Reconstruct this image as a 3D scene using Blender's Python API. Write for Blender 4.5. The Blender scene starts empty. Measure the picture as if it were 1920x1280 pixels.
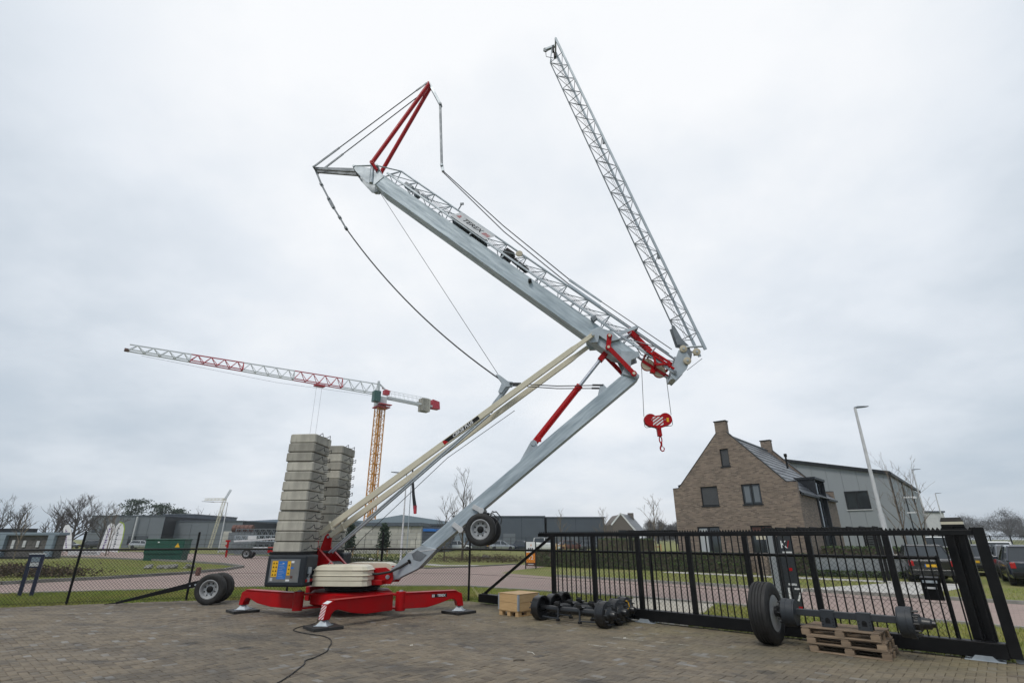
import bpy, math, random
import numpy as np
from mathutils import Vector, Matrix

random.seed(7)
rng = np.random.default_rng(7)
scene = bpy.context.scene
COL = scene.collection
R = math.radians

# ------------------------------------------------------------------ camera
cam_d = bpy.data.cameras.new('camera')
cam = bpy.data.objects.new('camera', cam_d)
COL.objects.link(cam)
cam.location = (0, 0, 1.75)
cam.rotation_euler = (R(90 + 21.03), 0, 0)
cam_d.lens = 18.0
cam_d.sensor_width = 36.0
cam_d.clip_start = 0.05
cam_d.clip_end = 3000
scene.camera = cam

# ------------------------------------------------------------------ world: overcast sky
SUN_EL, SUN_AZ = R(52), R(205)       # azimuth clockwise from +Y (behind the camera, to the left)
world = bpy.data.worlds.new('World')
scene.world = world
world.use_nodes = True
wn, wl = world.node_tree.nodes, world.node_tree.links
wn.clear()
out = wn.new('ShaderNodeOutputWorld')
bg = wn.new('ShaderNodeBackground')
bg.inputs['Strength'].default_value = 1.0
sky = wn.new('ShaderNodeTexSky')
sky.sky_type = 'NISHITA'
sky.sun_disc = False
sky.sun_elevation = SUN_EL
sky.sun_rotation = SUN_AZ
sky.air_density = 1.0
sky.dust_density = 2.0
skys = wn.new('ShaderNodeVectorMath'); skys.operation = 'SCALE'; skys.inputs['Scale'].default_value = 0.10
wl.new(sky.outputs['Color'], skys.inputs[0])
tc = wn.new('ShaderNodeTexCoord')
sep = wn.new('ShaderNodeSeparateXYZ')
wl.new(tc.outputs['Generated'], sep.inputs[0])
# cloud layer: project the direction on to a flat ceiling so that clouds shrink to the horizon
addz = wn.new('ShaderNodeMath'); addz.operation = 'ADD'; addz.inputs[1].default_value = 0.28
wl.new(sep.outputs['Z'], addz.inputs[0])
mx = wn.new('ShaderNodeMath'); mx.operation = 'MAXIMUM'; mx.inputs[1].default_value = 0.05
wl.new(addz.outputs[0], mx.inputs[0])
dv = wn.new('ShaderNodeVectorMath'); dv.operation = 'DIVIDE'
comb = wn.new('ShaderNodeCombineXYZ')
for k in range(3): wl.new(mx.outputs[0], comb.inputs[k])
wl.new(tc.outputs['Generated'], dv.inputs[0]); wl.new(comb.outputs[0], dv.inputs[1])
def wnoise(scale, detail, rough, lo, hi, tmin, tmax, off):
    mp = wn.new('ShaderNodeMapping'); mp.inputs['Location'].default_value = off
    wl.new(dv.outputs[0], mp.inputs['Vector'])
    n = wn.new('ShaderNodeTexNoise'); n.inputs['Scale'].default_value = scale
    n.inputs['Detail'].default_value = detail; n.inputs['Roughness'].default_value = rough
    wl.new(mp.outputs[0], n.inputs['Vector'])
    m = wn.new('ShaderNodeMapRange'); m.interpolation_type = 'SMOOTHSTEP'
    m.inputs[1].default_value = lo; m.inputs[2].default_value = hi
    m.inputs[3].default_value = tmin; m.inputs[4].default_value = tmax
    wl.new(n.outputs[0], m.inputs[0])
    return m
n1 = wnoise(0.9, 3, 0.5, 0.30, 0.70, -0.14, 0.12, (3.1, 0.6, 0))
n2 = wnoise(2.2, 5, 0.58, 0.30, 0.70, -0.115, 0.10, (1.7, 5.2, 0))
# the cloud is thinnest, so brightest, ahead and fairly high; it thickens smoothly away from there
dg_ = wn.new('ShaderNodeVectorMath'); dg_.operation = 'DOT_PRODUCT'; dg_.inputs[1].default_value = (0.02, 0.80, 0.60)
wl.new(tc.outputs['Generated'], dg_.inputs[0])
gl_ = wn.new('ShaderNodeMapRange')
for i_, q_ in enumerate((0.50, 0.96, 0.13, 0.95)): gl_.inputs[i_+1].default_value = q_
wl.new(dg_.outputs['Value'], gl_.inputs[0])
zz_ = wn.new('ShaderNodeMapRange')
for i_, q_ in enumerate((0.60, 1.0, 0.0, 0.34)): zz_.inputs[i_+1].default_value = q_
wl.new(sep.outputs['Z'], zz_.inputs[0])
def wadd(a, b_):
    x = wn.new('ShaderNodeMath'); x.operation = 'ADD'; wl.new(a, x.inputs[0]); wl.new(b_, x.inputs[1]); return x.outputs[0]
tot = wadd(wadd(gl_.outputs[0], n1.outputs[0]), wadd(n2.outputs[0], zz_.outputs[0]))
grad = wn.new('ShaderNodeValToRGB')
ge = grad.color_ramp.elements
ge[0].position = 0.0; ge[0].color = (0.42, 0.51, 0.605, 1)
ge[1].position = 1.0; ge[1].color = (0.955, 0.97, 0.99, 1)
for p, c in ((0.35, (0.57, 0.64, 0.715, 1)), (0.68, (0.775, 0.825, 0.885, 1))):
    e = grad.color_ramp.elements.new(p); e.color = c
wl.new(tot, grad.inputs['Fac'])
mixw = wn.new('ShaderNodeMix'); mixw.data_type = 'RGBA'; mixw.inputs[0].default_value = 0.95
wl.new(skys.outputs[0], mixw.inputs[6]); wl.new(grad.outputs['Color'], mixw.inputs[7])
wl.new(mixw.outputs[2], bg.inputs['Color'])
wl.new(bg.outputs[0], out.inputs[0])

# ------------------------------------------------------------------ sun behind the cloud
sd = bpy.data.lights.new('sun', 'SUN')
sd.energy = 1.5
sd.angle = R(18)
sd.color = (1.0, 0.95, 0.87)
sun = bpy.data.objects.new('sun', sd)
COL.objects.link(sun)
sdir = Vector((math.sin(SUN_AZ) * math.cos(SUN_EL), math.cos(SUN_AZ) * math.cos(SUN_EL), math.sin(SUN_EL)))
sun.rotation_euler = (-sdir).to_track_quat('-Z', 'Y').to_euler()

scene.view_settings.view_transform = 'Standard'
scene.view_settings.look = 'None'
scene.view_settings.exposure = 0.08
scene.view_settings.gamma = 1.0
scene.view_settings.use_curve_mapping = False

# ------------------------------------------------------------------ helpers
class MB:
    """collects shapes; build() links them as ONE mesh object"""
    def __init__(s): s.v = []; s.f = []
    def add(s, vs, fs):
        o = len(s.v)
        s.v += [tuple(v) for v in vs]
        s.f += [tuple(i + o for i in f) for f in fs]
        return s
    def bb(s, x0, x1, y0, y1, z0, z1):
        return s.add([(x0,y0,z0),(x1,y0,z0),(x1,y1,z0),(x0,y1,z0),(x0,y0,z1),(x1,y0,z1),(x1,y1,z1),(x0,y1,z1)],
                     [(0,3,2,1),(4,5,6,7),(0,1,5,4),(1,2,6,5),(2,3,7,6),(3,0,4,7)])
    def box(s, c, size, M=None):
        c = Vector(c); hx, hy, hz = [q / 2 for q in size]
        vs = []
        for z in (-hz, hz):
            for x, y in ((-hx,-hy),(hx,-hy),(hx,hy),(-hx,hy)):
                p = Vector((x, y, z))
                if M: p = M @ p
                vs.append(c + p)
        return s.add(vs, [(0,3,2,1),(4,5,6,7),(0,1,5,4),(1,2,6,5),(2,3,7,6),(3,0,4,7)])
    def frame(s, p0, p1, up=(0,0,1)):
        p0, p1 = Vector(p0), Vector(p1)
        d = (p1 - p0).normalized(); up = Vector(up)
        w = d.cross(up)
        if w.length < 1e-4: w = d.cross(Vector((0,1,0)))
        w.normalize(); u = w.cross(d).normalized()
        return p0, p1, d, w, u
    def beam(s, p0, p1, w, h, up=(0,0,1), w2=None, h2=None):
        p0, p1, d, wv, u = s.frame(p0, p1, up)
        w2 = w if w2 is None else w2; h2 = h if h2 is None else h2
        vs = []
        for p, a, b in ((p0, w/2, h/2), (p1, w2/2, h2/2)):
            vs += [p - wv*a - u*b, p + wv*a - u*b, p + wv*a + u*b, p - wv*a + u*b]
        return s.add(vs, [(0,1,2,3),(7,6,5,4),(0,4,5,1),(1,5,6,2),(2,6,7,3),(3,7,4,0)])
    def tube(s, p0, p1, r, n=8, r2=None):
        p0, p1, d, wv, u = s.frame(p0, p1)
        r2 = r if r2 is None else r2
        vs = []
        for p, q in ((p0, r), (p1, r2)):
            for k in range(n):
                a = 2*math.pi*k/n
                vs.append(p + (wv*math.cos(a) + u*math.sin(a))*q)
        fs = [(k, n+k, n+(k+1)%n, (k+1)%n) for k in range(n)]
        fs += [tuple(range(n)), tuple(range(2*n-1, n-1, -1))]
        return s.add(vs, fs)
    def path(s, pts, r, n=6, r2=None):
        pts = [Vector(p) for p in pts]
        o = len(s.v); m = len(pts)
        prev = None
        for i, p in enumerate(pts):
            d = (pts[min(i+1, m-1)] - pts[max(i-1, 0)]).normalized()
            ref = Vector((0,0,1)) if abs(d.z) < 0.9 else Vector((0,1,0))
            w = d.cross(ref).normalized()
            if prev is not None and w.dot(prev) < 0: w = -w
            prev = w
            u = w.cross(d)
            q = r if r2 is None else r + (r2 - r)*i/(m-1)
            for k in range(n):
                a = 2*math.pi*k/n
                s.v.append(tuple(p + (w*math.cos(a) + u*math.sin(a))*q))
        for i in range(m-1):
            for k in range(n):
                s.f.append((o+i*n+k, o+i*n+(k+1)%n, o+(i+1)*n+(k+1)%n, o+(i+1)*n+k))
        s.f.append(tuple(o+k for k in range(n-1, -1, -1)))
        s.f.append(tuple(o+(m-1)*n+k for k in range(n)))
        return s
    def prism(s, poly, ext):
        n = len(poly); e = Vector(ext)
        a = [Vector(p) for p in poly]
        return s.add(a + [p + e for p in a],
                     [tuple(range(n-1, -1, -1)), tuple(range(n, 2*n))] + [(k, (k+1) % n, n+(k+1) % n, n+k) for k in range(n)])
    def plate(s, pts, l0, l1):
        """polygon in the (x, z) plane, between two y values"""
        return s.prism([(x, l0, z) for x, z in pts], (0, l1 - l0, 0))
    def lathe(s, prof, c=(0,0,0), axis=(0,1,0), n=32, closed=False):
        c = Vector(c); ax = Vector(axis).normalized()
        ref = Vector((0,0,1)) if abs(ax.z) < 0.9 else Vector((1,0,0))
        w = ax.cross(ref).normalized(); u = w.cross(ax)
        m = len(prof); o = len(s.v)
        for r, h in prof:
            for k in range(n):
                a = 2*math.pi*k/n
                s.v.append(tuple(c + ax*h + (w*math.cos(a) + u*math.sin(a))*r))
        for i in range(m-1 if not closed else m):
            j = (i+1) % m
            for k in range(n):
                s.f.append((o+i*n+k, o+i*n+(k+1)%n, o+j*n+(k+1)%n, o+j*n+k))
        if not closed:
            if prof[0][0] > 1e-4: s.f.append(tuple(o+k for k in range(n-1, -1, -1)))
            if prof[-1][0] > 1e-4: s.f.append(tuple(o+(m-1)*n+k for k in range(n)))
        return s
    def build(s, name, mat, parent=None, smooth=False, bevel=0, seg=2, loc=None, rz=None):
        me = bpy.data.meshes.new(name)
        me.from_pydata(s.v, [], s.f)
        me.materials.append(M[mat] if isinstance(mat, str) else mat)
        if smooth:
            me.polygons.foreach_set('use_smooth', [True]*len(me.polygons))
            me.set_sharp_from_angle(angle=R(38))
        me.update()
        return link(name, me, parent, bevel, seg, loc, rz)

def link(name, me, parent=None, bevel=0, seg=2, loc=None, rz=None):
    o = bpy.data.objects.new(name, me)
    COL.objects.link(o)
    if parent is not None: o.parent = parent
    if loc is not None: o.location = loc
    if rz is not None: o.rotation_euler = (0, 0, rz)
    if bevel:
        b = o.modifiers.new('bevel', 'BEVEL'); b.width = bevel; b.segments = seg; b.limit_method = 'ANGLE'; b.angle_limit = R(40)
    return o

def tag(o, label, cat, group=None):
    o['label'] = label; o['category'] = cat
    if group: o['group'] = group
    return o
def thing(name, label, cat, loc=(0,0,0), rz=0, group=None):
    o = bpy.data.objects.new(name, None)
    o.empty_display_size = 0.2
    COL.objects.link(o)
    o.location = loc; o.rotation_euler = (0, 0, rz)
    return tag(o, label, cat, group)
def struct(o): o['kind'] = 'structure'; return o
def stuff(o): o['kind'] = 'stuff'; return o
def clip_rect(poly, w, h):
    def cut(P, f, inter):
        r = []
        for i in range(len(P)):
            a, b_ = P[i-1], P[i]
            if f(a) != f(b_): r.append(inter(a, b_))
            if f(b_): r.append(b_)
        return r
    def ix(v): return lambda a, b_: (v, a[1] + (b_[1]-a[1])*(v-a[0])/(b_[0]-a[0]))
    def iy(v): return lambda a, b_: (a[0] + (b_[0]-a[0])*(v-a[1])/(b_[1]-a[1]), v)
    for f, it in ((lambda p: p[0] >= 0, ix(0)), (lambda p: p[0] <= w, ix(w)), (lambda p: p[1] >= 0, iy(0)), (lambda p: p[1] <= h, iy(h))):
        if not poly: break
        poly = cut(poly, f, it)
    return poly
def copy_tree(o, parent=None):
    c = o.copy(); COL.objects.link(c); c.parent = parent
    for ch in o.children: copy_tree(ch, c)
    return c

def text_mesh(txt, size, align='CENTER', extrude=0.0, shear=0.0, spacing=1.0, bold=0.0):
    cu = bpy.data.curves.new('txt', 'FONT')
    cu.body = txt; cu.size = size; cu.align_x = align; cu.align_y = 'CENTER'
    cu.extrude = extrude; cu.shear = shear; cu.space_character = spacing; cu.offset = bold
    ob = bpy.data.objects.new('txt', cu)
    COL.objects.link(ob)
    dg = bpy.context.evaluated_depsgraph_get()
    me = bpy.data.meshes.new_from_object(ob.evaluated_get(dg))
    bpy.data.objects.remove(ob); bpy.data.curves.remove(cu)
    return me
def lettering(name, txt, size, mat, parent, origin, xdir, ydir, **kw):
    """flat letters: xdir = reading direction, ydir = up on the letters"""
    me = text_mesh(txt, size, **kw)
    x, y = Vector(xdir).normalized(), Vector(ydir).normalized()
    z = x.cross(y)
    m = Matrix((x, y, z)).transposed().to_4x4(); m.translation = Vector(origin)
    me.transform(m)
    me.materials.clear(); me.materials.append(M[mat])
    return link(name, me, parent)

# ------------------------------------------------------------------ materials
M = {}
def mat(name, c1, c2=None, rough=0.6, metal=0.0, scale=6.0, detail=4, stretch=(1,1,1), bump=0.0, bscale=None,
        spec=0.5, rvar=0.08, rand=0.0, island=False, dirt=None, dscale=1.2, coat=0.0, lo=0.35, hi=0.68, rot=(0,0,0), dstretch=None):
    m = bpy.data.materials.new(name); m.use_nodes = True
    N, L = m.node_tree.nodes, m.node_tree.links
    b = N['Principled BSDF']
    b.inputs['Roughness'].default_value = rough; b.inputs['Metallic'].default_value = metal
    b.inputs['Specular IOR Level'].default_value = spec
    if coat: b.inputs['Coat Weight'].default_value = coat; b.inputs['Coat Roughness'].default_value = 0.12
    tcn = N.new('ShaderNodeTexCoord')
    mp = N.new('ShaderNodeMapping'); mp.vector_type = 'TEXTURE'; mp.inputs['Rotation'].default_value = rot; mp.inputs['Scale'].default_value = [1/q for q in stretch]
    L.new(tcn.outputs['Object'], mp.inputs['Vector'])
    nz = N.new('ShaderNodeTexNoise'); nz.inputs['Scale'].default_value = scale; nz.inputs['Detail'].default_value = detail
    nz.inputs['Roughness'].default_value = 0.6
    L.new(mp.outputs[0], nz.inputs['Vector'])
    mr = N.new('ShaderNodeMapRange'); mr.inputs[1].default_value = lo; mr.inputs[2].default_value = hi
    L.new(nz.outputs[0], mr.inputs[0])
    mixc = N.new('ShaderNodeMix'); mixc.data_type = 'RGBA'
    c2 = c2 or tuple(q*0.86 for q in c1)
    mixc.inputs[6].default_value = (*c1, 1); mixc.inputs[7].default_value = (*c2, 1)
    L.new(mr.outputs[0], mixc.inputs[0])
    col = mixc.outputs[2]
    if dirt:
        dn = N.new('ShaderNodeTexNoise'); dn.inputs['Scale'].default_value = dscale; dn.inputs['Detail'].default_value = 6
        dn.inputs['Roughness'].default_value = 0.65
        if dstretch:
            mp2 = N.new('ShaderNodeMapping'); mp2.vector_type = 'TEXTURE'; mp2.inputs['Rotation'].default_value = rot; mp2.inputs['Scale'].default_value = [1/q for q in dstretch]
            L.new(tcn.outputs['Object'], mp2.inputs['Vector']); L.new(mp2.outputs[0], dn.inputs['Vector'])
        else: L.new(tcn.outputs['Object'], dn.inputs['Vector'])
        dm = N.new('ShaderNodeMapRange'); dm.inputs[1].default_value = 0.52; dm.inputs[2].default_value = 0.74
        dm.inputs[4].default_value = dirt[3] if len(dirt) > 3 else 0.7
        L.new(dn.outputs[0], dm.inputs[0])
        mx2 = N.new('ShaderNodeMix'); mx2.data_type = 'RGBA'; mx2.inputs[7].default_value = (*dirt[:3], 1)
        L.new(dm.outputs[0], mx2.inputs[0]); L.new(col, mx2.inputs[6]); col = mx2.outputs[2]
    if rand or island:
        hs = N.new('ShaderNodeHueSaturation')
        v = N.new('ShaderNodeMapRange'); v.inputs[3].default_value = 1 - rand; v.inputs[4].default_value = 1 + rand
        oi = N.new('ShaderNodeObjectInfo')
        if island:
            ge_ = N.new('ShaderNodeNewGeometry')
            ad = N.new('ShaderNodeMath'); ad.operation = 'ADD'
            L.new(ge_.outputs['Random Per Island'], ad.inputs[0]); L.new(oi.outputs['Random'], ad.inputs[1])
            fr = N.new('ShaderNodeMath'); fr.operation = 'FRACT'; L.new(ad.outputs[0], fr.inputs[0])
            L.new(fr.outputs[0], v.inputs[0])
        else:
            L.new(oi.outputs['Random'], v.inputs[0])
        L.new(v.outputs[0], hs.inputs['Value']); L.new(col, hs.inputs['Color']); col = hs.outputs[0]
    L.new(col, b.inputs['Base Color'])
    if rvar:
        rr = N.new('ShaderNodeMapRange'); rr.inputs[1].default_value = 0.3; rr.inputs[2].default_value = 0.7
        rr.inputs[3].default_value = max(0.02, rough - rvar); rr.inputs[4].default_value = min(1, rough + rvar)
        L.new(nz.outputs[0], rr.inputs[0]); L.new(rr.outputs[0], b.inputs['Roughness'])
    if bump:
        bn = N.new('ShaderNodeTexNoise'); bn.inputs['Scale'].default_value = bscale or scale*4; bn.inputs['Detail'].default_value = 4
        L.new(mp.outputs[0], bn.inputs['Vector'])
        bp = N.new('ShaderNodeBump'); bp.inputs['Strength'].default_value = 0.6; bp.inputs['Distance'].default_value = bump
        L.new(bn.outputs[0], bp.inputs['Height']); L.new(bp.outputs[0], b.inputs['Normal'])
    M[name] = m
    return m

mat('galv', (0.43,0.475,0.515), (0.31,0.35,0.385), 0.48, 0.35, 3.0, 6, (1,1,1), dirt=(0.24,0.27,0.30,0.55), dscale=1.6, bump=0.0006, bscale=60)
mat('galv_streak', (0.47,0.53,0.575), (0.34,0.395,0.44), 0.5, 0.2, 1.3, 8, (1,1,1), dirt=(0.20,0.24,0.275,0.5), dscale=2.2)
for nm_, ang_ in (('galv_lower', -39.2), ('galv_upper', 39.9)):
    mat(nm_, (0.48,0.55,0.605), (0.27,0.33,0.38), 0.5, 0.15, 3.2, 9, (0.35,3.5,3.5), dirt=(0.17,0.21,0.245,0.6), dscale=2.6, dstretch=(0.3,2.6,2.6), rot=(0, R(ang_), 0), lo=0.36, hi=0.66)
mat('galv_dark', (0.20,0.22,0.24), (0.13,0.145,0.16), 0.5, 0.4, 5)
mat('red', (0.40,0.002,0.005), (0.33,0.002,0.004), 0.36, 0.0, 2.0, 4, spec=0.22, dirt=(0.17,0.02,0.018,0.45), dscale=3.5)
mat('cream', (0.63,0.585,0.46), (0.55,0.51,0.40), 0.42, 0.0, 2.0, 5, coat=0.1, dirt=(0.42,0.38,0.29,0.4), dscale=1.5)
mat('cream_pulley', (0.47,0.42,0.32), (0.36,0.32,0.24), 0.6, 0, 8)
mat('concrete', (0.425,0.405,0.35), (0.295,0.28,0.245), 0.9, 0, 3.5, 8, (1,1,0.5), bump=0.003, bscale=45, rand=0.26, dirt=(0.14,0.132,0.118,0.75), dscale=3.0, dstretch=(2.2,2.2,0.35))
mat('cabinet', (0.016,0.02,0.026), (0.024,0.029,0.035), 0.5, 0, 5, spec=0.3)
mat('panel_grey', (0.20,0.20,0.20), (0.16,0.16,0.16), 0.45, 0.2, 5)
mat('yellow', (0.75,0.42,0.01), (0.68,0.38,0.01), 0.5, 0, 10)
mat('blue', (0.02,0.16,0.52), (0.018,0.14,0.46), 0.5, 0, 10)
mat('white', (0.74,0.75,0.76), (0.66,0.67,0.69), 0.5, 0, 4)
mat('white_dull', (0.58,0.59,0.60), (0.47,0.48,0.50), 0.6, 0, 3, dirt=(0.3,0.3,0.3,0.4))
mat('black', (0.006,0.006,0.0065), (0.01,0.01,0.0105), 0.55, 0, 8, spec=0.25)
mat('black_paint', (0.0035,0.0037,0.0045), (0.006,0.006,0.007), 0.45, 0, 3, dirt=(0.014,0.0135,0.013,0.5), dscale=3, spec=0.22)
mat('rubber', (0.012,0.012,0.0125), (0.02,0.0195,0.019), 0.62, 0, 12, dirt=(0.045,0.041,0.038,0.5), dscale=5, spec=0.4)
mat('rim', (0.40,0.41,0.42), (0.30,0.31,0.32), 0.5, 0.3, 8, dirt=(0.18,0.17,0.165,0.5), dscale=5)
mat('steel_rope', (0.035,0.037,0.04), (0.06,0.062,0.066), 0.55, 0.3, 40)
mat('chrome', (0.42,0.45,0.52), (0.38,0.41,0.47), 0.34, 0.6, 5)
mat('axle_black', (0.007,0.0075,0.009), (0.011,0.0115,0.013), 0.34, 0, 6, dirt=(0.035,0.032,0.03,0.4), dscale=5, spec=0.6)
mat('axle_grey', (0.024,0.029,0.036), (0.019,0.023,0.028), 0.5, 0, 5, dirt=(0.09,0.09,0.09,0.3))
mat('mat_plastic', (0.014,0.013,0.014), (0.025,0.024,0.023), 0.6, 0, 9, dirt=(0.07,0.06,0.05,0.5), dscale=5)
mat('pine', (0.55,0.37,0.19), (0.44,0.28,0.13), 0.65, 0, 3, 6, (1,1,7), bump=0.001, rand=0.1)
mat('pallet_wood', (0.27,0.195,0.13), (0.16,0.118,0.083), 0.8, 0, 4, 6, (1,1,5), bump=0.002, rand=0.25, dirt=(0.10,0.075,0.055,0.6), dscale=3)
mat('orange', (0.70,0.23,0.02), None, 0.5)
mat('dark_brown', (0.09,0.035,0.025), None, 0.5)
mat('glass', (0.02,0.025,0.03), (0.035,0.045,0.05), 0.06, 0, 0.6, 2, spec=0.8, rvar=0)
mat('curtain', (0.5,0.52,0.53), (0.38,0.4,0.41), 0.8, 0, 3, 2, (9,9,0.5))
mat('shutter', (0.055,0.058,0.063), (0.065,0.068,0.073), 0.5)
mat('anthracite', (0.012,0.014,0.017), (0.018,0.02,0.023), 0.5, spec=0.3)
mat('roof_tile', (0.06,0.068,0.082), (0.04,0.046,0.056), 0.35, 0, 5, rand=0.12)
mat('zinc', (0.018,0.021,0.026), (0.026,0.03,0.035), 0.5, 0.1, 2, spec=0.3)
mat('tower_yellow', (0.60,0.27,0.035), (0.50,0.22,0.028), 0.5, 0, 3)
mat('tower_white', (0.60,0.62,0.63), (0.5,0.52,0.54), 0.5, 0, 3)
mat('tower_red', (0.48,0.03,0.05), (0.4,0.03,0.045), 0.5, 0, 3)
mat('cab_green', (0.03,0.10,0.085), None, 0.3)
mat('util_green', (0.008,0.075,0.05), (0.007,0.06,0.042), 0.4, 0, 2)
mat('clad_grey', (0.27,0.29,0.31), (0.245,0.265,0.285), 0.5, 0.1, 0.5, 3, (1,1,0.3))
mat('clad_mid', (0.155,0.175,0.20), (0.14,0.16,0.18), 0.5, 0.1, 0.4, 3)
mat('clad_dark', (0.075,0.092,0.115), (0.068,0.084,0.105), 0.5, 0.1, 0.4, 3)
mat('clad_blue', (0.22,0.27,0.325), (0.20,0.25,0.30), 0.5, 0.1, 0.3, 3)
mat('block_wall', (0.47,0.455,0.42), (0.36,0.35,0.325), 0.9, 0, 1.5, 6, rand=0.16, bump=0.004)
mat('timber_clad', (0.15,0.13,0.115), (0.11,0.095,0.085), 0.8, 0, 3, 4, (6,6,0.6))
mat('bark', (0.105,0.085,0.065), (0.07,0.058,0.046), 0.9, 0, 5)
mat('bark_far', (0.075,0.068,0.062), (0.055,0.05,0.046), 0.9, 0, 3)
mat('twig_far', (0.085,0.08,0.078), (0.06,0.057,0.056), 0.9, 0, 0.5, rand=0.25, island=True)
mat('bark_pale', (0.20,0.165,0.13), (0.14,0.115,0.09), 0.9, 0, 5)
mat('leaf_hedge', (0.075,0.115,0.032), (0.038,0.065,0.018), 0.6, 0, 3, rand=0.35, island=True)
mat('leaf_conifer', (0.030,0.055,0.030), (0.018,0.036,0.02), 0.7, 0, 3, rand=0.3, island=True)
mat('leaf_shrub', (0.06,0.085,0.03), (0.05,0.045,0.022), 0.7, 0, 2, rand=0.35, island=True)
mat('leaf_brown', (0.085,0.055,0.03), (0.055,0.04,0.025), 0.8, 0, 2, rand=0.3, island=True)
mat('grass_blade', (0.20,0.265,0.036), (0.29,0.265,0.075), 0.7, 0, 0.5, 3, rand=0.35, island=True)
mat('kerb', (0.28,0.27,0.25), (0.20,0.195,0.18), 0.9, 0, 3, 6, rand=0.12, dirt=(0.12,0.11,0.09,0.6))
mat('sandpath', (0.42,0.39,0.33), (0.33,0.30,0.25), 0.95, 0, 2, 6, bump=0.004)
mat('pavement', (0.48,0.465,0.44), (0.40,0.385,0.36), 0.9, 0, 1, 6)
mat('car_black', (0.010,0.011,0.013), None, 0.22, 0, 2, coat=0.8, rvar=0.02)
mat('car_grey', (0.12,0.13,0.145), None, 0.28, 0.4, 2, coat=0.6, rvar=0.02)
mat('car_silver', (0.42,0.44,0.47), None, 0.28, 0.5, 2, coat=0.6, rvar=0.02)
mat('car_white', (0.70,0.71,0.72), None, 0.28, 0, 2, coat=0.6, rvar=0.02)
mat('car_blue', (0.018,0.026,0.045), None, 0.25, 0, 2, coat=0.8, rvar=0.02)
mat('tail_red', (0.40,0.012,0.012), None, 0.15, 0, 2, rvar=0)
mat('plate_yellow', (0.72,0.42,0.02), None, 0.4)
mat('purple', (0.13,0.06,0.24), None, 0.5)
mat('lime', (0.32,0.45,0.04), None, 0.5)
mat('navy', (0.010,0.016,0.045), (0.014,0.02,0.055), 0.4)
mat('slide_green', (0.12,0.42,0.03), None, 0.4)
mat('teal', (0.01,0.10,0.09), None, 0.4)
mat('gabion', (0.14,0.13,0.125), (0.07,0.067,0.064), 0.9, 0, 5, 8, bump=0.02)
mat('rust', (0.14,0.06,0.045), (0.10,0.05,0.04), 0.7, 0, 4)
mat('sand', (0.085,0.07,0.052), (0.055,0.047,0.036), 0.95, 0, 4, 6)
mat('litter', (0.6,0.58,0.52), (0.45,0.42,0.36), 0.9, 0, 20)
mat('dirtmound', (0.16,0.125,0.085), (0.11,0.085,0.06), 0.95, 0, 6, 6, bump=0.01)

def nodes(name, rough=0.9):
    m = bpy.data.materials.new(name); m.use_nodes = True
    M[name] = m
    N, L = m.node_tree.nodes, m.node_tree.links
    b = N['Principled BSDF']; b.inputs['Roughness'].default_value = rough
    return m, N, L, b
def noise(N, L, vec, scale, detail=4, rough=0.6):
    n = N.new('ShaderNodeTexNoise'); n.inputs['Scale'].default_value = scale; n.inputs['Detail'].default_value = detail
    n.inputs['Roughness'].default_value = rough
    L.new(vec, n.inputs['Vector']); return n.outputs[0]
def ramp(N, L, fac, stops):
    r = N.new('ShaderNodeValToRGB'); L.new(fac, r.inputs[0])
    e = r.color_ramp.elements
    e[0].position, e[0].color = stops[0][0], (*stops[0][1], 1)
    e[1].position, e[1].color = stops[-1][0], (*stops[-1][1], 1)
    for p, c in stops[1:-1]: x = e.new(p); x.color = (*c, 1)
    return r.outputs[0]
def mixn(N, L, fac, a, b_, mode='MIX'):
    x = N.new('ShaderNodeMix'); x.data_type = 'RGBA'; x.blend_type = mode
    if isinstance(fac, float): x.inputs[0].default_value = fac
    else: L.new(fac, x.inputs[0])
    for i, q in ((6, a), (7, b_)):
        if isinstance(q, tuple): x.inputs[i].default_value = (*q, 1)
        else: L.new(q, x.inputs[i])
    return x.outputs[2]
def rng_(N, L, v, a, b_, c=0.0, d=1.0):
    m = N.new('ShaderNodeMapRange'); L.new(v, m.inputs[0])
    for i, q in enumerate((a, b_, c, d)): m.inputs[i+1].default_value = q
    return m.outputs[0]
def worldpos(N): return N.new('ShaderNodeNewGeometry').outputs['Position']

# grass sheet to the horizon: patchy winter lawn
m, N, L, b = nodes('grass_sheet', 0.95)
P = worldpos(N)
c = ramp(N, L, noise(N, L, P, 0.35, 5), [(0.3, (0.14,0.18,0.03)), (0.5, (0.195,0.20,0.048)), (0.72, (0.265,0.225,0.09))])
c = mixn(N, L, rng_(N, L, noise(N, L, P, 9, 5), 0.42, 0.75, 0, 0.8), c, (0.085,0.09,0.028))
L.new(c, b.inputs['Base Color'])
bp = N.new('ShaderNodeBump'); bp.inputs['Distance'].default_value = 0.03; L.new(noise(N, L, P, 30, 4), bp.inputs['Height']); L.new(bp.outputs[0], b.inputs['Normal'])

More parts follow.
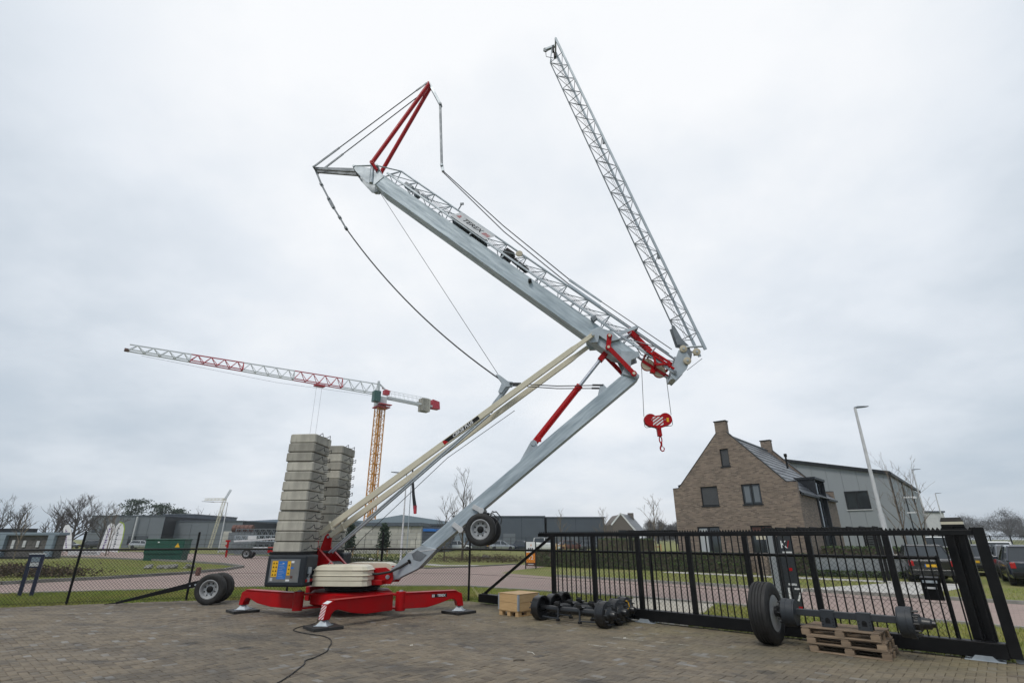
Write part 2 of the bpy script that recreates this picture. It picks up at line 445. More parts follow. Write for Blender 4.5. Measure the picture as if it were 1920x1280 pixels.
# street of pink-red clinkers, laid along the street; pattern too fine to build at that distance
m, N, L, b = nodes('road_brick', 0.88)
P = worldpos(N)
mp = N.new('ShaderNodeMapping'); mp.inputs['Rotation'].default_value = (0, 0, R(41.4)); L.new(P, mp.inputs['Vector'])
bt = N.new('ShaderNodeTexBrick'); L.new(mp.outputs[0], bt.inputs['Vector'])
bt.inputs['Scale'].default_value = 1.0; bt.inputs['Brick Width'].default_value = 0.21; bt.inputs['Row Height'].default_value = 0.105
bt.inputs['Mortar Size'].default_value = 0.006
bt.inputs['Color1'].default_value = (0.37,0.265,0.235,1); bt.inputs['Color2'].default_value = (0.275,0.198,0.178,1); bt.inputs['Mortar'].default_value = (0.16,0.125,0.105,1)
c = mixn(N, L, rng_(N, L, noise(N, L, P, 0.5, 6), 0.4, 0.75), bt.outputs[0], (0.30,0.235,0.20))
c = mixn(N, L, rng_(N, L, noise(N, L, P, 0.13, 4), 0.5, 0.7, 0, 0.45), c, (0.20,0.155,0.14))
L.new(c, b.inputs['Base Color'])

# yard pavers: each brick its own tint, stains with shapes of their own over the whole yard
m, N, L, b = nodes('paver', 0.82)
P = worldpos(N)
oi = N.new('ShaderNodeObjectInfo'); gi = N.new('ShaderNodeNewGeometry')
ad = N.new('ShaderNodeMath'); ad.operation = 'ADD'; L.new(oi.outputs['Random'], ad.inputs[0]); L.new(gi.outputs['Random Per Island'], ad.inputs[1])
fr = N.new('ShaderNodeMath'); fr.operation = 'FRACT'; L.new(ad.outputs[0], fr.inputs[0])
c = ramp(N, L, fr.outputs[0], [(0.0, (0.06,0.052,0.045)), (0.035, (0.108,0.084,0.06)), (0.35, (0.162,0.13,0.09)), (0.7, (0.20,0.16,0.111)), (0.955, (0.136,0.116,0.09)), (0.975, (0.235,0.225,0.21)), (1.0, (0.25,0.24,0.225))])
c = mixn(N, L, rng_(N, L, noise(N, L, P, 0.55, 5), 0.42, 0.68, 0, 0.5), c, (0.225,0.182,0.125))
c = mixn(N, L, rng_(N, L, noise(N, L, P, 0.33, 6, 0.7), 0.47, 0.66, 0, 0.8), c, (0.08,0.069,0.056))
mps = N.new('ShaderNodeMapping'); mps.inputs['Scale'].default_value = (0.5, 1.9, 1); mps.inputs['Rotation'].default_value = (0,0,R(-12)); L.new(P, mps.inputs['Vector'])
c = mixn(N, L, rng_(N, L, noise(N, L, mps.outputs[0], 0.9, 6, 0.7), 0.55, 0.68, 0, 0.85), c, (0.055,0.048,0.042))
c = mixn(N, L, rng_(N, L, noise(N, L, P, 1.9, 3), 0.70, 0.76, 0, 0.5), c, (0.27,0.16,0.085))
c = mixn(N, L, rng_(N, L, noise(N, L, P, 38, 4), 0.3, 0.75, 0.0, 0.35), c, (0.10,0.088,0.075))
# oil drips and two old tyre tracks
vo = N.new('ShaderNodeTexVoronoi'); vo.inputs['Scale'].default_value = 0.75; L.new(P, vo.inputs['Vector'])
wob = N.new('ShaderNodeMath'); wob.operation = 'MULTIPLY_ADD'; L.new(noise(N, L, P, 9, 4), wob.inputs[0]); wob.inputs[1].default_value = 0.16; L.new(vo.outputs['Distance'], wob.inputs[2])
c = mixn(N, L, rng_(N, L, wob.outputs[0], 0.15, 0.21, 0.75, 0.0), c, (0.045,0.04,0.036))
for cx_, cy_, rad_ in ((-13.0, -4.0, 15.2), (-13.0, -4.0, 17.0), (9.0, 22.0, 13.2)):
    sb_ = N.new('ShaderNodeVectorMath'); sb_.operation = 'DISTANCE'; sb_.inputs[1].default_value = (cx_, cy_, 0); L.new(P, sb_.inputs[0])
    df_ = N.new('ShaderNodeMath'); df_.operation = 'SUBTRACT'; L.new(sb_.outputs['Value'], df_.inputs[0]); df_.inputs[1].default_value = rad_
    ab_ = N.new('ShaderNodeMath'); ab_.operation = 'ABSOLUTE'; L.new(df_.outputs[0], ab_.inputs[0])
    tk_ = N.new('ShaderNodeMath'); tk_.operation = 'MULTIPLY'; L.new(rng_(N, L, ab_.outputs[0], 0.05, 0.20, 1, 0), tk_.inputs[0]); L.new(rng_(N, L, noise(N, L, P, 1.3, 5), 0.42, 0.62, 0, 0.6), tk_.inputs[1])
    c = mixn(N, L, tk_.outputs[0], c, (0.06,0.053,0.047))
# moss film along the fence
sx = N.new('ShaderNodeSeparateXYZ'); L.new(P, sx.inputs[0])
dn = N.new('ShaderNodeVectorMath'); dn.operation = 'DOT_PRODUCT'; dn.inputs[1].default_value = (0.668, 0.744, 0); L.new(P, dn.inputs[0])
ms = rng_(N, L, dn.outputs['Value'], 8.2, 11.4)
mm = N.new('ShaderNodeMath'); mm.operation = 'MULTIPLY'; L.new(ms, mm.inputs[0]); L.new(rng_(N, L, noise(N, L, P, 1.1, 5), 0.3, 0.65, 0, 0.75), mm.inputs[1])
c = mixn(N, L, mm.outputs[0], c, (0.20,0.168,0.088))
L.new(c, b.inputs['Base Color'])
L.new(rng_(N, L, noise(N, L, P, 0.6, 5), 0.3, 0.7, 0.7, 0.95), b.inputs['Roughness'])
bp = N.new('ShaderNodeBump'); bp.inputs['Distance'].default_value = 0.0015; L.new(noise(N, L, P, 120, 3), bp.inputs['Height']); L.new(bp.outputs[0], b.inputs['Normal'])

# house brick: courses too small to build at 30 m
m, N, L, b = nodes('house_brick', 0.9)
tcn = N.new('ShaderNodeTexCoord')
sp = N.new('ShaderNodeSeparateXYZ'); L.new(tcn.outputs['Object'], sp.inputs[0])
ax = N.new('ShaderNodeMath'); ax.operation = 'ADD'; L.new(sp.outputs['X'], ax.inputs[0]); L.new(sp.outputs['Y'], ax.inputs[1])
cb = N.new('ShaderNodeCombineXYZ'); L.new(ax.outputs[0], cb.inputs[0]); L.new(sp.outputs['Z'], cb.inputs[1])
bt = N.new('ShaderNodeTexBrick'); L.new(cb.outputs[0], bt.inputs['Vector'])
bt.inputs['Scale'].default_value = 1.0; bt.inputs['Brick Width'].default_value = 0.23; bt.inputs['Row Height'].default_value = 0.066
bt.inputs['Mortar Size'].default_value = 0.008; bt.inputs['Bias'].default_value = -0.1
bt.inputs['Color1'].default_value = (0.27,0.21,0.165,1); bt.inputs['Color2'].default_value = (0.07,0.057,0.051,1); bt.inputs['Mortar'].default_value = (0.24,0.205,0.17,1)
mpb = N.new('ShaderNodeMapping'); mpb.inputs['Scale'].default_value = (4.3, 15, 1); L.new(cb.outputs[0], mpb.inputs['Vector'])
c = mixn(N, L, rng_(N, L, noise(N, L, mpb.outputs[0], 1.0, 2), 0.42, 0.62, 0, 0.55), bt.outputs[0], (0.195,0.15,0.12))
c = mixn(N, L, rng_(N, L, noise(N, L, cb.outputs[0], 0.8, 4), 0.45, 0.75, 0, 0.4), c, (0.15,0.115,0.09))
L.new(c, b.inputs['Base Color'])
bp = N.new('ShaderNodeBump'); bp.inputs['Distance'].default_value = 0.01; bp.inputs['Strength'].default_value = 0.5; L.new(bt.outputs['Fac'], bp.inputs['Height']); bp.invert = True; L.new(bp.outputs[0], b.inputs['Normal'])

D1 = Vector((0.744, -0.668, 0)); N1 = Vector((0.668, 0.744, 0)); A1 = math.atan2(-0.668, 0.744)   # street direction, across it
def V2(x, y, z=0): return Vector((x, y, z))

# ================================================================== GROUND
def poly_sheet(name, pts, z, matname, thick=None):
    b = MB()
    b.add([(x, y, z) for x, y in pts], [tuple(range(len(pts)))])
    return struct(b.build(name, matname))
def inside(px, py, poly):
    px, py = np.asarray(px), np.asarray(py)
    r = np.zeros(px.shape, bool); n = len(poly); j = n-1
    for i in range(n):
        xi, yi = poly[i]; xj, yj = poly[j]
        cnd = ((yi > py) != (yj > py)) & (px < (xj-xi)*(py-yi)/((yj-yi) or 1e-9) + xi)
        r ^= cnd; j = i
    return r

g = MB(); g.add([(-700,-60,0),(700,-60,0),(700,800,0),(-700,800,0)], [(0,1,2,3)])
struct(g.build('ground', 'grass_sheet'))

GP = Vector((2.99, 12.88, 0))                      # a point on the gate line
def GL(gx, n=0.0, z=0.0): p = GP + D1*gx + N1*n; return (p.x, p.y, z)
def RN(n, gx): p = D1*gx + N1*n; return (p.x, p.y)   # street coordinates: n across, gx along
FENCE = [(-18.6,13.4),(-15.5,14.85),(-12.55,16.1),(-9.83,17.2),(-6.95,17.5),(-4.1,17.45),(-1.3,17.05)]

# the street: one sheet with the junction to the left and the branch going back
road_pts = [RN(16.2, 34), RN(16.2, 0), RN(16.2,-9), (-1.6,22.1), (-5.5,22.35), (-10,21.9), (-17.3,19.2), (-40,11.0),
            (-40,15.5), (-24,20.6), (-20.7,22.9), (-18.6,26.0), (-17.2,29.3), (-16.7,32.5), (-17.4,36.4), (-20.5,40.0), (-26,44.6), (-38,52), (-75,72),
            (-75,92), (-40,68), (-27,59), (-17,52.5), (-13.2,46), (-11,40.5), (-8.6,36.2), (-5.2,34.6), (-3.0,36.2), (0.4,40.0), (3.4,39.4), (0.2,33.2), (-0.6,30.6),
            RN(21.8,-17), RN(21.8,0), RN(21.8, 34)]
poly_sheet('road', road_pts, 0.004, 'road_brick')

yard_pts = [(-19.5,13.0)] + [(x, y-0.12) for x, y in FENCE[1:]] + [GL(-5.0,0.12)[:2], GL(6.3,0.12)[:2], RN(16.05,5.05), RN(16.05,22), (19,2.5), (-19.5,2.5)]
yard = poly_sheet('yard_paving', yard_pts, 0.004, 'sand')

# herringbone clinkers, each a chamfered brick
def brick_geo(L_, W_, h, ch=0.0045):
    v = []
    for z, d in ((0, 0), (h-0.0035, 0), (h, ch)):
        x, y = L_/2-d, W_/2-d
        v += [(-x,-y,z),(x,-y,z),(x,y,z),(-x,y,z)]
    f = []
    for a in (0, 4):
        for k in range(4): f.append((a+k, a+(k+1)%4, a+4+(k+1)%4, a+4+k))
    f.append((8,9,10,11))
    return v, f
U = 0.105
bricks = []
for kk in range(-330, 330):
    for mm_ in range(-60, 60):
        a, b_ = kk + 1 + 4*mm_, kk + 0.5
        bricks.append((a, b_, 0)); bricks.append((kk + 2.5 + 4*mm_, kk, 1))
bricks = np.array(bricks, float)
lx, ly = bricks[:,0]*U, bricks[:,1]*U
wx = lx*D1.x + ly*N1.x; wy = lx*D1.y + ly*N1.y
ok = inside(wx, wy, yard_pts) & (wy > 5.6) & (wx > -17) & (wx < 15) & (np.abs(wx) < wy*1.12 + 1.6)
wx, wy, wo = wx[ok], wy[ok], bricks[ok,2]
# what shows largest: nearest bricks that fall inside the picture
vis = (np.abs(wx)*960/(wy*0.9334-0.628) < 960) & (wy > 7.85)
order = np.argsort(np.where(vis, wx**2 + wy**2, 1e9))
single = set(order[:300].tolist())
bm_v, bm_f = brick_geo(2*U-0.005, U-0.005, 0.013)
b1 = MB(); b1.add(bm_v, bm_f)
bme = bpy.data.meshes.new('brick'); bme.from_pydata(b1.v, [], b1.f); bme.materials.append(M['paver'])
jz = rng.normal(0, 0.0019, len(wx)); jt = rng.normal(0, 0.011, (len(wx), 2)); jr = rng.normal(0, 0.006, len(wx))
for i in order[:300]:
    o = bpy.data.objects.new('brick', bme); COL.objects.link(o); o.parent = yard
    o.location = (wx[i], wy[i], 0.004 + jz[i]); o.rotation_euler = (jt[i,0], jt[i,1], A1 + (math.pi/2 if wo[i] else 0) + jr[i])
bv = np.array(bm_v); bf = np.array(bm_f)
rest = np.array([i for i in range(len(wx)) if i not in single])
ang = A1 + np.where(wo[rest] > 0, math.pi/2, 0) + jr[rest]
ca, sa = np.cos(ang), np.sin(ang)
X = bv[None,:,0]*ca[:,None] - bv[None,:,1]*sa[:,None]; Y = bv[None,:,0]*sa[:,None] + bv[None,:,1]*ca[:,None]
Z = bv[None,:,2] + jz[rest][:,None] + X*jt[rest,0][:,None] + Y*jt[rest,1][:,None] + 0.004
allv = np.stack([X + wx[rest][:,None], Y + wy[rest][:,None], Z], -1).reshape(-1, 3)
allf = (bf[None] + (np.arange(len(rest))*len(bv))[:,None,None]).reshape(-1, 4)
me = bpy.data.meshes.new('bricks')
me.vertices.add(len(allv)); me.vertices.foreach_set('co', allv.ravel())
me.loops.add(allf.size); me.loops.foreach_set('vertex_index', allf.ravel().astype(np.int32))
me.polygons.add(len(allf)); me.polygons.foreach_set('loop_start', (np.arange(len(allf))*4).astype(np.int32))
me.update(calc_edges=True); me.materials.append(M['paver'])
stuff(link('bricks', me, yard))

# kerbs: rows of kerb stones standing 0.1 m above the street
def kerb_line(pts, closed=False, w=0.14, h=0.10, L_=1.0, side=1):
    b = MB()
    pts = [Vector((x, y, 0)) for x, y in pts]
    for p, q in zip(pts[:-1], pts[1:]):
        d = q - p; n = max(1, int(round(d.length/L_)))
        for k in range(n):
            a = p + d*(k/n); e = p + d*((k+1)/n)
            g_ = (e - a).normalized()*0.006
            zz = h + random.uniform(-0.006, 0.006)
            b.beam(a + g_ + Vector((0,0,zz/2)), e - g_ + Vector((0,0,zz/2)), w, zz)
    return struct(b.build('kerb', 'kerb'))
def off(pts, d):
    r = []
    for i, (x, y) in enumerate(pts):
        a = Vector(pts[max(i-1,0)]); c_ = Vector(pts[min(i+1,len(pts)-1)])
        t = (c_ - a).normalized(); r.append((x - t.y*d, y + t.x*d))
    return r
kerb_line([RN(21.9, 34), RN(21.9, 0), RN(21.9,-17)])
kerb_line([RN(16.1, 4.6), RN(16.1, 0), RN(16.1,-9), (-1.6,22.0), (-5.5,22.25), (-10,21.8), (-17.3,19.1), (-40,10.9)], h=0.05)
kerb_line([(-40,15.6), (-24,20.7), (-20.8,23.0), (-18.7,26.1), (-17.3,29.3), (-16.8,32.5), (-17.5,36.3), (-20.6,39.9), (-26.1,44.5), (-38,51.9), (-75,71.9)], w=0.2, h=0.13)
kerb_line([(-75,92.1), (-40,68.1), (-27,59.1), (-17,52.6), (-13.1,46.1), (-10.9,40.6), (-8.5,36.3), (-5.2,34.75), (-3.1,36.3), (0.3,40.1)], h=0.08)
# pale pavements on the far side
poly_sheet('pavement', [RN(28.6,-14.6), RN(28.6,-1.4), RN(29.7,-1.4), RN(29.7,-14.6)], 0.006, 'pavement')
DRIVE = [RN(22.0,-6.4), RN(22.0,-2.9), RN(28.5,-1.2), RN(28.5,-4.0)]
poly_sheet('driveway', DRIVE, 0.008, 'pavement')
poly_sheet('footpath', [(-24,60.5), (-16.5,55.5), (-8,42.0), (-5.1,38.2), (-2.2,38.4), (-2.4,39.6), (-4.6,39.4), (-7.2,43), (-15.5,57), (-23,62)], 0.006, 'pavement')
SANDP = [GL(-0.9,0.14)[:2], GL(0.9,0.14)[:2], RN(16.0,-6.6), RN(16.0,-9.2)]
poly_sheet('sand_path', SANDP, 0.006, 'sandpath')
poly_sheet('parking', [RN(29.6,5.5), RN(29.6,42), RN(58,42), RN(58,12), RN(36,6)], 0.006, 'pavement')

# lawn blades on the verges
def blades(polys, n, hmin, hmax, w=0.008):
    vs = []
    for poly, cnt in zip(polys, n):
        xs = np.array([p[0] for p in poly]); ys = np.array([p[1] for p in poly])
        x = rng.uniform(xs.min(), xs.max(), cnt*3); y = rng.uniform(ys.min(), ys.max(), cnt*3)
        k = inside(x, y, poly)
        for ex in NOGRASS: k &= ~inside(x, y, ex)
        x, y = x[k][:cnt], y[k][:cnt]
        h = rng.uniform(hmin, hmax, len(x)); a = rng.uniform(0, 2*np.pi, len(x)); l = rng.uniform(0, 0.6, len(x))*h; a2 = rng.uniform(0, 2*np.pi, len(x))
        w_ = w*rng.uniform(0.7, 1.5, len(x))
        tri = np.stack([np.stack([x-np.cos(a)*w_, y-np.sin(a)*w_, 0*x], -1), np.stack([x+np.cos(a)*w_, y+np.sin(a)*w_, 0*x], -1),
                        np.stack([x+np.cos(a2)*l, y+np.sin(a2)*l, h], -1)], 1)
        vs.append(tri)
    v = np.concatenate(vs).reshape(-1, 3); nf = len(v)//3
    me = bpy.data.meshes.new('grass')
    me.vertices.add(len(v)); me.vertices.foreach_set('co', v.ravel())
    me.loops.add(len(v)); me.loops.foreach_set('vertex_index', np.arange(len(v), dtype=np.int32))
    me.polygons.add(nf); me.polygons.foreach_set('loop_start', (np.arange(nf)*3).astype(np.int32))
    me.update(calc_edges=True); me.materials.append(M['grass_blade'])
    o = link('grass', me); stuff(o)
    return o
NOGRASS = [DRIVE, SANDP]
fl = [(x, y-0.05) for x, y in FENCE[1:]]
verge_l = fl + [(-0.9,16.75), (-1.6,21.9), (-5.5,22.1), (-10,21.7), (-17.3,19.0)]
verge_r = [GL(-5.0,0.1)[:2], GL(6.2,0.1)[:2], RN(15.95,5.0), RN(15.95,-9), (-1.5,21.8)]
edge_l = [(x, y-0.22) for x, y in FENCE[1:]] + [(x, y+0.05) for x, y in FENCE[:0:-1]]
isl = [(-38,16.5), (-24,21.0), (-21,23.3), (-19,26.2), (-17.6,29.3), (-17.1,32.5), (-17.7,36.2), (-20.8,39.6), (-26.3,44.2), (-38,51.5)]
far_r = [RN(22.1,-17), RN(22.1,30), RN(28.0,30), RN(28.0,-15)]
edge_r = [GL(-5.0,-0.10)[:2], GL(6.0,-0.10)[:2], GL(6.0,0.2)[:2], GL(-5.0,0.2)[:2]]
o = blades([verge_l, verge_r, edge_l, isl, far_r, edge_r], [46000, 30000, 7000, 42000, 30000, 1300], 0.03, 0.085)
tag(o, 'winter grass on the verges along the street', 'grass')

# litter, sand drift and wear marks on the yard
def blob_sheet(name, cx, cy, rx, ry, rot, matname, z=0.0195, n=26, h=0.0, jag=0.35):
    b = MB(); pts = []
    for k in range(n):
        a = 2*math.pi*k/n; q = 1 - jag*random.random()
        x, y = rx*q*math.cos(a), ry*q*math.sin(a)
        pts.append((cx + x*math.cos(rot) - y*math.sin(rot), cy + x*math.sin(rot) + y*math.cos(rot), z))
    b.add([(cx, cy, z + h)] + pts, [(0, 1+k, 1+(k+1) % n) for k in range(n)])
    return b.build(name, matname)
for i, (x, y, r1, r2, a, lab) in enumerate([
        (-9.25,9.05,0.10,0.07,0.2,'pale scrap lying on the paving at the left, nearest the camera'),
        (-9.65,9.75,0.12,0.07,0.0,'pale scrap lying on the paving at the left, farther back'),
        (-1.75,10.2,0.03,0.02,0.4,'tiny white scrap on the paving in front of the crane'),
        (2.1,10.9,0.03,0.02,0.1,'tiny white scrap on the mossy paving before the gate')]):
    b = MB()
    b.add([(-r1,-r2*.6,0),(r1*.9,-r2,0.002),(r1,r2*.8,0.004),(-r1*.7,r2,0.001),(-r1*.8,-r2*.5,0.006),(r1*.8,-r2*.8,0.010),(r1*.9,r2*.6,0.012),(-r1*.6,r2*.8,0.007)],
          [(3,2,1,0),(4,5,6,7),(0,1,5,4),(1,2,6,5),(2,3,7,6),(3,0,4,7)])
    tag(b.build('litter_scrap', 'litter', loc=(x, y, 0.019), rz=a), lab, 'litter', 'scraps on the yard')
b = MB(); b.path([(0.25,9.62,0.026),(0.33,9.55,0.03),(0.36,9.42,0.026)], 0.006, 5)
tag(b.build('straw', 'litter'), 'short pale straw lying on the paving near the centre', 'straw')
b = MB(); b.path([(0.02,8.98,0.026),(0.08,9.0,0.034),(0.19,9.02,0.026)], 0.008, 5)
tag(b.build('twig', 'bark'), 'short dark twig lying on the paving near the centre', 'twig')
for i, (x0, y0, x1, y1) in enumerate([(1.25,10.35,2.2,9.75), (1.9,11.0,3.1,10.2)]):
    b = MB(); p, q = Vector((x0,y0,0.0195)), Vector((x1,y1,0.0195)); d = (q-p).normalized(); w = Vector((-d.y,d.x,0))*0.018
    segs = 7
    for k in range(segs):
        if k in (3, 5): continue
        a, e = p + (q-p)*(k/segs), p + (q-p)*((k+0.9)/segs)
        b.add([a-w*0.7, e-w*0.5, e+w*0.6, a+w*0.5], [(0,1,2,3)])
    struct(b.build('chalk_line', 'litter'))

# ================================================================== CHAIN-LINK FENCE
# right-hand stretch stands just behind the open sliding gate
RF = [FENCE[-1]] + [GL(q,0.24)[:2] for q in (-2.75, 0.12, 2.55, 5.45)]
def fence(pts, label, tops, skip=0, wr=0.003):
    t = thing('chain_link_fence', label, 'fence', (pts[0][0], pts[0][1], 0))
    o0 = Vector((pts[0][0], pts[0][1], 0))
    P_ = [Vector((x, y, 0)) - o0 for x, y in pts]
    for p in P_[skip:]:
        b = MB(); b.tube(p + Vector((0,0,-0.02)), p + Vector((0,0,tops)), 0.032, 10)
        b.tube(p + Vector((0,0,tops)), p + Vector((0,0,tops+0.015)), 0.036, 10, 0.02)
        b.build('post', 'black_paint', t, smooth=True)
    wires = [0.08, 0.75] + ([1.58, 1.72, 1.86] if tops > 1.7 else [])
    for z in wires:
        b = MB()
        for p, q in zip(P_[:-1], P_[1:]): b.tube(p + Vector((0,0,z)), q + Vector((0,0,z)), 0.0032, 4)
        b.build('wire', 'black_paint', t)
    b = MB()
    for p, q in zip(P_[:-1], P_[1:]): b.tube(p + Vector((0,0,1.445)), q + Vector((0,0,1.445)), 0.029, 8)
    b.build('top_rail', 'black_paint', t, smooth=True)
    b = MB(); z0, z1, pit = 0.03, 1.43, 0.085
    for p, q in zip(P_[:-1], P_[1:]):
        d = q - p; Ln = d.length; u = d/Ln; H_ = z1 - z0
        nrm = Vector((-u.y, u.x, 0))*0.003
        k = -H_
        while k < Ln:
            for s in (1, -1):
                a0, a1 = k, k + H_
                za, zb = (z0, z1) if s > 0 else (z1, z0)
                c0, c1 = max(0, a0), min(Ln, a1)
                if c1 - c0 > 0.01:
                    f0, f1 = (c0-a0)/H_, (c1-a0)/H_
                    b.tube(p + u*c0 + nrm*s + Vector((0,0,za + (zb-za)*f0)), p + u*c1 + nrm*s + Vector((0,0,za + (zb-za)*f1)), wr, 3)
            k += pit
    stuff(b.build('wire_mesh', 'black_paint', t))
    return t
fence(FENCE, 'black chain-link fence with wire strands above its rail, left of the crane', 1.93, wr=0.0042)
fence(RF, 'black chain-link fence standing right behind the slid-open gate', 1.47, 1, 0.0023)

# ================================================================== SLIDING GATE
t = thing('sliding_gate', 'long black sliding gate of upright bars with a toothed top strip', 'gate', GP, A1)
MB().bb(-3.04,6.16,-0.04,0.04,1.80,1.885).build('top_rail', 'black_paint', t, bevel=0.008)
b = MB(); k = -3.0
while k < 6.1:
    b.add([(k-0.028,0,1.885),(k+0.028,0,1.885),(k,0,1.93),(k-0.028,0.006,1.885),(k+0.028,0.006,1.885),(k,0.006,1.93)], [(0,1,2),(5,4,3),(0,2,5,3),(1,4,5,2)])
    k += 0.06
b.build('tooth_strip', 'black_paint', t)
MB().bb(-5.2,6.02,-0.10,0.10,0.06,0.275).build('bottom_beam', 'black_paint', t, bevel=0.012)
MB().bb(-5.24,-5.2,-0.085,0.085,0.075,0.26).build('end_cap', 'black', t)
posts = [-2.56,-1.30,-0.06,1.18,2.40,3.58,4.82]
for q in posts: MB().bb(q-0.05,q+0.05,-0.045,0.045,0.275,1.80).build('post', 'black_paint', t, bevel=0.006)
MB().add([(6.02,-0.07,0.08),(6.17,-0.07,0.08),(6.17,0.07,0.08),(6.02,0.07,0.08),(6.02,-0.07,1.92),(6.17,-0.07,1.92),(6.17,0.07,1.92),(6.02,0.07,1.92)],
         [(0,3,2,1),(4,5,6,7),(0,1,5,4),(1,2,6,5),(2,3,7,6),(3,0,4,7)]).build('end_post', 'black_paint', t, bevel=0.006)
bar = MB().bb(-0.0105,0.0105,-0.0105,0.0105,0,1.525).build('bar', 'black_paint', t)
bar.location = (posts[0]+0.139, 0, 0.275)
edges = posts + [6.02]
for a, e in zip(edges[:-1], edges[1:]):
    n = int(round((e-a)/0.139)) - 1
    for k in range(1, n+1):
        x = a + (e-a)*k/(n+1)
        if a == posts[0] and k == 1: bar.location.x = x; continue
        o = bar.copy(); COL.objects.link(o); o.parent = t; o.location = (x, 0, 0.275)
MB().beam((-5.06,0,0.29),(-2.62,0,1.79),0.06,0.06).build('brace', 'black_paint', t, bevel=0.005)
MB().bb(-5.13,-5.0,-0.05,0.05,0.275,0.30).build('brace_foot', 'black_paint', t)
b = MB(); b.lathe([(0.0,-0.02),(0.05,-0.02),(0.05,0.02),(0.0,0.02)], (6.12,-0.02,0.07), (0,1,0), 16); b.build('end_roller', 'galv_dark', t, smooth=True)

# rollers bolted to the ground, carrying the beam
for gx, lab in ((0.02, 'galvanised roller carriage on the ground under the middle of the gate'), (5.72, 'galvanised roller carriage on the ground under the end of the gate')):
    r = thing('gate_roller', lab, 'gate roller', GL(gx, -0.02, 0.018), A1, 'roller carriages under the gate')
    MB().bb(-0.24,0.24,-0.13,0.13,0,0.012).build('base_plate', 'galv', r, bevel=0.003)
    b = MB()
    for s in (-0.105, 0.105): b.plate([(-0.16,0.012),(0.16,0.012),(0.10,0.075),(-0.10,0.075)], s-0.005, s+0.005)
    b.build('bracket', 'galv', r)
    for s in (-0.15, 0.15):
        MB().lathe([(0.0,-0.05),(0.022,-0.05),(0.022,0.05),(0.0,0.05)], (s,0,0.024), (0,1,0), 14).build('roller', 'galv_dark', r, smooth=True)

# portal post that guides the gate
t = thing('gate_post', 'broad black gate post with a pale band round its cap', 'gate post', GL(5.78, 0.36, 0), A1)
b = MB(); b.bb(-0.15,0.0-0.02,-0.13,0.13,0,1.93); b.bb(0.02,0.15,-0.13,0.13,0,1.93); b.bb(-0.02,0.02,-0.09,0.13,0,1.93)
b.build('post', 'black_paint', t, bevel=0.006)
MB().bb(-0.155,0.155,-0.14,0.14,1.93,1.975).build('cap_base', 'black_paint', t, bevel=0.004)
MB().bb(-0.148,0.148,-0.133,0.133,1.975,2.02).build('reflector_band', 'cream', t)
MB().add([(-0.155,-0.14,2.02),(0.155,-0.14,2.02),(0.155,0.14,2.02),(-0.155,0.14,2.02),(-0.13,-0.11,2.085),(0.13,-0.11,2.085),(0.13,0.11,2.085),(-0.13,0.11,2.085)],
         [(0,3,2,1),(4,5,6,7),(0,1,5,4),(1,2,6,5),(2,3,7,6),(3,0,4,7)]).build('cap', 'black_paint', t, bevel=0.006)
for s in (-0.07, 0.07):
    MB().lathe([(0,-0.03),(0.025,-0.03),(0.025,0.03),(0,0.03)], (s,-0.10,1.74), (0,0,1), 12).build('guide_roller', 'galv_dark', t, smooth=True)
# letter box on the fence
t = thing('letter_box', 'black letter box hanging on the fence with a pale slot', 'letter box', GL(5.28, 0.19, 0.80), A1)
b = MB(); b.add([(-0.13,-0.09,0),(0.13,-0.09,0),(0.13,0.03,0),(-0.13,0.03,0),(-0.13,-0.12,0.34),(0.13,-0.12,0.34),(0.13,0.03,0.36),(-0.13,0.03,0.36)],
         [(0,3,2,1),(4,5,6,7),(0,1,5,4),(1,2,6,5),(2,3,7,6),(3,0,4,7)])
b.build('box', 'black_paint', t, bevel=0.01)
MB().bb(-0.10,0.10,-0.128,-0.116,0.26,0.30).build('slot_flap', 'galv', t)
MB().bb(-0.08,0.08,-0.118,-0.108,0.17,0.20).build('name_plate', 'white_dull', t)

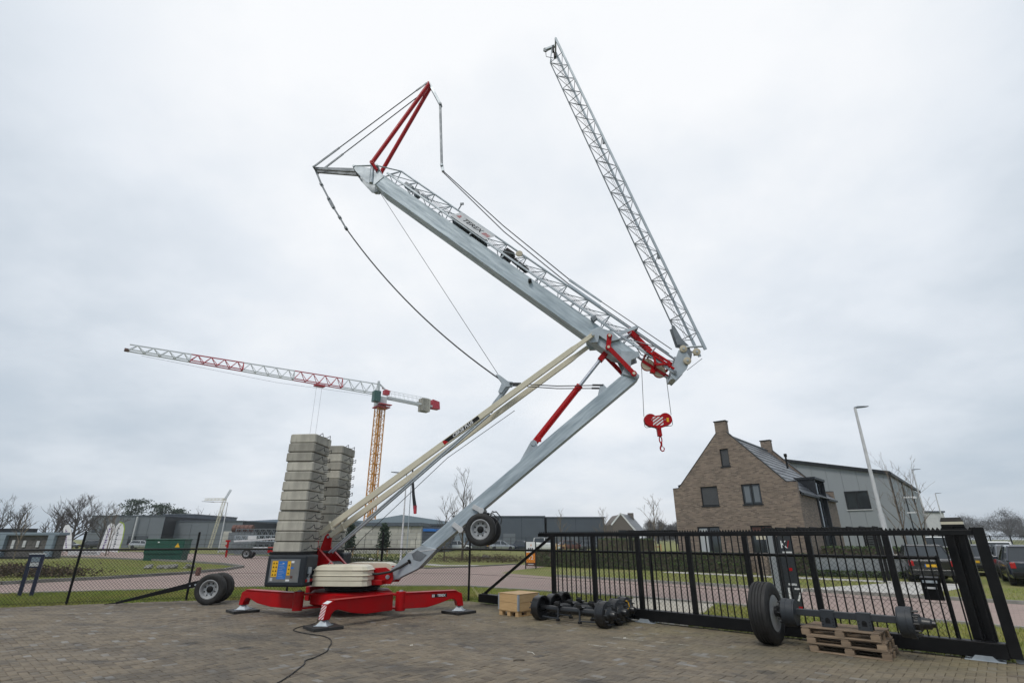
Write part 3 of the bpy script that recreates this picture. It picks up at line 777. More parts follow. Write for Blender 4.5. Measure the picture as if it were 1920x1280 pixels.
# ================================================================== WHEELS
def wheel_parts(parent, c, axis, rad, width, rimr, name='wheel', grooves=3, dished=1):
    """wheel > tyre, rim, hub; axis points to the side that shows the dish"""
    ax = Vector(axis).normalized()
    w = width/2
    w_ = MB()
    prof = [(rimr, -w*0.80), (rimr+0.02, -w*0.95), (rad*0.80, -w*1.0), (rad*0.93, -w*0.95), (rad*0.985, -w*0.80)]
    for k in range(grooves):
        x = -w*0.62 + 1.24*w*(k+0.5)/grooves
        prof += [(rad, x-0.010), (rad-0.012, x-0.007), (rad-0.012, x+0.007), (rad, x+0.010)]
    prof += [(rad*0.985, w*0.80), (rad*0.93, w*0.95), (rad*0.80, w*1.0), (rimr+0.02, w*0.95), (rimr, w*0.80)]
    wb = MB(); wb.lathe(prof, c, ax, 44, closed=True)
    root = wb.build(name, 'rubber', parent, smooth=True)
    d = dished
    rp = [(rimr+0.004, -w*0.9), (rimr-0.02, -w*0.85), (rimr-0.035, -w*0.3), (rimr-0.035, w*0.25), (rimr-0.012, w*0.8), (rimr+0.012, w*0.93), (rimr+0.016, w*0.98), (rimr-0.004, w*1.0), (rimr-0.03, w*0.78),
          (rimr*0.80, w*0.60), (rimr*0.78, w*0.30), (rimr*0.52, w*0.18), (rimr*0.46, w*0.32), (0.0, w*0.32)]
    MB().lathe([(q, h*d) for q, h in rp], c, ax, 36).build('rim', 'rim', root, smooth=True)
    hb = MB(); hb.lathe([(rimr*0.36, w*0.30*d), (rimr*0.36, w*0.52*d), (rimr*0.28, w*0.62*d), (0, w*0.64*d)], c, ax, 20)
    hb.build('hub', 'black', root, smooth=True)
    ref = Vector((0,0,1)) if abs(ax.z) < 0.9 else Vector((1,0,0))
    u = ax.cross(ref).normalized(); v = u.cross(ax)
    nb = MB(); hl = MB()
    for k in range(8):
        a = 2*math.pi*k/8
        p = Vector(c) + (u*math.cos(a) + v*math.sin(a))*rimr*0.44 + ax*(w*0.22*d)
        MB().tube(p, p + ax*(0.03*d), 0.012, 6).build('wheel_nut', 'galv', root)
        p2 = Vector(c) + (u*math.cos(a+0.39) + v*math.sin(a+0.39))*rimr*0.66 + ax*(w*0.245*d)
        MB().tube(p2, p2 + ax*(0.012*d), 0.02, 8).build('hand_hole', 'black', root)
    return root

# ================================================================== DOLLY beside the fence
t = thing('transport_dolly', 'two-wheeled transport dolly with a long black drawbar beside the fence', 'dolly', (-8.55, 16.3, 0.018), R(6))
wheel_parts(t, (0,-0.28,0.40), (0,-1,0), 0.40, 0.24, 0.235)
wheel_parts(t, (0,0.28,0.40), (0,1,0), 0.40, 0.24, 0.235)
MB().tube((0,-0.2,0.40),(0,0.2,0.40),0.06,12).build('axle', 'black_paint', t, smooth=True)
b = MB(); b.beam((0.15,0,0.66),(-0.75,0,0.47),0.14,0.16); b.beam((-0.75,0,0.47),(-2.55,0,0.05),0.12,0.14,w2=0.10,h2=0.06)
b.build('drawbar', 'black_paint', t, bevel=0.008)
b = MB(); b.beam((-2.53,0,0.05),(-2.86,0,0.022),0.07,0.03,w2=0.03,h2=0.02); b.build('towing_eye', 'black_paint', t)
b = MB(); b.beam((0.05,-0.1,0.44),(0.05,-0.1,0.66),0.1,0.12); b.beam((0.05,0.1,0.44),(0.05,0.1,0.66),0.1,0.12); b.build('axle_bracket', 'black_paint', t)
b = MB(); b.tube((-0.52,-0.09,0.50),(-0.52,0.09,0.50),0.025,10); b.tube((-0.66,-0.09,0.475),(-0.66,0.09,0.475),0.018,8); b.build('locking_pin', 'galv', t, smooth=True)

# ================================================================== CRATE
cx = Vector((0.02, 13.95, 0))
t = thing('wooden_crate', 'pine box with grey metal corner hinges on pallet blocks by the gate', 'crate', (0.17, 14.12, 0.018), R(-44))
W_, D_, Z0, Z1 = 0.66, 0.74, 0.115, 0.475
for zz in (0, 1):
    za, zb = Z0 + zz*0.18, Z0 + zz*0.18 + 0.174
    for s in (-1, 1):
        MB().bb(-W_/2+0.002, W_/2-0.002, s*D_/2-0.01, s*D_/2+0.01, za, zb).build('board', 'pine', t, bevel=0.002)
        MB().bb(s*W_/2-0.01, s*W_/2+0.01, -D_/2+0.011, D_/2-0.011, za, zb).build('board', 'pine', t, bevel=0.002)
MB().bb(-W_/2-0.015, W_/2+0.015, -D_/2-0.015, D_/2+0.015, Z1, Z1+0.012).build('lid', 'pine', t, bevel=0.002)
for sx in (-1, 1):
    for sy in (-1, 1):
        b = MB(); b.bb(sx*W_/2-0.03 if sx > 0 else sx*W_/2-0.013, sx*W_/2+0.013 if sx > 0 else sx*W_/2+0.03, sy*D_/2-0.013 if sy < 0 else sy*D_/2-0.03, sy*D_/2+0.03 if sy < 0 else sy*D_/2+0.013, Z0+0.01, Z1-0.005)
        b.build('corner_hinge', 'galv', t)
for x in (-0.27, 0, 0.27):
    for y in (-0.3, 0, 0.3): MB().bb(x-0.05,x+0.05,y-0.06,y+0.06,0.02,0.095).build('block', 'pine', t)
    MB().bb(x-0.055,x+0.055,-0.36,0.36,0,0.02).build('runner', 'pine', t)
MB().bb(-0.33,0.33,-0.37,0.37,0.095,0.114).build('deck', 'pine', t)

# ================================================================== BRAKE AXLES on the ground
def brake_axle(loc, lab, turn=0):
    t = thing('brake_axle', lab, 'axle', (loc[0], loc[1], 0.018), A1 + turn, 'three brake axles lying by the gate')
    for s in (-1, 1):
        b = MB(); b.lathe([(0.235,-0.10),(0.25,-0.09),(0.25,0.06),(0.258,0.065),(0.258,0.10),(0.225,0.10),(0.215,-0.02),(0.07,-0.03)], (s*0.86,0,0.255), (-s,0,0), 36)
        b.build('brake_drum', 'axle_black', t, smooth=True)
        b = MB(); b.lathe([(0.0,-0.27),(0.055,-0.265),(0.07,-0.24),(0.08,-0.16),(0.13,-0.13),(0.15,-0.10),(0.15,-0.08)], (s*0.86,0,0.255), (-s,0,0), 24)
        h = b.build('hub', 'axle_black', t, smooth=True)
        b = MB()
        for k in range(10):
            a = 2*math.pi*k/10
            p = Vector((s*(0.86+0.09), 0.19*math.cos(a), 0.255+0.19*math.sin(a)))
            MB().tube(p, p + Vector((s*0.085,0,0)), 0.013, 6).build('wheel_stud', 'axle_grey', h)
    MB().tube((-0.84,0,0.255),(0.84,0,0.255),0.068,18).build('axle_tube', 'axle_black', t, smooth=True)
    for x in (-0.3, 0.28):
        b = MB(); b.bb(x-0.05,x+0.05,-0.10,0.10,0.325,0.345); b.beam((x,-0.08,0.34),(x,-0.13,0.40),0.14,0.02,up=(0,1,0))
        b.plate([(x-0.09,0.35),(x+0.05,0.35),(x+0.09,0.43),(x-0.05,0.43)], -0.12, -0.105)
        b.build('spring_seat', 'axle_black', t, bevel=0.004)
        b = MB(); b.tube((x+0.01,-0.09,0.30),(x+0.03,-0.13,0.08),0.022,8); b.lathe([(0,-0.03),(0.045,-0.03),(0.05,0.02),(0,0.03)], (x+0.03,-0.13,0.07), (0,0,1), 12)
        b.build('slack_lever', 'axle_black', t, smooth=True)
    b = MB(); b.tube((-0.72,-0.11,0.10),(-0.28,-0.13,0.09),0.016,8); b.tube((0.31,-0.13,0.09),(0.72,-0.11,0.10),0.016,8); b.build('camshaft', 'axle_grey', t, smooth=True)
    return t
b0 = Vector((1.30, 12.62, 0))
brake_axle(b0, 'black brake axle on the ground, nearest the camera of the three')
a2 = brake_axle(b0 + N1*0.52 - D1*0.03, 'black brake axle on the ground, middle one of the three')
MB().bb(0.42,0.56,-0.03,0.03,0.324,0.327).build('paper_tag', 'white', a2)
a3 = brake_axle(b0 + N1*1.04 - D1*0.14, 'black brake axle on the ground, closest to the gate of the three')
b = MB(); b.path([(0.99,-0.12,0.44),(1.0,-0.05,0.40),(1.01,-0.04,0.33),(1.0,-0.1,0.27)], 0.012, 6); b.build('yellow_strap', 'yellow', a3)

# ================================================================== TRUCK AXLE with one wheel on pallets
T0 = Vector((4.57, 10.32, 0.018))
t = thing('truck_axle', 'square grey truck axle with a big tyre on one end, resting on pallets', 'truck axle', T0, A1)
wheel_parts(t, (0.0,0,0.50), (1,0,0), 0.50, 0.33, 0.29, grooves=4, dished=-1)
MB().beam((0.42,0,0.55),(2.02,0,0.55),0.10,0.10).build('axle_beam', 'axle_grey', t, bevel=0.01)
for x, s in ((0.40, 1), (2.06, -1)):
    b = MB(); b.lathe([(0.06,0.11),(0.20,0.10),(0.205,0.085),(0.215,0.08),(0.215,-0.02),(0.222,-0.025),(0.222,-0.10),(0.10,-0.11)], (x,0,0.53), (s,0,0), 36)
    b.build('brake_drum', 'axle_grey', t, smooth=True)
    b = MB(); b.lathe([(0.13,-0.11),(0.125,-0.16),(0.085,-0.20),(0.075,-0.30),(0.05,-0.32),(0.045,-0.36),(0,-0.365)], (x,0,0.53), (s,0,0), 24)
    h = b.build('hub', 'axle_black', t, smooth=True)
    b = MB()
    for k in range(10):
        a = 2*math.pi*k/10
        p = Vector((x - s*0.10, 0.165*math.cos(a), 0.53 + 0.165*math.sin(a))); MB().tube(p, p - Vector((s*0.075,0,0)), 0.013, 6).build('wheel_stud', 'axle_black', h)
for x in (0.98, 1.50):
    b = MB()
    pl = [(x-0.10,0.615),(x+0.10,0.615),(x+0.10,0.36),(x-0.10,0.36)]
    b.plate(pl, -0.075, -0.062); b.plate(pl, 0.062, 0.075); b.bb(x-0.098,x+0.098,-0.06,0.06,0.604,0.614)
    p = b.build('spring_plate', 'axle_grey', t, bevel=0.003)
    hb = MB(); hb.lathe([(0,-0.0775),(0.036,-0.0775),(0.036,-0.0745),(0,-0.0745)], (x,0,0.47), (0,1,0), 16); hb.bb(x-0.036,x+0.036,-0.0775,-0.0745,0.42,0.47)
    for k in range(3):
        for s in (-0.075, 0.075): hb.lathe([(0,-0.0775),(0.009,-0.0775),(0.009,-0.0745),(0,-0.0745)], (x+s,0,0.40+0.045*k), (0,1,0), 8)
    hb.build('holes', 'black', p)
    b = MB(); b.tube((x+0.05,-0.055,0.36),(x+0.05,-0.055,0.30),0.012,6); b.build('plate_bolt', 'axle_black', t)

def pallet(loc, rz, lab, seed):
    rd = random.Random(seed)
    t = thing('pallet', lab, 'pallet', loc, rz, 'pallets stacked under the truck axle')
    L_, W2 = 1.12, 0.78
    for y in (-W2/2+0.05, 0, W2/2-0.05):
        MB().bb(-L_/2, L_/2, y-0.05, y+0.05, 0, 0.018).build('bottom_board', 'pallet_wood', t, bevel=0.002)
        for x in (-L_/2+0.065, 0, L_/2-0.065):
            o = MB().bb(-0.065, 0.065, -0.05, 0.05, 0.018, 0.085).build('block', 'pallet_wood', t, bevel=0.003); o.location = (x+rd.uniform(-.008,.008), y, 0)
    for x in (-L_/2+0.065, 0, L_/2-0.065): MB().bb(x-0.05, x+0.05, -W2/2, W2/2, 0.085, 0.101).build('stringer_board', 'pallet_wood', t, bevel=0.002)
    for k in range(6):
        y = -W2/2 + 0.055 + k*(W2-0.11)/5
        o = MB().bb(-L_/2, L_/2, -0.045, 0.045, 0.101, 0.118).build('top_board', 'pallet_wood', t, bevel=0.002); o.location = (rd.uniform(-.012,.012), y, rd.uniform(0,.002))
    return t
PC = Vector((4.91, 9.69, 0)) + D1*0.56 + N1*0.40
pallet((PC.x, PC.y, 0.018), A1, 'weathered pallet on the ground, lowest of the stack under the axle', 1)
pallet((PC.x-0.03, PC.y+0.02, 0.138), A1 + R(1.2), 'weathered pallet in the middle of the stack under the axle', 2)
pallet((PC.x-0.06, PC.y+0.05, 0.258), A1 - R(1.5), 'weathered pallet on top of the stack, right under the axle', 3)

# ================================================================== SELF-ERECTING CRANE
C0 = Vector((-4.08, 14.46, 0)); PHI = R(-4.5)
crane = thing('self_erecting_crane', 'large unfolding crane with galvanised masts, red outriggers and cream struts', 'crane', C0, PHI)
RI = Matrix.Rotation(-PHI, 3, 'Z')
def CL(x, y, z): return RI @ (Vector((x, y, z)) - C0)       # world to crane coordinates (s, l, z)
FEET = dict(front=(-3.89,11.96), left=(-6.82,14.55), right=(-1.33,14.36), back=(-4.27,16.96))

# --- chassis
b = MB()
b.lathe([(0.0,0.24),(0.95,0.24),(1.05,0.28),(1.05,0.50),(0.98,0.53),(0.0,0.53)], (0,0,0), (0,0,1), 8)
b.build('chassis', 'red', crane, bevel=0.01)
colR, colL = (-2.66,13.62), (-5.10,13.62)
colB, colC = (-5.5,15.3), (-2.75,15.25)
def arm(foot, inner, name='outrigger_arm', stripe=False):
    f, i = CL(*foot, 0), CL(*inner, 0)
    d = (f - i); Ln = d.length; d.normalize(); w = Vector((-d.y, d.x, 0))*0.095
    sil = [(-0.02,0.20),(-0.02,0.53),(Ln-0.16,0.53),(Ln-0.10,0.525),(Ln+0.03,0.47),(Ln+0.085,0.185),(Ln-0.07,0.185),(Ln-0.10,0.28),(Ln-0.17,0.345),(Ln-0.26,0.355),(Ln-0.62,0.255),(Ln*0.42,0.20)]
    b = MB()
    b.prism([i + d*a - w + Vector((0,0,z)) for a, z in sil], w*2)
    o = b.build(name, 'red', crane, bevel=0.012)
    b = MB()                                             # flanges along the top
    b.beam(i + d*0.0 + Vector((0,0,0.538)), i + d*(Ln-0.12) + Vector((0,0,0.538)), 0.23, 0.014); b.build('top_flange', 'red', o)
    # jack and foot
    b = MB(); b.tube(f + Vector((0,0,0.16)), f + Vector((0,0,0.22)), 0.045, 12); b.build('jack_screw', 'galv', o, smooth=True)
    b = MB(); q = 0.125
    b.add([f + Vector(v) for v in ((-q,-q,0.085),(q,-q,0.085),(q,q,0.085),(-q,q,0.085),(-0.04,-0.04,0.185),(0.04,-0.04,0.185),(0.04,0.04,0.185),(-0.04,0.04,0.185))],
          [(0,3,2,1),(4,5,6,7),(0,1,5,4),(1,2,6,5),(2,3,7,6),(3,0,4,7)])
    b.box(f + Vector((0,0,0.083)), (0.30,0.30,0.012)); b.build('jack_foot', 'galv', o, bevel=0.004)
    return o, f, i, d, w, Ln
oF, fF, iF, dF, wF, LF = arm(FEET['front'], (-2.86,13.34))
oR, fR, iR, dR, wR, LR = arm(FEET['right'], colR)
oL, fL, iL, dL, wL, LL = arm(FEET['left'], colL)
oB, fB, iB, dB, wB, LB = arm(FEET['back'], colB)
for c_ in (colR, colL):                                  # hinge columns of the swing-out arms
    p = CL(*c_, 0)
    MB().tube(p + Vector((0,0,0.16)), p + Vector((0,0,0.57)), 0.12, 20).build('hinge_column', 'red', crane, smooth=True, bevel=0.006)
    MB().tube(p + Vector((0,0,0.57)), p + Vector((0,0,0.595)), 0.05, 10).build('hinge_pin', 'galv', crane, smooth=True)
    b = MB(); ctr = Vector((0,0,0)); dd = (Vector((0,0,0)) - p); dd.z = 0; dd.normalize()
    for z in (0.21, 0.50): b.beam(p + dd*0.05 + Vector((0,0,z)), p + dd*0.75 + Vector((0,0,z)), 0.24, 0.04)
    b.build('hinge_lug', 'red', crane, bevel=0.005)
# front arm end stripes (red / white) and white top stripe
def quadstrip(org, x, y, w, h, n, mat1, mat2, parent, slant=0.6, name='warning_stripe'):
    bw, bg_ = MB(), MB()
    org, x, y = Vector(org), Vector(x).normalized(), Vector(y).normalized()
    z = x.cross(y)
    bg_.add([org, org + x*w, org + x*w + y*h, org + y*h], [(0,1,2,3)]); bg_.build(name, mat1, parent)
    st = h/n
    for k in range(-5, n+1):
        y0 = k*st; pts = []
        poly = [(0, y0), (w, y0 + slant*w), (w, y0 + slant*w + st*0.5), (0, y0 + st*0.5)]
        poly = clip_rect(poly, w, h)
        if len(poly) > 2: bw.add([org + x*a + y*c_ + z*0.0015 for a, c_ in poly], [tuple(range(len(poly)))])
    bw.build(name, mat2, parent)
e0 = fF + dF*0.0845 + Vector((0,0,0.195))
quadstrip(e0 - (wF if wF.x > 0 else -wF)*0.88, (wF if wF.x > 0 else -wF), Vector((-dF.x*0.19,-dF.y*0.19,0.982)), 0.167, 0.265, 4, 'white', 'red', oF, 0.75)
ez = Vector((0,0,1)); sl = (fF + dF*0.05 + ez*0.40) - (fF - dF*0.02 + ez*0.48)
x_ = (wF if wF.x > 0 else -wF).normalized()
b = MB(); p0, p1 = fF + dF*0.02 + ez*0.477, fF - dF*0.09 + ez*0.523
nn = Vector((dF.x*0.75, dF.y*0.75, 0.66))*0.003
b.add([p0 - x_*0.085 + nn, p0 + x_*0.085 + nn, p1 + x_*0.085 + nn, p1 - x_*0.085 + nn], [(0,1,2,3)]); b.build('reflector', 'white', oF)
# maker's plate on the right arm (black plate, white letters)
nside = -wR.normalized() if wR.y > 0 else wR.normalized()
xd = dR if dR.x > 0 else -dR
pc = iR + dR*(LR*0.62) + Vector((0,0,0.445)) + nside*0.0975
b = MB(); b.add([pc - xd*0.20 - ez*0.038, pc + xd*0.20 - ez*0.038, pc + xd*0.20 + ez*0.038, pc - xd*0.20 + ez*0.038], [(0,1,2,3)]); b.build('name_plate', 'black', oR)
lettering('lettering', 'TEREX', 0.072, 'white', oR, pc + xd*0.055 + nside*0.002, xd, ez, bold=0.0022)
b = MB(); q = pc - xd*0.155 + nside*0.002; b.add([q - xd*0.03 - ez*0.028, q + xd*0.03 - ez*0.028, q + xd*0.03 + ez*0.028, q - xd*0.03 + ez*0.028], [(0,1,2,3)]); b.build('emblem', 'white', oR)
b = MB(); q = q + nside*0.001
for dx, dz, w_, h_ in ((0,0.016,0.018,0.004),(0,-0.016,0.018,0.004),(0,0,0.012,0.004),(0,0,0.003,0.018)): b.add([q - xd*w_ + xd*dx + ez*(dz-h_), q + xd*w_ + xd*dx + ez*(dz-h_), q + xd*w_ + xd*dx + ez*(dz+h_), q - xd*w_ + xd*dx + ez*(dz+h_)], [(0,1,2,3)])
b.build('emblem_mark', 'red', oR)

# --- slewing ring and turret
b = MB(); b.lathe([(0.60,0.53),(0.66,0.55),(0.66,0.60),(0.70,0.61),(0.70,0.66),(0.60,0.69),(0,0.69)], (0,0,0), (0,0,1), 48); ring = b.build('slewing_ring', 'black', crane, smooth=True)
b = MB(); b.bb(-1.1,0.95,-0.60,0.60,0.69,0.80); b.build('turret_deck', 'red', crane, bevel=0.01)
for s in (-1, 1):
    b = MB(); b.plate([(0.45,0.80),(0.60,1.06),(0.95,1.08),(1.13,0.97),(1.16,0.80),(1.10,0.70),(0.45,0.70)], s*0.36-0.03, s*0.36+0.03); b.build('mast_lug', 'red', crane, bevel=0.008)
    MB().tube((1.02,s*0.36-0.05,0.86),(1.02,s*0.36+0.05,0.86),0.05,16).build('pivot_pin', 'galv', crane, smooth=True)
    # strut brackets at the rear
    b = MB(); y0, y1 = s*0.41-0.025, s*0.41+0.025
    b.plate([(-1.14,0.80),(-1.14,1.50),(-1.05,1.82),(-0.98,1.88),(-0.90,1.86),(-0.86,1.75),(-0.86,1.52),(-0.25,0.98),(-0.25,0.80),(-0.55,0.80),(-0.92,1.12),(-0.92,0.80)], y0, y1)
    o = b.build('strut_bracket', 'red', crane, bevel=0.006)
    b = MB(); b.beam((-0.86,s*0.41,1.53),(-0.22,s*0.41,0.965),0.12,0.02); b.build('bracket_flange', 'red', o, bevel=0.003)
    MB().tube((-0.95,s*0.41-0.05,1.79),(-0.95,s*0.41+0.05,1.79),0.035,12).build('bracket_pin', 'galv', o, smooth=True)
b = MB(); q = Vector((-0.99,-0.437,1.64)); b.add([q + Vector(v) for v in ((-0.03,0,-0.07),(0.03,0,-0.07),(0.03,0,0.07),(-0.03,0,0.07))], [(0,1,2,3)]); b.build('sticker', 'white', crane)
MB().bb(-1.55,-0.62,-1.36,1.36,0.80,0.86).build('ballast_beam', 'red', crane, bevel=0.008)
MB().bb(-1.62,-0.84,-1.36,1.36,1.39,1.452).build('ballast_tray', 'black', crane, bevel=0.006)
# cream hoods on both sides of the turret: pressed covers with ribs
def hood(y0, y1, x0, x1, mir):
    outl = [(x0,0.14),(x0+0.03,0.04),(x0+0.11,0.0),(x1-0.34,0.0),(x1-0.10,0.07),(x1,0.22),(x1,1.0),(x0,1.0)]
    lv = [(0.69,0.0),(0.80,0.015),(0.82,0.0),(0.90,0.012),(0.925,-0.016),(0.945,0.012),(1.02,0.02),(1.045,-0.012),(1.06,0.022),(1.12,0.05),(1.155,0.13)]
    b = MB(); n = len(outl); o0 = 0
    for z, ins in lv:
        for (x, q) in outl:
            cxm, qm = (x0+x1)/2, 0.6
            xx = x + (cxm-x)*min(1, ins*1.4/abs(x1-x0)*2) if abs(x-cxm) > 1e-6 else x
            qq = q + ins if q < 0.6 else q
            yy = y0 + (y1-y0)*qq
            b.v.append((xx, yy, z))
    for i in range(len(lv)-1):
        for k in range(n): b.f.append((i*n+k, i*n+(k+1) % n, (i+1)*n+(k+1) % n, (i+1)*n+k))
    b.f.append(tuple((len(lv)-1)*n + k for k in range(n))); b.f.append(tuple(range(n-1,-1,-1)))
    return b.build('turret_hood', 'cream', crane, bevel=0.008)
hood(-1.05,-0.44,-0.66,0.70,False)
hood(1.05,0.30,-0.40,0.92,True)
b = MB(); b.path([(-0.68,-1.0,0.88),(-0.5,-1.03,0.94),(-0.32,-0.98,1.12),(-0.27,-0.9,1.24),(-0.22,-0.85,1.2),(-0.2,-0.8,1.12)], 0.009, 6); b.build('hood_cable', 'galv_dark', crane, smooth=True)
# control cabinet under the near ballast stack
cab = MB(); x0, x1, yN, yF, z0, z1 = -1.60,-0.64,-1.44,-0.78,0.70,1.39
cab.bb(x0,x1,yN,yF,z0,z1); cabo = cab.build('control_cabinet', 'cabinet', crane, bevel=0.05, seg=3)
MB().bb(x0+0.10,x1-0.14,yN-0.006,yN+0.01,z0+0.10,z1-0.09).build('panel_frame', 'galv_dark', cabo)
MB().bb(x0+0.115,x1-0.155,yN-0.010,yN,z0+0.115,z1-0.105).build('panel', 'panel_grey', cabo)
yy = yN-0.0125
def sticker(xa, xb, za, zb, m, nm='sticker'): MB().bb(xa, xb, yy, yy+0.004, za, zb).build(nm, m, cabo)
sticker(-1.45,-1.31,0.92,1.26,'yellow'); sticker(-1.305,-1.09,0.87,1.255,'blue'); sticker(-1.075,-0.995,0.95,1.255,'yellow')
sticker(-0.99,-0.92,1.215,1.26,'white'); sticker(-1.0,-0.92,1.09,1.13,'blue'); sticker(-1.46,-1.40,0.83,0.90,'white_dull'); sticker(-1.08,-0.99,0.825,0.865,'white'); sticker(-0.98,-0.92,0.885,0.94,'dark_brown')
b = MB()
for i in range(4):
    for j in range(2):
        px_, pz_ = -1.41 + 0.065*j, 0.965 + 0.082*i
        b.add([(px_-0.022,yy-0.001,pz_-0.018),(px_+0.022,yy-0.001,pz_-0.018),(px_,yy-0.001,pz_+0.022)], [(0,1,2)])
for i in range(3):
    b.add([(-1.055,yy-0.001,1.0+0.085*i-0.018),(-1.015,yy-0.001,1.0+0.085*i-0.018),(-1.035,yy-0.001,1.0+0.085*i+0.02)], [(0,1,2)])
b.build('warning_signs', 'black', cabo)
b = MB()
for k in range(9): b.bb(-1.28,-1.28+0.15-0.03*(k % 3), yy-0.001, yy, 0.895+0.036*k, 0.899+0.036*k)
b.bb(-1.20,-1.16,yy-0.001,yy,1.195,1.215); b.build('print', 'white_dull', cabo)
b = MB(); b.bb(x1-0.005,x1+0.05,-1.30,-1.20,0.98,1.12); b.bb(x1-0.005,x1+0.04,-1.30,-1.22,0.80,0.90); b.tube((x1+0.02,-1.26,0.92),(x1+0.05,-1.26,1.0),0.02,8); b.build('cabinet_latch', 'galv', cabo)
# second cabinet on the far side
MB().bb(-1.60,-0.64,0.80,1.44,0.70,1.385).build('rear_cabinet', 'cabinet', crane, bevel=0.05, seg=3)
b = MB(); b.tube((-0.55,-0.25,1.0),(-0.55,0.25,1.0),0.2,24); b.build('winch_drum', 'black', crane, smooth=True)

# --- lower mast: box beam from the turret up to the knuckle
du = Vector((0.775, 0, 0.632)); nu = Vector((-0.632, 0, 0.775))
b = MB()
b.plate([(1.78,1.60),(7.10,5.935),(7.28,6.05),(7.48,6.02),(7.66,5.93),(7.58,5.85),(2.63,1.88),(2.16,1.50)], -0.25, 0.25)
lm = b.build('lower_mast', 'galv_lower', crane, bevel=0.006)
b = MB()
for s in (-1, 1): b.plate([(1.80,1.585),(1.46,1.40),(1.00,0.97),(0.94,0.86),(1.0,0.77),(1.12,0.76),(1.75,1.05),(2.20,1.505)], s*0.255-0.018, s*0.255+0.018)
b.plate([(1.72,1.53),(1.40,1.31),(1.12,0.98),(1.14,0.88),(1.78,1.10),(2.1,1.45)], -0.22, 0.22)
b.build('mast_foot', 'galv', lm, bevel=0.006)
b = MB(); b.prism([(1.56,-0.275,1.38),(1.70,-0.275,1.48),(1.95,-0.275,1.37),(1.80,-0.275,1.22),(1.62,-0.275,1.26)], (0,-0.012,0)); b.build('foot_gusset', 'galv_dark', lm, bevel=0.003)
b = MB(); b.beam((1.45,-0.276,1.41),(2.18,-0.276,1.50),0.012,0.02); b.build('weld_seam', 'white_dull', lm)
b = MB(); b.path([(0.5,-0.62,0.92),(0.85,-0.60,0.94),(1.1,-0.45,0.98),(1.3,-0.31,1.08),(1.45,-0.285,1.17),(1.52,-0.25,1.21)], 0.028, 8); b.build('hydraulic_hose', 'rubber', lm, smooth=True)
MB().tube((1.50,-0.29,1.20),(1.52,-0.268,1.215),0.055,14).build('hose_port', 'black', lm, smooth=True)
# axle brackets and transport wheels under the lower mast
for (a, c_) in (((3.10,2.53),(3.32,2.44)), ((2.60,2.10),(2.80,1.98))):
    for s in (-1, 1):
        b = MB(); p = Vector((a[0], s*0.30, a[1])); q = Vector((c_[0], s*0.30, c_[1]-0.02))
        b.beam(p, q, 0.07, 0.12, up=(0.6,0,0.8)); b.tube(q - Vector((0,0.05,0)), q + Vector((0,0.05,0)), 0.075, 16)
        b.build('axle_bracket', 'white_dull', lm, bevel=0.008)
wheel_parts(lm, (3.36,-0.62,1.96), (0,-1,0), 0.385, 0.235, 0.225)
wheel_parts(lm, (3.36,0.62,1.96), (0,1,0), 0.385, 0.235, 0.225)
MB().tube((3.36,-0.55,1.96),(3.36,0.55,1.96),0.06,14).build('axle', 'axle_black', lm, smooth=True)
b = MB()
for s in (-1, 1):
    b.beam((3.36,s*0.3,2.0),(3.40,s*0.3,2.40),0.09,0.12); b.beam((3.36,s*0.3,2.02),(2.82,s*0.3,1.98),0.08,0.10)
b.build('suspension', 'axle_black', lm, bevel=0.006)
b = MB(); b.path([(3.5,-0.1,2.3),(3.62,-0.15,2.34),(3.75,-0.2,2.22),(3.7,-0.25,2.05)], 0.014, 6); b.path([(3.48,0.1,2.35),(3.66,0.1,2.42),(3.82,0.05,2.25),(3.8,0.0,2.1)], 0.014, 6); b.path([(3.5,0.0,2.25),(3.58,-0.05,2.42),(3.72,-0.05,2.38)], 0.012, 6); b.build('brake_hose', 'rubber', lm, smooth=True)
# lug on the lower mast for the cylinder and the anchor of the guy ropes
for s in (-1, 1): MB().plate([(4.28,3.63),(4.62,4.22),(4.70,4.26),(4.78,4.20),(4.80,4.05)], s*0.12-0.015, s*0.12+0.015).build('cylinder_lug', 'galv', lm, bevel=0.003)
MB().tube((4.68,-0.16,4.16),(4.68,0.16,4.16),0.065,16).build('cylinder_pin', 'galv', lm, smooth=True)
for s in (-1, 1): MB().plate([(6.50,5.46),(6.58,5.76),(6.66,5.78),(6.72,5.70),(6.76,5.66)], s*0.16-0.012, s*0.16+0.012).build('guy_anchor', 'galv', lm, bevel=0.003)

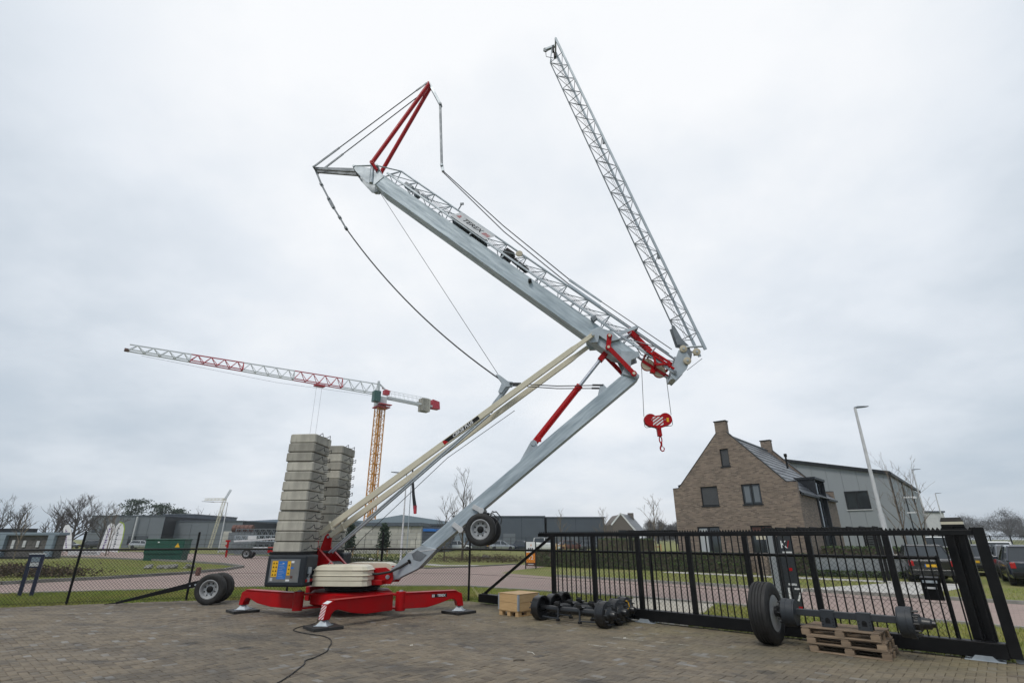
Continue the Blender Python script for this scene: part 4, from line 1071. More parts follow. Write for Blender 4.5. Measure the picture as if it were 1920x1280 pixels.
# --- erection cylinder
b = MB(); b.tube((4.72,0,4.21),(6.00,0,5.765),0.088,24); b.tube((5.94,0,5.69),(6.02,0,5.79),0.098,24)
cy = b.build('erection_cylinder', 'red', crane, smooth=True)
MB().tube((6.0,0,5.765),(6.70,0,6.62),0.05,18).build('piston_rod', 'chrome', cy, smooth=True)
b = MB(); b.beam((6.62,0,6.52),(6.84,0,6.78),0.20,0.15); b.build('rod_head', 'red', cy, bevel=0.01)
b = MB(); b.path([(4.80,-0.095,4.18),(5.2,-0.1,4.67),(5.6,-0.1,5.15),(5.9,-0.1,5.52)], 0.014, 6); b.bb(4.75,4.90,-0.12,-0.08,4.20,4.34); b.build('cylinder_pipe', 'red', cy)
for s in (-1, 1):
    b = MB(); y = s*0.34
    b.beam((6.905,y,7.13),(6.85,y,6.78),0.045,0.13,up=(1,0,0)); b.tube((6.905,y-0.024,7.13),(6.905,y+0.024,7.13),0.075,18); b.tube((6.85,y-0.024,6.78),(6.85,y+0.024,6.78),0.08,18)
    lk = b.build('short_link', 'red', crane, smooth=True)
    b = MB(); y = s*0.39
    b.beam((6.85,y,6.78),(7.49,y,5.99),0.045,0.12,up=(1,0,1)); b.tube((6.85,y-0.024,6.78),(6.85,y+0.024,6.78),0.075,18); b.tube((7.49,y-0.024,5.99),(7.49,y+0.024,5.99),0.08,18)
    b.build('long_link', 'red', crane, smooth=True)
    b = MB()
    for px_, pz_ in ((6.905,7.13),(6.85,6.78),(7.49,5.99)): b.tube((px_, s*0.43, pz_), (px_, s*0.30, pz_), 0.04, 14)
    b.build('link_pin', 'cream', crane, smooth=True)
MB().tube((6.85,-0.38,6.78),(6.85,0.38,6.78),0.045,14).build('link_shaft', 'red', crane, smooth=True)

# --- cream struts
for s in (-1, 1):
    y = s*0.41
    b = MB(); p, q = Vector((-0.93,y,1.80)), Vector((6.43,y,7.16)); d = (q-p).normalized()
    b.beam(p + d*0.02, p + d*0.5, 0.09, 0.12, h2=0.15); b.beam(p + d*0.5, q - d*0.75, 0.11, 0.148); b.beam(q - d*0.75, q - d*0.55, 0.11, 0.148, w2=0.08, h2=0.12); b.beam(q - d*0.55, q + d*0.03, 0.08, 0.12, h2=0.11)
    st = b.build('strut', 'cream', crane, bevel=0.006)
    MB().tube((6.43,y-0.07,7.16),(6.43,y+0.07,7.16),0.04,14).build('strut_pin', 'galv', st, smooth=True)
    b = MB(); b.beam(p + d*0.45 + Vector((-0.06,0,0.10)), p + d*0.45 + Vector((0.06,0,-0.11)), 0.16, 0.02, up=d); b.build('strut_band', 'cream', st)
    if s < 0:
        nrm = Vector((0,-1,0)); a0, a1 = 3.97, 5.14                      # decal along the near strut
        u = Vector((-d.z, 0, d.x))
        k0 = p + d*a0 - Vector((0,0.0565,0)); k1 = p + d*a1 - Vector((0,0.0565,0))
        MB().add([k0 - u*0.055, k1 - u*0.055, k1 + u*0.055, k0 + u*0.055], [(0,1,2,3)]).build('decal', 'black', st)
        MB().add([k0 - u*0.0545 + nrm*0.001, k0 + d*0.13 - u*0.0545 + nrm*0.001, k0 + d*0.06 + u*0.0545 + nrm*0.001, k0 + u*0.0545 + nrm*0.001], [(0,1,2,3)]).build('decal_tip', 'red', st)
        lettering('lettering', 'CBR28 PLUS', 0.122, 'white', st, (k0 + k1)/2 + d*0.05 + nrm*0.002, d, u, shear=0.25, spacing=1.02, bold=0.003)
    # galvanised rope tube on the strut's underside
b = MB(); p, q = Vector((-0.72,0.05,1.40)), Vector((3.45,0.05,5.06))
b.tube(p + Vector((0,-0.06,0)), q + Vector((0,-0.06,0)), 0.028, 10); b.tube(p + Vector((0,0.16,0)), q + Vector((0,0.16,0)), 0.028, 10)
b.build('guy_bar', 'galv', crane, smooth=True)
b = MB()
for y in (-0.01, 0.21): b.beam((3.45,y,5.10),(3.62,y,5.36),0.03,0.10,up=(0,0,1)); b.beam((3.62,y,5.36),(3.98,y,5.86),0.03,0.09,up=(0,0,1))
b.build('guy_link', 'galv', crane, bevel=0.006)

# --- upper mast: box beam, hinged at the knuckle
e = Vector((0.767,0,-0.642)); n_ = Vector((0.642,0,0.767))
o0 = Vector((1.60,0,11.72))                       # on the top edge
def UM(a, y, h): p = o0 + e*a + n_*h; return (p.x, y, p.z)
def um_poly(pts): return [(UM(a,0,h)[0], UM(a,0,h)[2]) for a, h in pts]
b = MB(); b.plate(um_poly([(-2.45,0.0),(7.9,0.0),(7.9,-0.30),(7.45,-0.49),(-2.0,-0.49),(-2.5,-0.42)]), -0.25, 0.25)
um = b.build('upper_mast', 'galv_upper', crane, bevel=0.006)
# head of the mast with rear frame
b = MB()
for s in (-1, 1): b.plate([(-1.40,13.72),(-1.27,13.50),(-0.82,12.98),(-0.55,12.88),(-0.25,13.20),(-0.42,13.42),(-0.60,13.40),(-0.72,13.56),(-1.30,13.76)], s*0.26-0.012, s*0.26+0.012)
b.build('head_plate', 'galv', um, bevel=0.004)
b = MB()
for s in (-1, 1):
    b.tube((-1.36,s*0.26,13.72), (-0.70,s*0.26,13.70), 0.03, 10); b.tube((-0.66,s*0.27,12.95), (-0.68,s*0.27,13.74), 0.07, 12)
b.tube((-1.36,-0.3,13.71), (-1.36,0.3,13.71), 0.04, 12)
b.build('head_frame', 'galv', um, smooth=True)
# gussets where struts and links take hold
for s in (-1, 1):
    b = MB(); b.plate([(6.28,7.16),(6.40,7.33),(6.62,7.42),(7.0,7.27),(7.20,7.03),(6.95,6.98),(6.82,7.0),(6.62,7.16),(6.58,6.96),(6.38,6.95)], s*0.30-0.045, s*0.30+0.045); b.build('strut_gusset', 'galv', um, bevel=0.006)
    b = MB(); b.plate([(7.22,6.70),(7.70,6.66),(7.72,6.52),(7.47,6.42),(7.44,6.20),(7.66,5.96),(7.58,5.86),(7.18,6.02),(7.27,6.24),(7.16,6.52)], s*0.275-0.022, s*0.275+0.022); b.build('knuckle_plate', 'galv', um, bevel=0.005)
MB().plate([(7.25,6.68),(7.60,6.60),(7.42,6.38),(7.32,6.30),(7.22,6.5)], -0.25, 0.25).build('knuckle_block', 'galv_dark', um)
b = MB(); b.box((4.66,-0.31,9.01), (0.10,0.12,0.09)); b.build('guide_peg', 'black', um, bevel=0.01)
b = MB(); b.plate([(6.40,7.72),(6.52,7.78),(6.60,7.68),(6.48,7.58)], -0.40, -0.25); b.build('guide_peg', 'galv_dark', um, bevel=0.01)

# --- first jib section, a lattice lying along the mast
def lattice(parent, A0, A1_, Nv, Wd, depth, nb, rc, rr, rd, brace=True, mats=('galv','galv','galv')):
    """apex chord A0->A1_, two rails at depth below (direction Nv) and +-Wd"""
    A0, A1_, Nv = Vector(A0), Vector(A1_), Vector(Nv).normalized()
    Yv = Vector((0,1,0)); d = A1_ - A0
    MB().tube(A0, A1_, rc, 10).build('apex_chord', mats[0], parent, smooth=True)
    for s in (-1, 1):
        p, q = A0 + Nv*depth + Yv*s*Wd, A1_ + Nv*depth + Yv*s*Wd
        MB().beam(p - d.normalized()*0.1, q + d.normalized()*0.1, rr*1.5, rr*2, up=Nv).build('rail', mats[1], parent, bevel=0.004)
    def bit(nm, p, q, r): MB().tube(p, q, r, 6).build(nm, mats[2], parent, smooth=True)
    for k in range(nb+1):
        a = A0 + d*(k/nb)
        L_ = [a + Nv*depth + Yv*s*Wd for s in (-1, 1)]
        bit('cross_tube', L_[0], L_[1], rd*0.8)
        for s in (0, 1): bit('lattice_post', a, L_[s], rd)
        if k < nb:
            a2 = A0 + d*((k+1)/nb)
            for s in (0, 1): bit('lattice_diagonal', L_[s], a2, rd*0.85)
            L2 = [a2 + Nv*depth + Yv*s*Wd for s in (-1, 1)]
            if brace: bit('cross_tube', L_[0], L2[1], rd*0.6)
jib1 = MB().bb(*[q for p in ((UM(-2.9,0,0.12)[0]-0.05, UM(-2.9,0,0.12)[0]+0.05), (-0.33,0.33), (UM(-2.9,0,0.12)[2]-0.03, UM(-2.9,0,0.12)[2]+0.03)) for q in p]).build('inner_jib', 'galv', crane)
lattice(jib1, UM(-2.25,0,0.58), UM(9.0,0,0.58), -n_, 0.31, 0.47, 14, 0.030, 0.030, 0.0165, brace=False)
b = MB()
for s in (-1, 1):
    b.tube(UM(-2.85,s*0.31,0.12), UM(-2.25,0,0.58), 0.022, 6)
    for k in range(7):
        a = -1.2 + 1.35*k
        b.beam(UM(a,s*0.27,0.0), UM(a+0.04,s*0.30,0.10), 0.03, 0.05)
b.build('jib_stays', 'galv', jib1)
for y in (-0.08, 0.02, 0.12): MB().tube(UM(-1.2,y,0.35), UM(8.6,y,0.33), 0.006, 5).build('hoist_rope', 'steel_rope', jib1)
# drive units along the jib
b = MB(); p = UM(-1.55,0,0.26); b.box(p, (0.36,0.22,0.14), Matrix.Rotation(R(40),3,'Y')); b.tube(UM(-1.15,-0.12,0.22), UM(-1.15,0.14,0.22), 0.11, 16); b.tube(UM(-0.9,-0.1,0.25), UM(-0.6,-0.1,0.22), 0.07, 12); b.build('trolley_winch', 'galv_dark', jib1, smooth=True)
b = MB(); b.box(UM(2.85,0.02,0.27), (0.32,0.3,0.34), Matrix.Rotation(R(40),3,'Y')); b.tube(UM(3.15,-0.14,0.20), UM(3.75,-0.14,0.16), 0.09, 14); b.build('hoist_motor', 'black', jib1, bevel=0.02)
b = MB(); b.lathe([(0,-0.02),(0.10,-0.02),(0.11,0.0),(0.10,0.02),(0,0.02)], UM(3.18,-0.2,0.46), (0,1,0), 18); b.build('rope_guide', 'cream_pulley', jib1, smooth=True)
b = MB(); b.tube(UM(0.42,0,0.60), UM(0.36,0,0.85), 0.02, 6); b.box(UM(0.36,0,0.85), (0.12,0.05,0.06)); b.build('wind_gauge', 'galv_dark', jib1)
# name board on the jib
nb_ = MB(); q = [UM(0.60,-0.07,0.55), UM(2.10,-0.07,0.55), UM(2.08,-0.36,0.13), UM(0.58,-0.36,0.13)]
nb_.prism(q, (0.008,0.012,0.01)); board = nb_.build('name_board', 'white_dull', jib1)
up_ = (Vector(q[0]) - Vector(q[3])).normalized(); ctr = (Vector(q[0])+Vector(q[1])+Vector(q[2])+Vector(q[3]))/4
fn = e.cross(up_).normalized(); fn = fn if fn.y < 0 else -fn
lettering('lettering', 'TEREX', 0.27, 'black', board, ctr + fn*0.004 - e*0.02, e, up_, shear=0.2, bold=0.005)
r_ = ctr - e*0.58 + fn*0.004
for k in range(3):
    MB().add([r_ + up_*(-0.07+0.06*k) - e*(0.07-0.018*k), r_ + up_*(-0.07+0.06*k) + e*(0.07-0.018*k), r_ + up_*(-0.035+0.06*k) + e*(0.07-0.018*k), r_ + up_*(-0.035+0.06*k) - e*(0.07-0.018*k)], [(0,1,2,3)]).build('emblem_bar', 'red', board)
r_ = ctr + e*0.57 + fn*0.004
for k in range(4):
    MB().add([r_ + up_*(-0.085+0.045*k) - e*(0.12-0.03*(k % 2)), r_ + up_*(-0.085+0.045*k) + e*0.13, r_ + up_*(-0.065+0.045*k) + e*0.13, r_ + up_*(-0.065+0.045*k) - e*(0.12-0.03*(k % 2))], [(0,1,2,3)]).build('emblem_bar', 'red', board)
MB().add([r_ - e*0.15 - up_*0.085, r_ - e*0.125 - up_*0.085, r_ - e*0.045 + up_*0.085, r_ - e*0.07 + up_*0.085], [(0,1,2,3)]).build('emblem_bar', 'red', board)
b = MB(); b.prism([UM(0.62,-0.28,0.16), UM(2.12,-0.28,0.16), UM(2.12,0.25,0.02), UM(0.62,0.25,0.02)], (0.02,0,0.03)); b.build('board_backing', 'galv_dark', board)

# --- end of the first jib: hinge, sheaves, trolley
b = MB()
for s in (-1, 1):
    b.plate([(8.50,5.92),(8.62,5.80),(8.80,5.96),(8.96,6.12),(9.10,6.42),(9.02,6.60),(8.80,6.68),(8.70,6.45)], s*0.27-0.015, s*0.27+0.015)
b.bb(8.50,8.66,-0.27,0.27,5.84,5.92)
b.build('jib_end', 'galv', jib1, bevel=0.006)
for (px_, pz_, yv) in ((8.93,6.70,-0.24),(8.95,6.52,-0.18),(8.99,6.34,-0.26),(9.28,6.60,-0.24)):
    b = MB(); b.lathe([(0,-0.03),(0.098,-0.03),(0.104,-0.026),(0.085,0),(0.104,0.026),(0.098,0.03),(0,0.03)], (px_,yv-0.06,pz_), (0,1,0), 24); sh = b.build('sheave', 'cream_pulley', jib1, smooth=True)
    MB().tube((px_,yv-0.11,pz_),(px_,yv+0.2,pz_),0.028,10).build('sheave_pin', 'galv', sh, smooth=True)
b = MB(); b.beam(UM(7.25,0.0,0.52), UM(8.55,0.0,0.26), 0.16, 0.16); b.build('folding_cylinder', 'red', jib1, bevel=0.03)
b = MB(); b.beam(UM(7.15,-0.28,0.10), UM(7.45,-0.28,0.62), 0.03, 0.10, up=e); b.beam(UM(7.15,0.28,0.10), UM(7.45,0.28,0.62), 0.03, 0.10, up=e); b.beam(UM(7.45,-0.3,0.62), UM(7.45,0.3,0.62), 0.08, 0.05); b.build('folding_bracket', 'galv', jib1, bevel=0.006)
b = MB(); b.path([UM(8.3,-0.1,0.3), UM(8.6,-0.14,0.2), UM(8.9,-0.1,0.28), UM(9.0,0,0.4)], 0.016, 6); b.path([UM(7.6,0.05,0.3), UM(8.0,0.1,0.15), UM(8.4,0.05,0.25)], 0.014, 6); b.build('hydraulic_hose', 'rubber', jib1, smooth=True)
# trolley (red frame with two sheaves) hanging on the rails
tr = MB()
for s in (-1, 1):
    y = s*0.36
    for a_, c_ in (((7.90,6.66),(8.60,6.10)),((8.08,6.62),(8.11,6.24)),((8.11,6.24),(8.54,6.26)),((8.08,6.62),(8.54,6.26))):
        tr.beam((a_[0],y,a_[1]),(c_[0],y,c_[1]),0.05,0.06)
tr.beam((8.11,-0.36,6.24),(8.11,0.36,6.24),0.05,0.06); tr.beam((7.92,-0.36,6.64),(7.92,0.36,6.64),0.05,0.06); tr.beam((8.54,-0.36,6.26),(8.54,0.36,6.26),0.05,0.06)
tro = tr.build('trolley', 'red', jib1, bevel=0.006)
for (px_, pz_) in ((7.94,6.33),(8.25,6.12)):
    b = MB(); b.lathe([(0,-0.03),(0.165,-0.03),(0.17,-0.025),(0.145,0),(0.17,0.025),(0.165,0.03),(0,0.03)], (px_,-0.08,pz_), (0,1,0), 28); b.build('sheave', 'cream_pulley', tro, smooth=True)
    b = MB(); b.lathe([(0.172,-0.034),(0.180,-0.034),(0.180,0.034),(0.172,0.034)], (px_,-0.08,pz_), (0,1,0), 28, closed=True); b.build('sheave_guard', 'red', tro, smooth=True)
for s in (-0.125, -0.035): MB().beam((7.80,s,6.45),(8.40,s,6.00),0.015,0.085).build('sheave_plate', 'red', tro, bevel=0.003)
MB().beam((8.12,-0.08,6.26),(8.05,-0.08,6.08),0.14,0.14,up=(1,0,0)).build('rope_block', 'red', tro, bevel=0.01)
for s in (-1, 1):
    for px_, pz_ in ((7.93,6.58),(8.62,6.02)): MB().tube((px_,s*0.28,pz_),(px_,s*0.36,pz_),0.045,12).build('trolley_roller', 'galv_dark', tro, smooth=True)
for (a_, c_) in (((7.775,-0.08,6.31),(7.72,-0.02,4.86)), ((8.42,-0.08,6.10),(8.455,-0.02,4.90))): MB().tube(a_, c_, 0.008, 5).build('hoist_rope', 'steel_rope', tro)
MB().tube((8.97,-0.25,6.09),(9.42,-0.25,6.42),0.008,5).build('tail_rope', 'steel_rope', jib1)

# --- second jib section pointing up
J0, J1 = Vector((8.93,0,7.06)), Vector((5.52,0,18.21))
dj = (J1-J0).normalized(); nj = Vector((0.956,0,0.293))
jib2 = MB()
for s in (-1, 1): jib2.plate([(8.72,7.46),(8.80,7.50),(8.98,7.06),(9.14,6.86),(9.20,6.60),(9.14,6.40),(9.02,6.58),(8.93,6.88),(8.83,6.90)], s*0.12-0.012, s*0.12+0.012)
jib2 = jib2.build('outer_jib', 'galv_dark', crane, bevel=0.004)
lattice(jib2, J0, J1, nj, 0.30, 0.46, 17, 0.020, 0.034, 0.0125, mats=('galv_dark','galv','galv_dark'))
b = MB()
for s in (-1, 1): b.beam(J0 + nj*0.46 + Vector((0,s*0.3,0)) - dj*0.55, J0 + nj*0.46 + Vector((0,s*0.3,0)), 0.055, 0.08, up=nj)
for s in (-1, 1): b.tube(J0 + nj*0.46 + Vector((0,s*0.3,0)) - dj*0.45, J0 + Vector((0,s*0.1,0)) - dj*0.25, 0.03, 8)
b.build('jib_root', 'galv', jib2)
b = MB(); top = J1 + nj*0.46 + dj*0.75
for s in (-1, 1):
    b.beam(J1 + nj*0.46 + Vector((0,s*0.3,0)), top + Vector((0,s*0.3,0)), 0.055, 0.075, up=nj); b.tube(J1, J1 + nj*0.2 + dj*0.42 + Vector((0,s*0.25,0)), 0.016, 6)
b.beam(top + Vector((0,-0.32,0)), top + Vector((0,0.32,0)), 0.06, 0.08); b.beam(top, top - nj*0.42 - dj*0.06, 0.10, 0.08); b.build('jib_tip', 'galv', jib2)
b = MB(); p = top - nj*0.42 - dj*0.06; b.lathe([(0,-0.03),(0.085,-0.03),(0.07,0),(0.085,0.03),(0,0.03)], p, (0,1,0), 18); b.build('tip_sheave', 'galv_dark', jib2, smooth=True)
b = MB(); b.path([p, p + Vector((0.02,0,-0.35)), J1 + nj*0.18 + dj*0.18], 0.012, 6); b.box(J1 + nj*0.28 + dj*0.28, (0.10,0.12,0.22)); b.box(J1 + nj*0.32 + dj*0.62, (0.08,0.1,0.3)); b.build('tip_gear', 'black', jib2)
for y in (-0.05, 0.08): MB().tube(J0 + nj*0.22 + Vector((0,y,0)), J1 + nj*0.25 + Vector((0,y,0)), 0.005, 5).build('trolley_rope', 'steel_rope', jib2)
for f_ in (0.23, 0.63): b = MB(); b.box(J0 + (J1-J0)*f_ + nj*0.43 + Vector((0,-0.27,0)), (0.07,0.06,0.26)); b.build('rope_clamp', 'galv_dark', jib2)

# --- A-frame, guys and rods
AT = Vector((1.0,0,17.48))
for s in (-1, 1):
    b = MB(); p = Vector((-0.68,s*0.36,13.74)); q = AT + Vector((0,s*0.09,-0.05)); b.tube(p, q, 0.072, 16); b.tube(p - Vector((0,0.05,0)), p + Vector((0,0.05,0)), 0.075, 14); b.build('a_frame_leg', 'red', crane, smooth=True)
b = MB(); b.tube((-0.68,-0.42,13.74),(-0.68,0.42,13.74),0.03,10); b.tube(AT - Vector((0,0.16,0)), AT + Vector((0,0.16,0)), 0.04, 12); b.tube((0.82,-0.12,17.0),(0.82,0.12,17.0),0.035,10); b.tube((-0.68,-0.36,13.72),(-0.5,-0.3,13.45),0.05,10); b.build('a_frame_pin', 'red', crane, smooth=True)
RE = Vector((-2.85,0,13.86))
b = MB()
for s in (-1, 1): b.beam((-1.28,s*0.10,13.66), RE + Vector((0.0,s*0.08,0)), 0.07, 0.15, w2=0.06, h2=0.10)
b.tube(RE - Vector((0,0.2,0)), RE + Vector((0,0.2,0)), 0.035, 10); b.build('rear_spreader', 'galv_dark', crane, bevel=0.006)
for s in (-1, 1):
    a_ = RE + Vector((0,s*0.17,0)); c_ = AT + Vector((-0.05,s*0.13,0.0)); dd = c_ - a_
    b = MB(); b.beam(a_, a_ + dd*0.22, 0.03, 0.07); b.beam(c_ - dd*0.10, c_, 0.03, 0.06); b.build('guy_fork', 'galv_dark', crane, bevel=0.004)
    MB().tube(a_ + dd*0.2, c_ - dd*0.09, 0.018, 8).build('rear_guy', 'steel_rope', crane, smooth=True)
H1, H2, H3 = Vector((1.48,0,16.50)), Vector((1.66,0,13.75)), Vector((1.72,0,13.50))
for s in (-1, 1):
    b = MB(); b.beam(AT + Vector((0.02,s*0.06,0.04)), H1 + Vector((0,s*0.06,0)), 0.02, 0.09, up=(0,1,0) if False else (1,0,0.4)); b.build('hanger_plate', 'galv', crane, bevel=0.003)
b = MB(); b.beam(H1 + Vector((-0.02,0,0.06)), H2, 0.10, 0.075, up=(1,0,0)); b.tube(H1 - Vector((0,0.09,0)), H1 + Vector((0,0.09,0)), 0.05, 12); b.build('hanger_rod', 'galv_dark', crane, bevel=0.008)
b = MB(); b.beam(H2 + Vector((0,0,0.05)), H3, 0.09, 0.09, up=(1,0,0)); b.tube(H2 - Vector((0,0.08,0)), H2 + Vector((0,0.08,0)), 0.05, 12); b.build('hanger_fork', 'galv', crane, bevel=0.006)
for s in (-1, 1):
    K = Vector(UM(5.05,s*0.16,0.70)); b = MB(); b.path([H3 + Vector((0,s*0.05,0)), (H3 + K)/2 + Vector((0,s*0.10,-0.16)), K], 0.016, 7); b.build('jib_guy', 'steel_rope', crane, smooth=True)
    MB().beam(K - e*0.1, K + e*1.1, 0.04, 0.075, up=n_, h2=0.05).build('guy_lug', 'galv', crane, bevel=0.006)
    MB().path([K + e*1.1, UM(8.6,s*0.18,0.70)], 0.012, 6).build('jib_guy', 'steel_rope', crane, smooth=True)
# long guy from the rear spreader to the fork above the struts, with its chain of plates
JN = Vector((3.92,0,5.90))
ch = [RE + Vector((0.02,0,-0.05)), Vector((-2.55,0,13.22)), Vector((-2.20,0,12.60)), Vector((-2.00,0,12.25)), Vector((-1.72,0,11.82)), Vector((-1.45,0,11.38))]
for i, (a_, c_) in enumerate(zip(ch[:-1], ch[1:])):
    b = MB()
    if i < 2: b.beam(a_, c_, 0.05, 0.05, up=(0,1,0))
    for y in (-0.035, 0.035): b.beam(a_ + Vector((0,y,0)), c_ + Vector((0,y,0)), 0.015, 0.11 if i == 2 else 0.055, up=(1,0,0.7))
    b.tube(c_ - Vector((0,0.07,0)), c_ + Vector((0,0.07,0)), 0.05, 12); b.build('chain_plate', 'galv_dark', crane, bevel=0.004)
pts = []
for k in range(17):
    f_ = k/16; p = ch[-1].lerp(JN, f_); pts.append(p + Vector((-0.24*4*f_*(1-f_)*0.6, 0, -0.30*4*f_*(1-f_))))
MB().path(pts, 0.021, 8).build('main_guy', 'steel_rope', crane, smooth=True)
MB().path([(-0.52,0.1,12.92),(3.78,0.1,6.05)], 0.008, 5).build('erection_rope', 'steel_rope', crane)
b = MB(); b.path([(3.78,0.1,6.05),(3.85,0.1,5.85),(3.6,0.1,5.15)], 0.008, 5); b.path([(4.2,-0.44,5.0),(2.4,-0.44,3.75),(0.2,-0.2,1.75),(-0.2,-0.1,1.3)], 0.009, 5); b.build('erection_rope', 'steel_rope', crane)
b = MB()
for y in (-0.06, 0.06): b.plate([(3.62,6.17),(3.74,6.14),(3.98,5.95),(4.12,5.93),(4.10,5.80),(3.92,5.78),(3.80,5.60),(3.70,5.64),(3.80,5.90)], y-0.01, y+0.01)
b.build('guy_yoke', 'galv', crane, bevel=0.004)
for s in (-1, 1):
    b = MB(); a_, c_ = Vector((4.08,s*0.10,5.87)), Vector((6.66,s*0.16,5.74)); b.path([a_, a_.lerp(c_,0.5) - Vector((0,0,0.05)), c_], 0.014, 7); b.beam(a_ - Vector((0.05,0,0)), a_ + Vector((0.28,0,-0.01)), 0.03, 0.05); b.beam(c_ - Vector((0.30,0,-0.01)), c_, 0.03, 0.05); b.build('fore_guy', 'steel_rope', crane, smooth=True)

# ================================================================== HOOK BLOCK on the hoist rope
hbp = C0 + Matrix.Rotation(PHI,3,'Z') @ Vector((8.08,-0.02,4.48))
t = thing('hook_block', 'red hook block with white stripes hanging from the crane on two ropes', 'hook block', hbp, PHI + R(3))
def arc(cx, cz, r, a0, a1, n): return [(cx + r*math.cos(R(a0+(a1-a0)*k/n)), cz + r*math.sin(R(a0+(a1-a0)*k/n))) for k in range(n+1)]
out_ = arc(-0.20,0.275,0.172,42,262,16) + [(-0.07,0.07),(-0.045,0.03),(0.05,0.03),(0.08,0.075)] + arc(0.205,0.295,0.172,-78,138,16)
b = MB(); b.plate(out_, -0.07, -0.055); b.plate(out_, 0.055, 0.07); b.build('cheek_plate', 'red', t, bevel=0.002)
for cx_ in (-0.20, 0.205):
    MB().lathe([(0,-0.045),(0.15,-0.045),(0.13,0),(0.15,0.045),(0,0.045)], (cx_,0,0.285), (0,1,0), 24).build('sheave', 'galv_dark', t, smooth=True)
    MB().tube((cx_*0.88,-0.08,0.28),(cx_*0.88,0.08,0.28),0.014,8).build('bolt', 'galv', t)
bst = MB(); xx0, xx1, zz0, zz1 = -0.15, 0.13, 0.125, 0.36
for k in range(-3, 4):
    c0_ = k*0.085
    P4 = clip_rect([(0, c0_), (xx1-xx0, c0_+0.20), (xx1-xx0, c0_+0.243), (0, c0_+0.043)], xx1-xx0, zz1-zz0)
    if len(P4) > 2: bst.add([(xx0+x, -0.0725, zz0+z) for x, z in P4], [tuple(range(len(P4)))])
bst.build('warning_stripe', 'white', t)
MB().bb(0.225,0.285,-0.073,-0.0705,0.22,0.33).build('sticker', 'yellow', t)
b = MB(); b.path([(-0.375,-0.02,0.28),(-0.37,-0.02,0.11),(-0.33,-0.02,0.075),(-0.12,-0.02,0.09)], 0.009, 6); b.path([(0.385,-0.02,0.30),(0.385,-0.02,0.16),(0.36,-0.02,0.125),(0.14,-0.02,0.10)], 0.009, 6); b.build('rope_guard', 'galv_dark', t, smooth=True)
b = MB(); b.beam((0.0,0,0.10),(0.015,0,-0.16),0.11,0.115,up=(1,0,0)); b.build('shank', 'red', t, bevel=0.01)
def ring_path(c, rx, rz, rot, n=18): return [(c[0] + rx*math.cos(2*math.pi*k/n)*math.cos(rot), c[1] + rx*math.cos(2*math.pi*k/n)*math.sin(rot), c[2] + rz*math.sin(2*math.pi*k/n)) for k in range(n+1)]
MB().path(ring_path((0.025,0,-0.25),0.036,0.085,0.2), 0.016, 8).build('chain_link', 'red', t, smooth=True)
MB().path(ring_path((0.035,0,-0.36),0.03,0.05,1.7), 0.016, 8).build('chain_link', 'red', t, smooth=True)
hk = [(0.035,0,-0.38),(0.02,0,-0.42),(-0.005,0,-0.465),(0.0,0,-0.52),(0.035,0,-0.555),(0.08,0,-0.545),(0.10,0,-0.50),(0.09,0,-0.455)]
MB().path(hk, 0.026, 10, 0.013).build('hook', 'red', t, smooth=True)
MB().beam((0.035,0,-0.40),(0.088,0,-0.47),0.02,0.012).build('safety_latch', 'galv_dark', t)

# ================================================================== BALLAST BLOCKS in two stacks
def ballast_block(first, loc, rz, lab):
    t = thing('ballast_block', lab, 'concrete block', loc, rz, 'concrete ballast blocks stacked on the crane')
    return t
ORD = ['lowest','second','third','fourth','fifth','sixth','seventh','eighth','ninth','tenth','eleventh','topmost']
def block_mesh():
    b = MB(); hx, hy, h = 0.355, 0.475, 0.224
    lv = [(0.0,0.014),(0.014,0.0),(h-0.024,0.0),(h-0.006,0.012),(h,0.026)]
    base = [(-hx+0.05,-hy),(hx-0.03,-hy),(hx,-hy+0.03),(hx,hy-0.03),(hx-0.03,hy),(-hx+0.05,hy),(-hx,hy-0.05),(-hx,-hy+0.05)]
    n = len(base)
    for z, ins in lv:
        for x, y in base: b.v.append((x - math.copysign(ins, x), y - math.copysign(ins, y), z))
    for i in range(len(lv)-1):
        for k in range(n): b.f.append((i*n+k, i*n+(k+1) % n, (i+1)*n+(k+1) % n, (i+1)*n+k))
    b.f.append(tuple(range(n-1,-1,-1))); b.f.append(tuple((len(lv)-1)*n+k for k in range(n)))
    return b
bmesh_ = None
loopme = None
for st, l0 in ((0, -0.90), (1, 0.90)):
    for k in range(12):
        p = C0 + Matrix.Rotation(PHI,3,'Z') @ Vector((-1.20 + random.uniform(-0.02,0.02), l0 + random.uniform(-0.02,0.02), 1.452 + 0.236*k))
        which = 'nearer' if st == 0 else 'farther'
        lab = f'{ORD[k]} concrete ballast block of the {which} stack' if k in (0, 11) else f'{ORD[k]} concrete ballast block from below in the {which} stack'
        t = thing('ballast_block', lab, 'concrete block', p, PHI + R(random.uniform(-1.1,1.1)), 'concrete ballast blocks stacked on the crane')
        if bmesh_ is None:
            o = block_mesh().build('slab', 'concrete', t, bevel=0.006); bmesh_ = o.data
            b = MB(); b.path([(0.345,-0.30,0.05),(0.42,-0.27,0.06),(0.47,-0.16,0.15),(0.44,-0.04,0.07),(0.50,0.06,0.07),(0.55,0.13,0.13),(0.52,0.20,0.05),(0.43,0.22,0.05),(0.345,0.25,0.05)], 0.0095, 6)
            lo_ = b.build('lifting_loop', 'steel_rope', t, smooth=True); loopme = lo_.data
            b = MB(); b.bb(-0.31,0.31,-0.42,0.42,-0.012,0.0); sp_ = b.build('spacer', 'black', t); spme = sp_.data
        else:
            link('slab', bmesh_, t, 0.006); lo_ = link('lifting_loop', loopme, t); link('spacer', spme, t)
        if k == 11: lo_.location.z = 0.14; lo_.location.x = -0.10

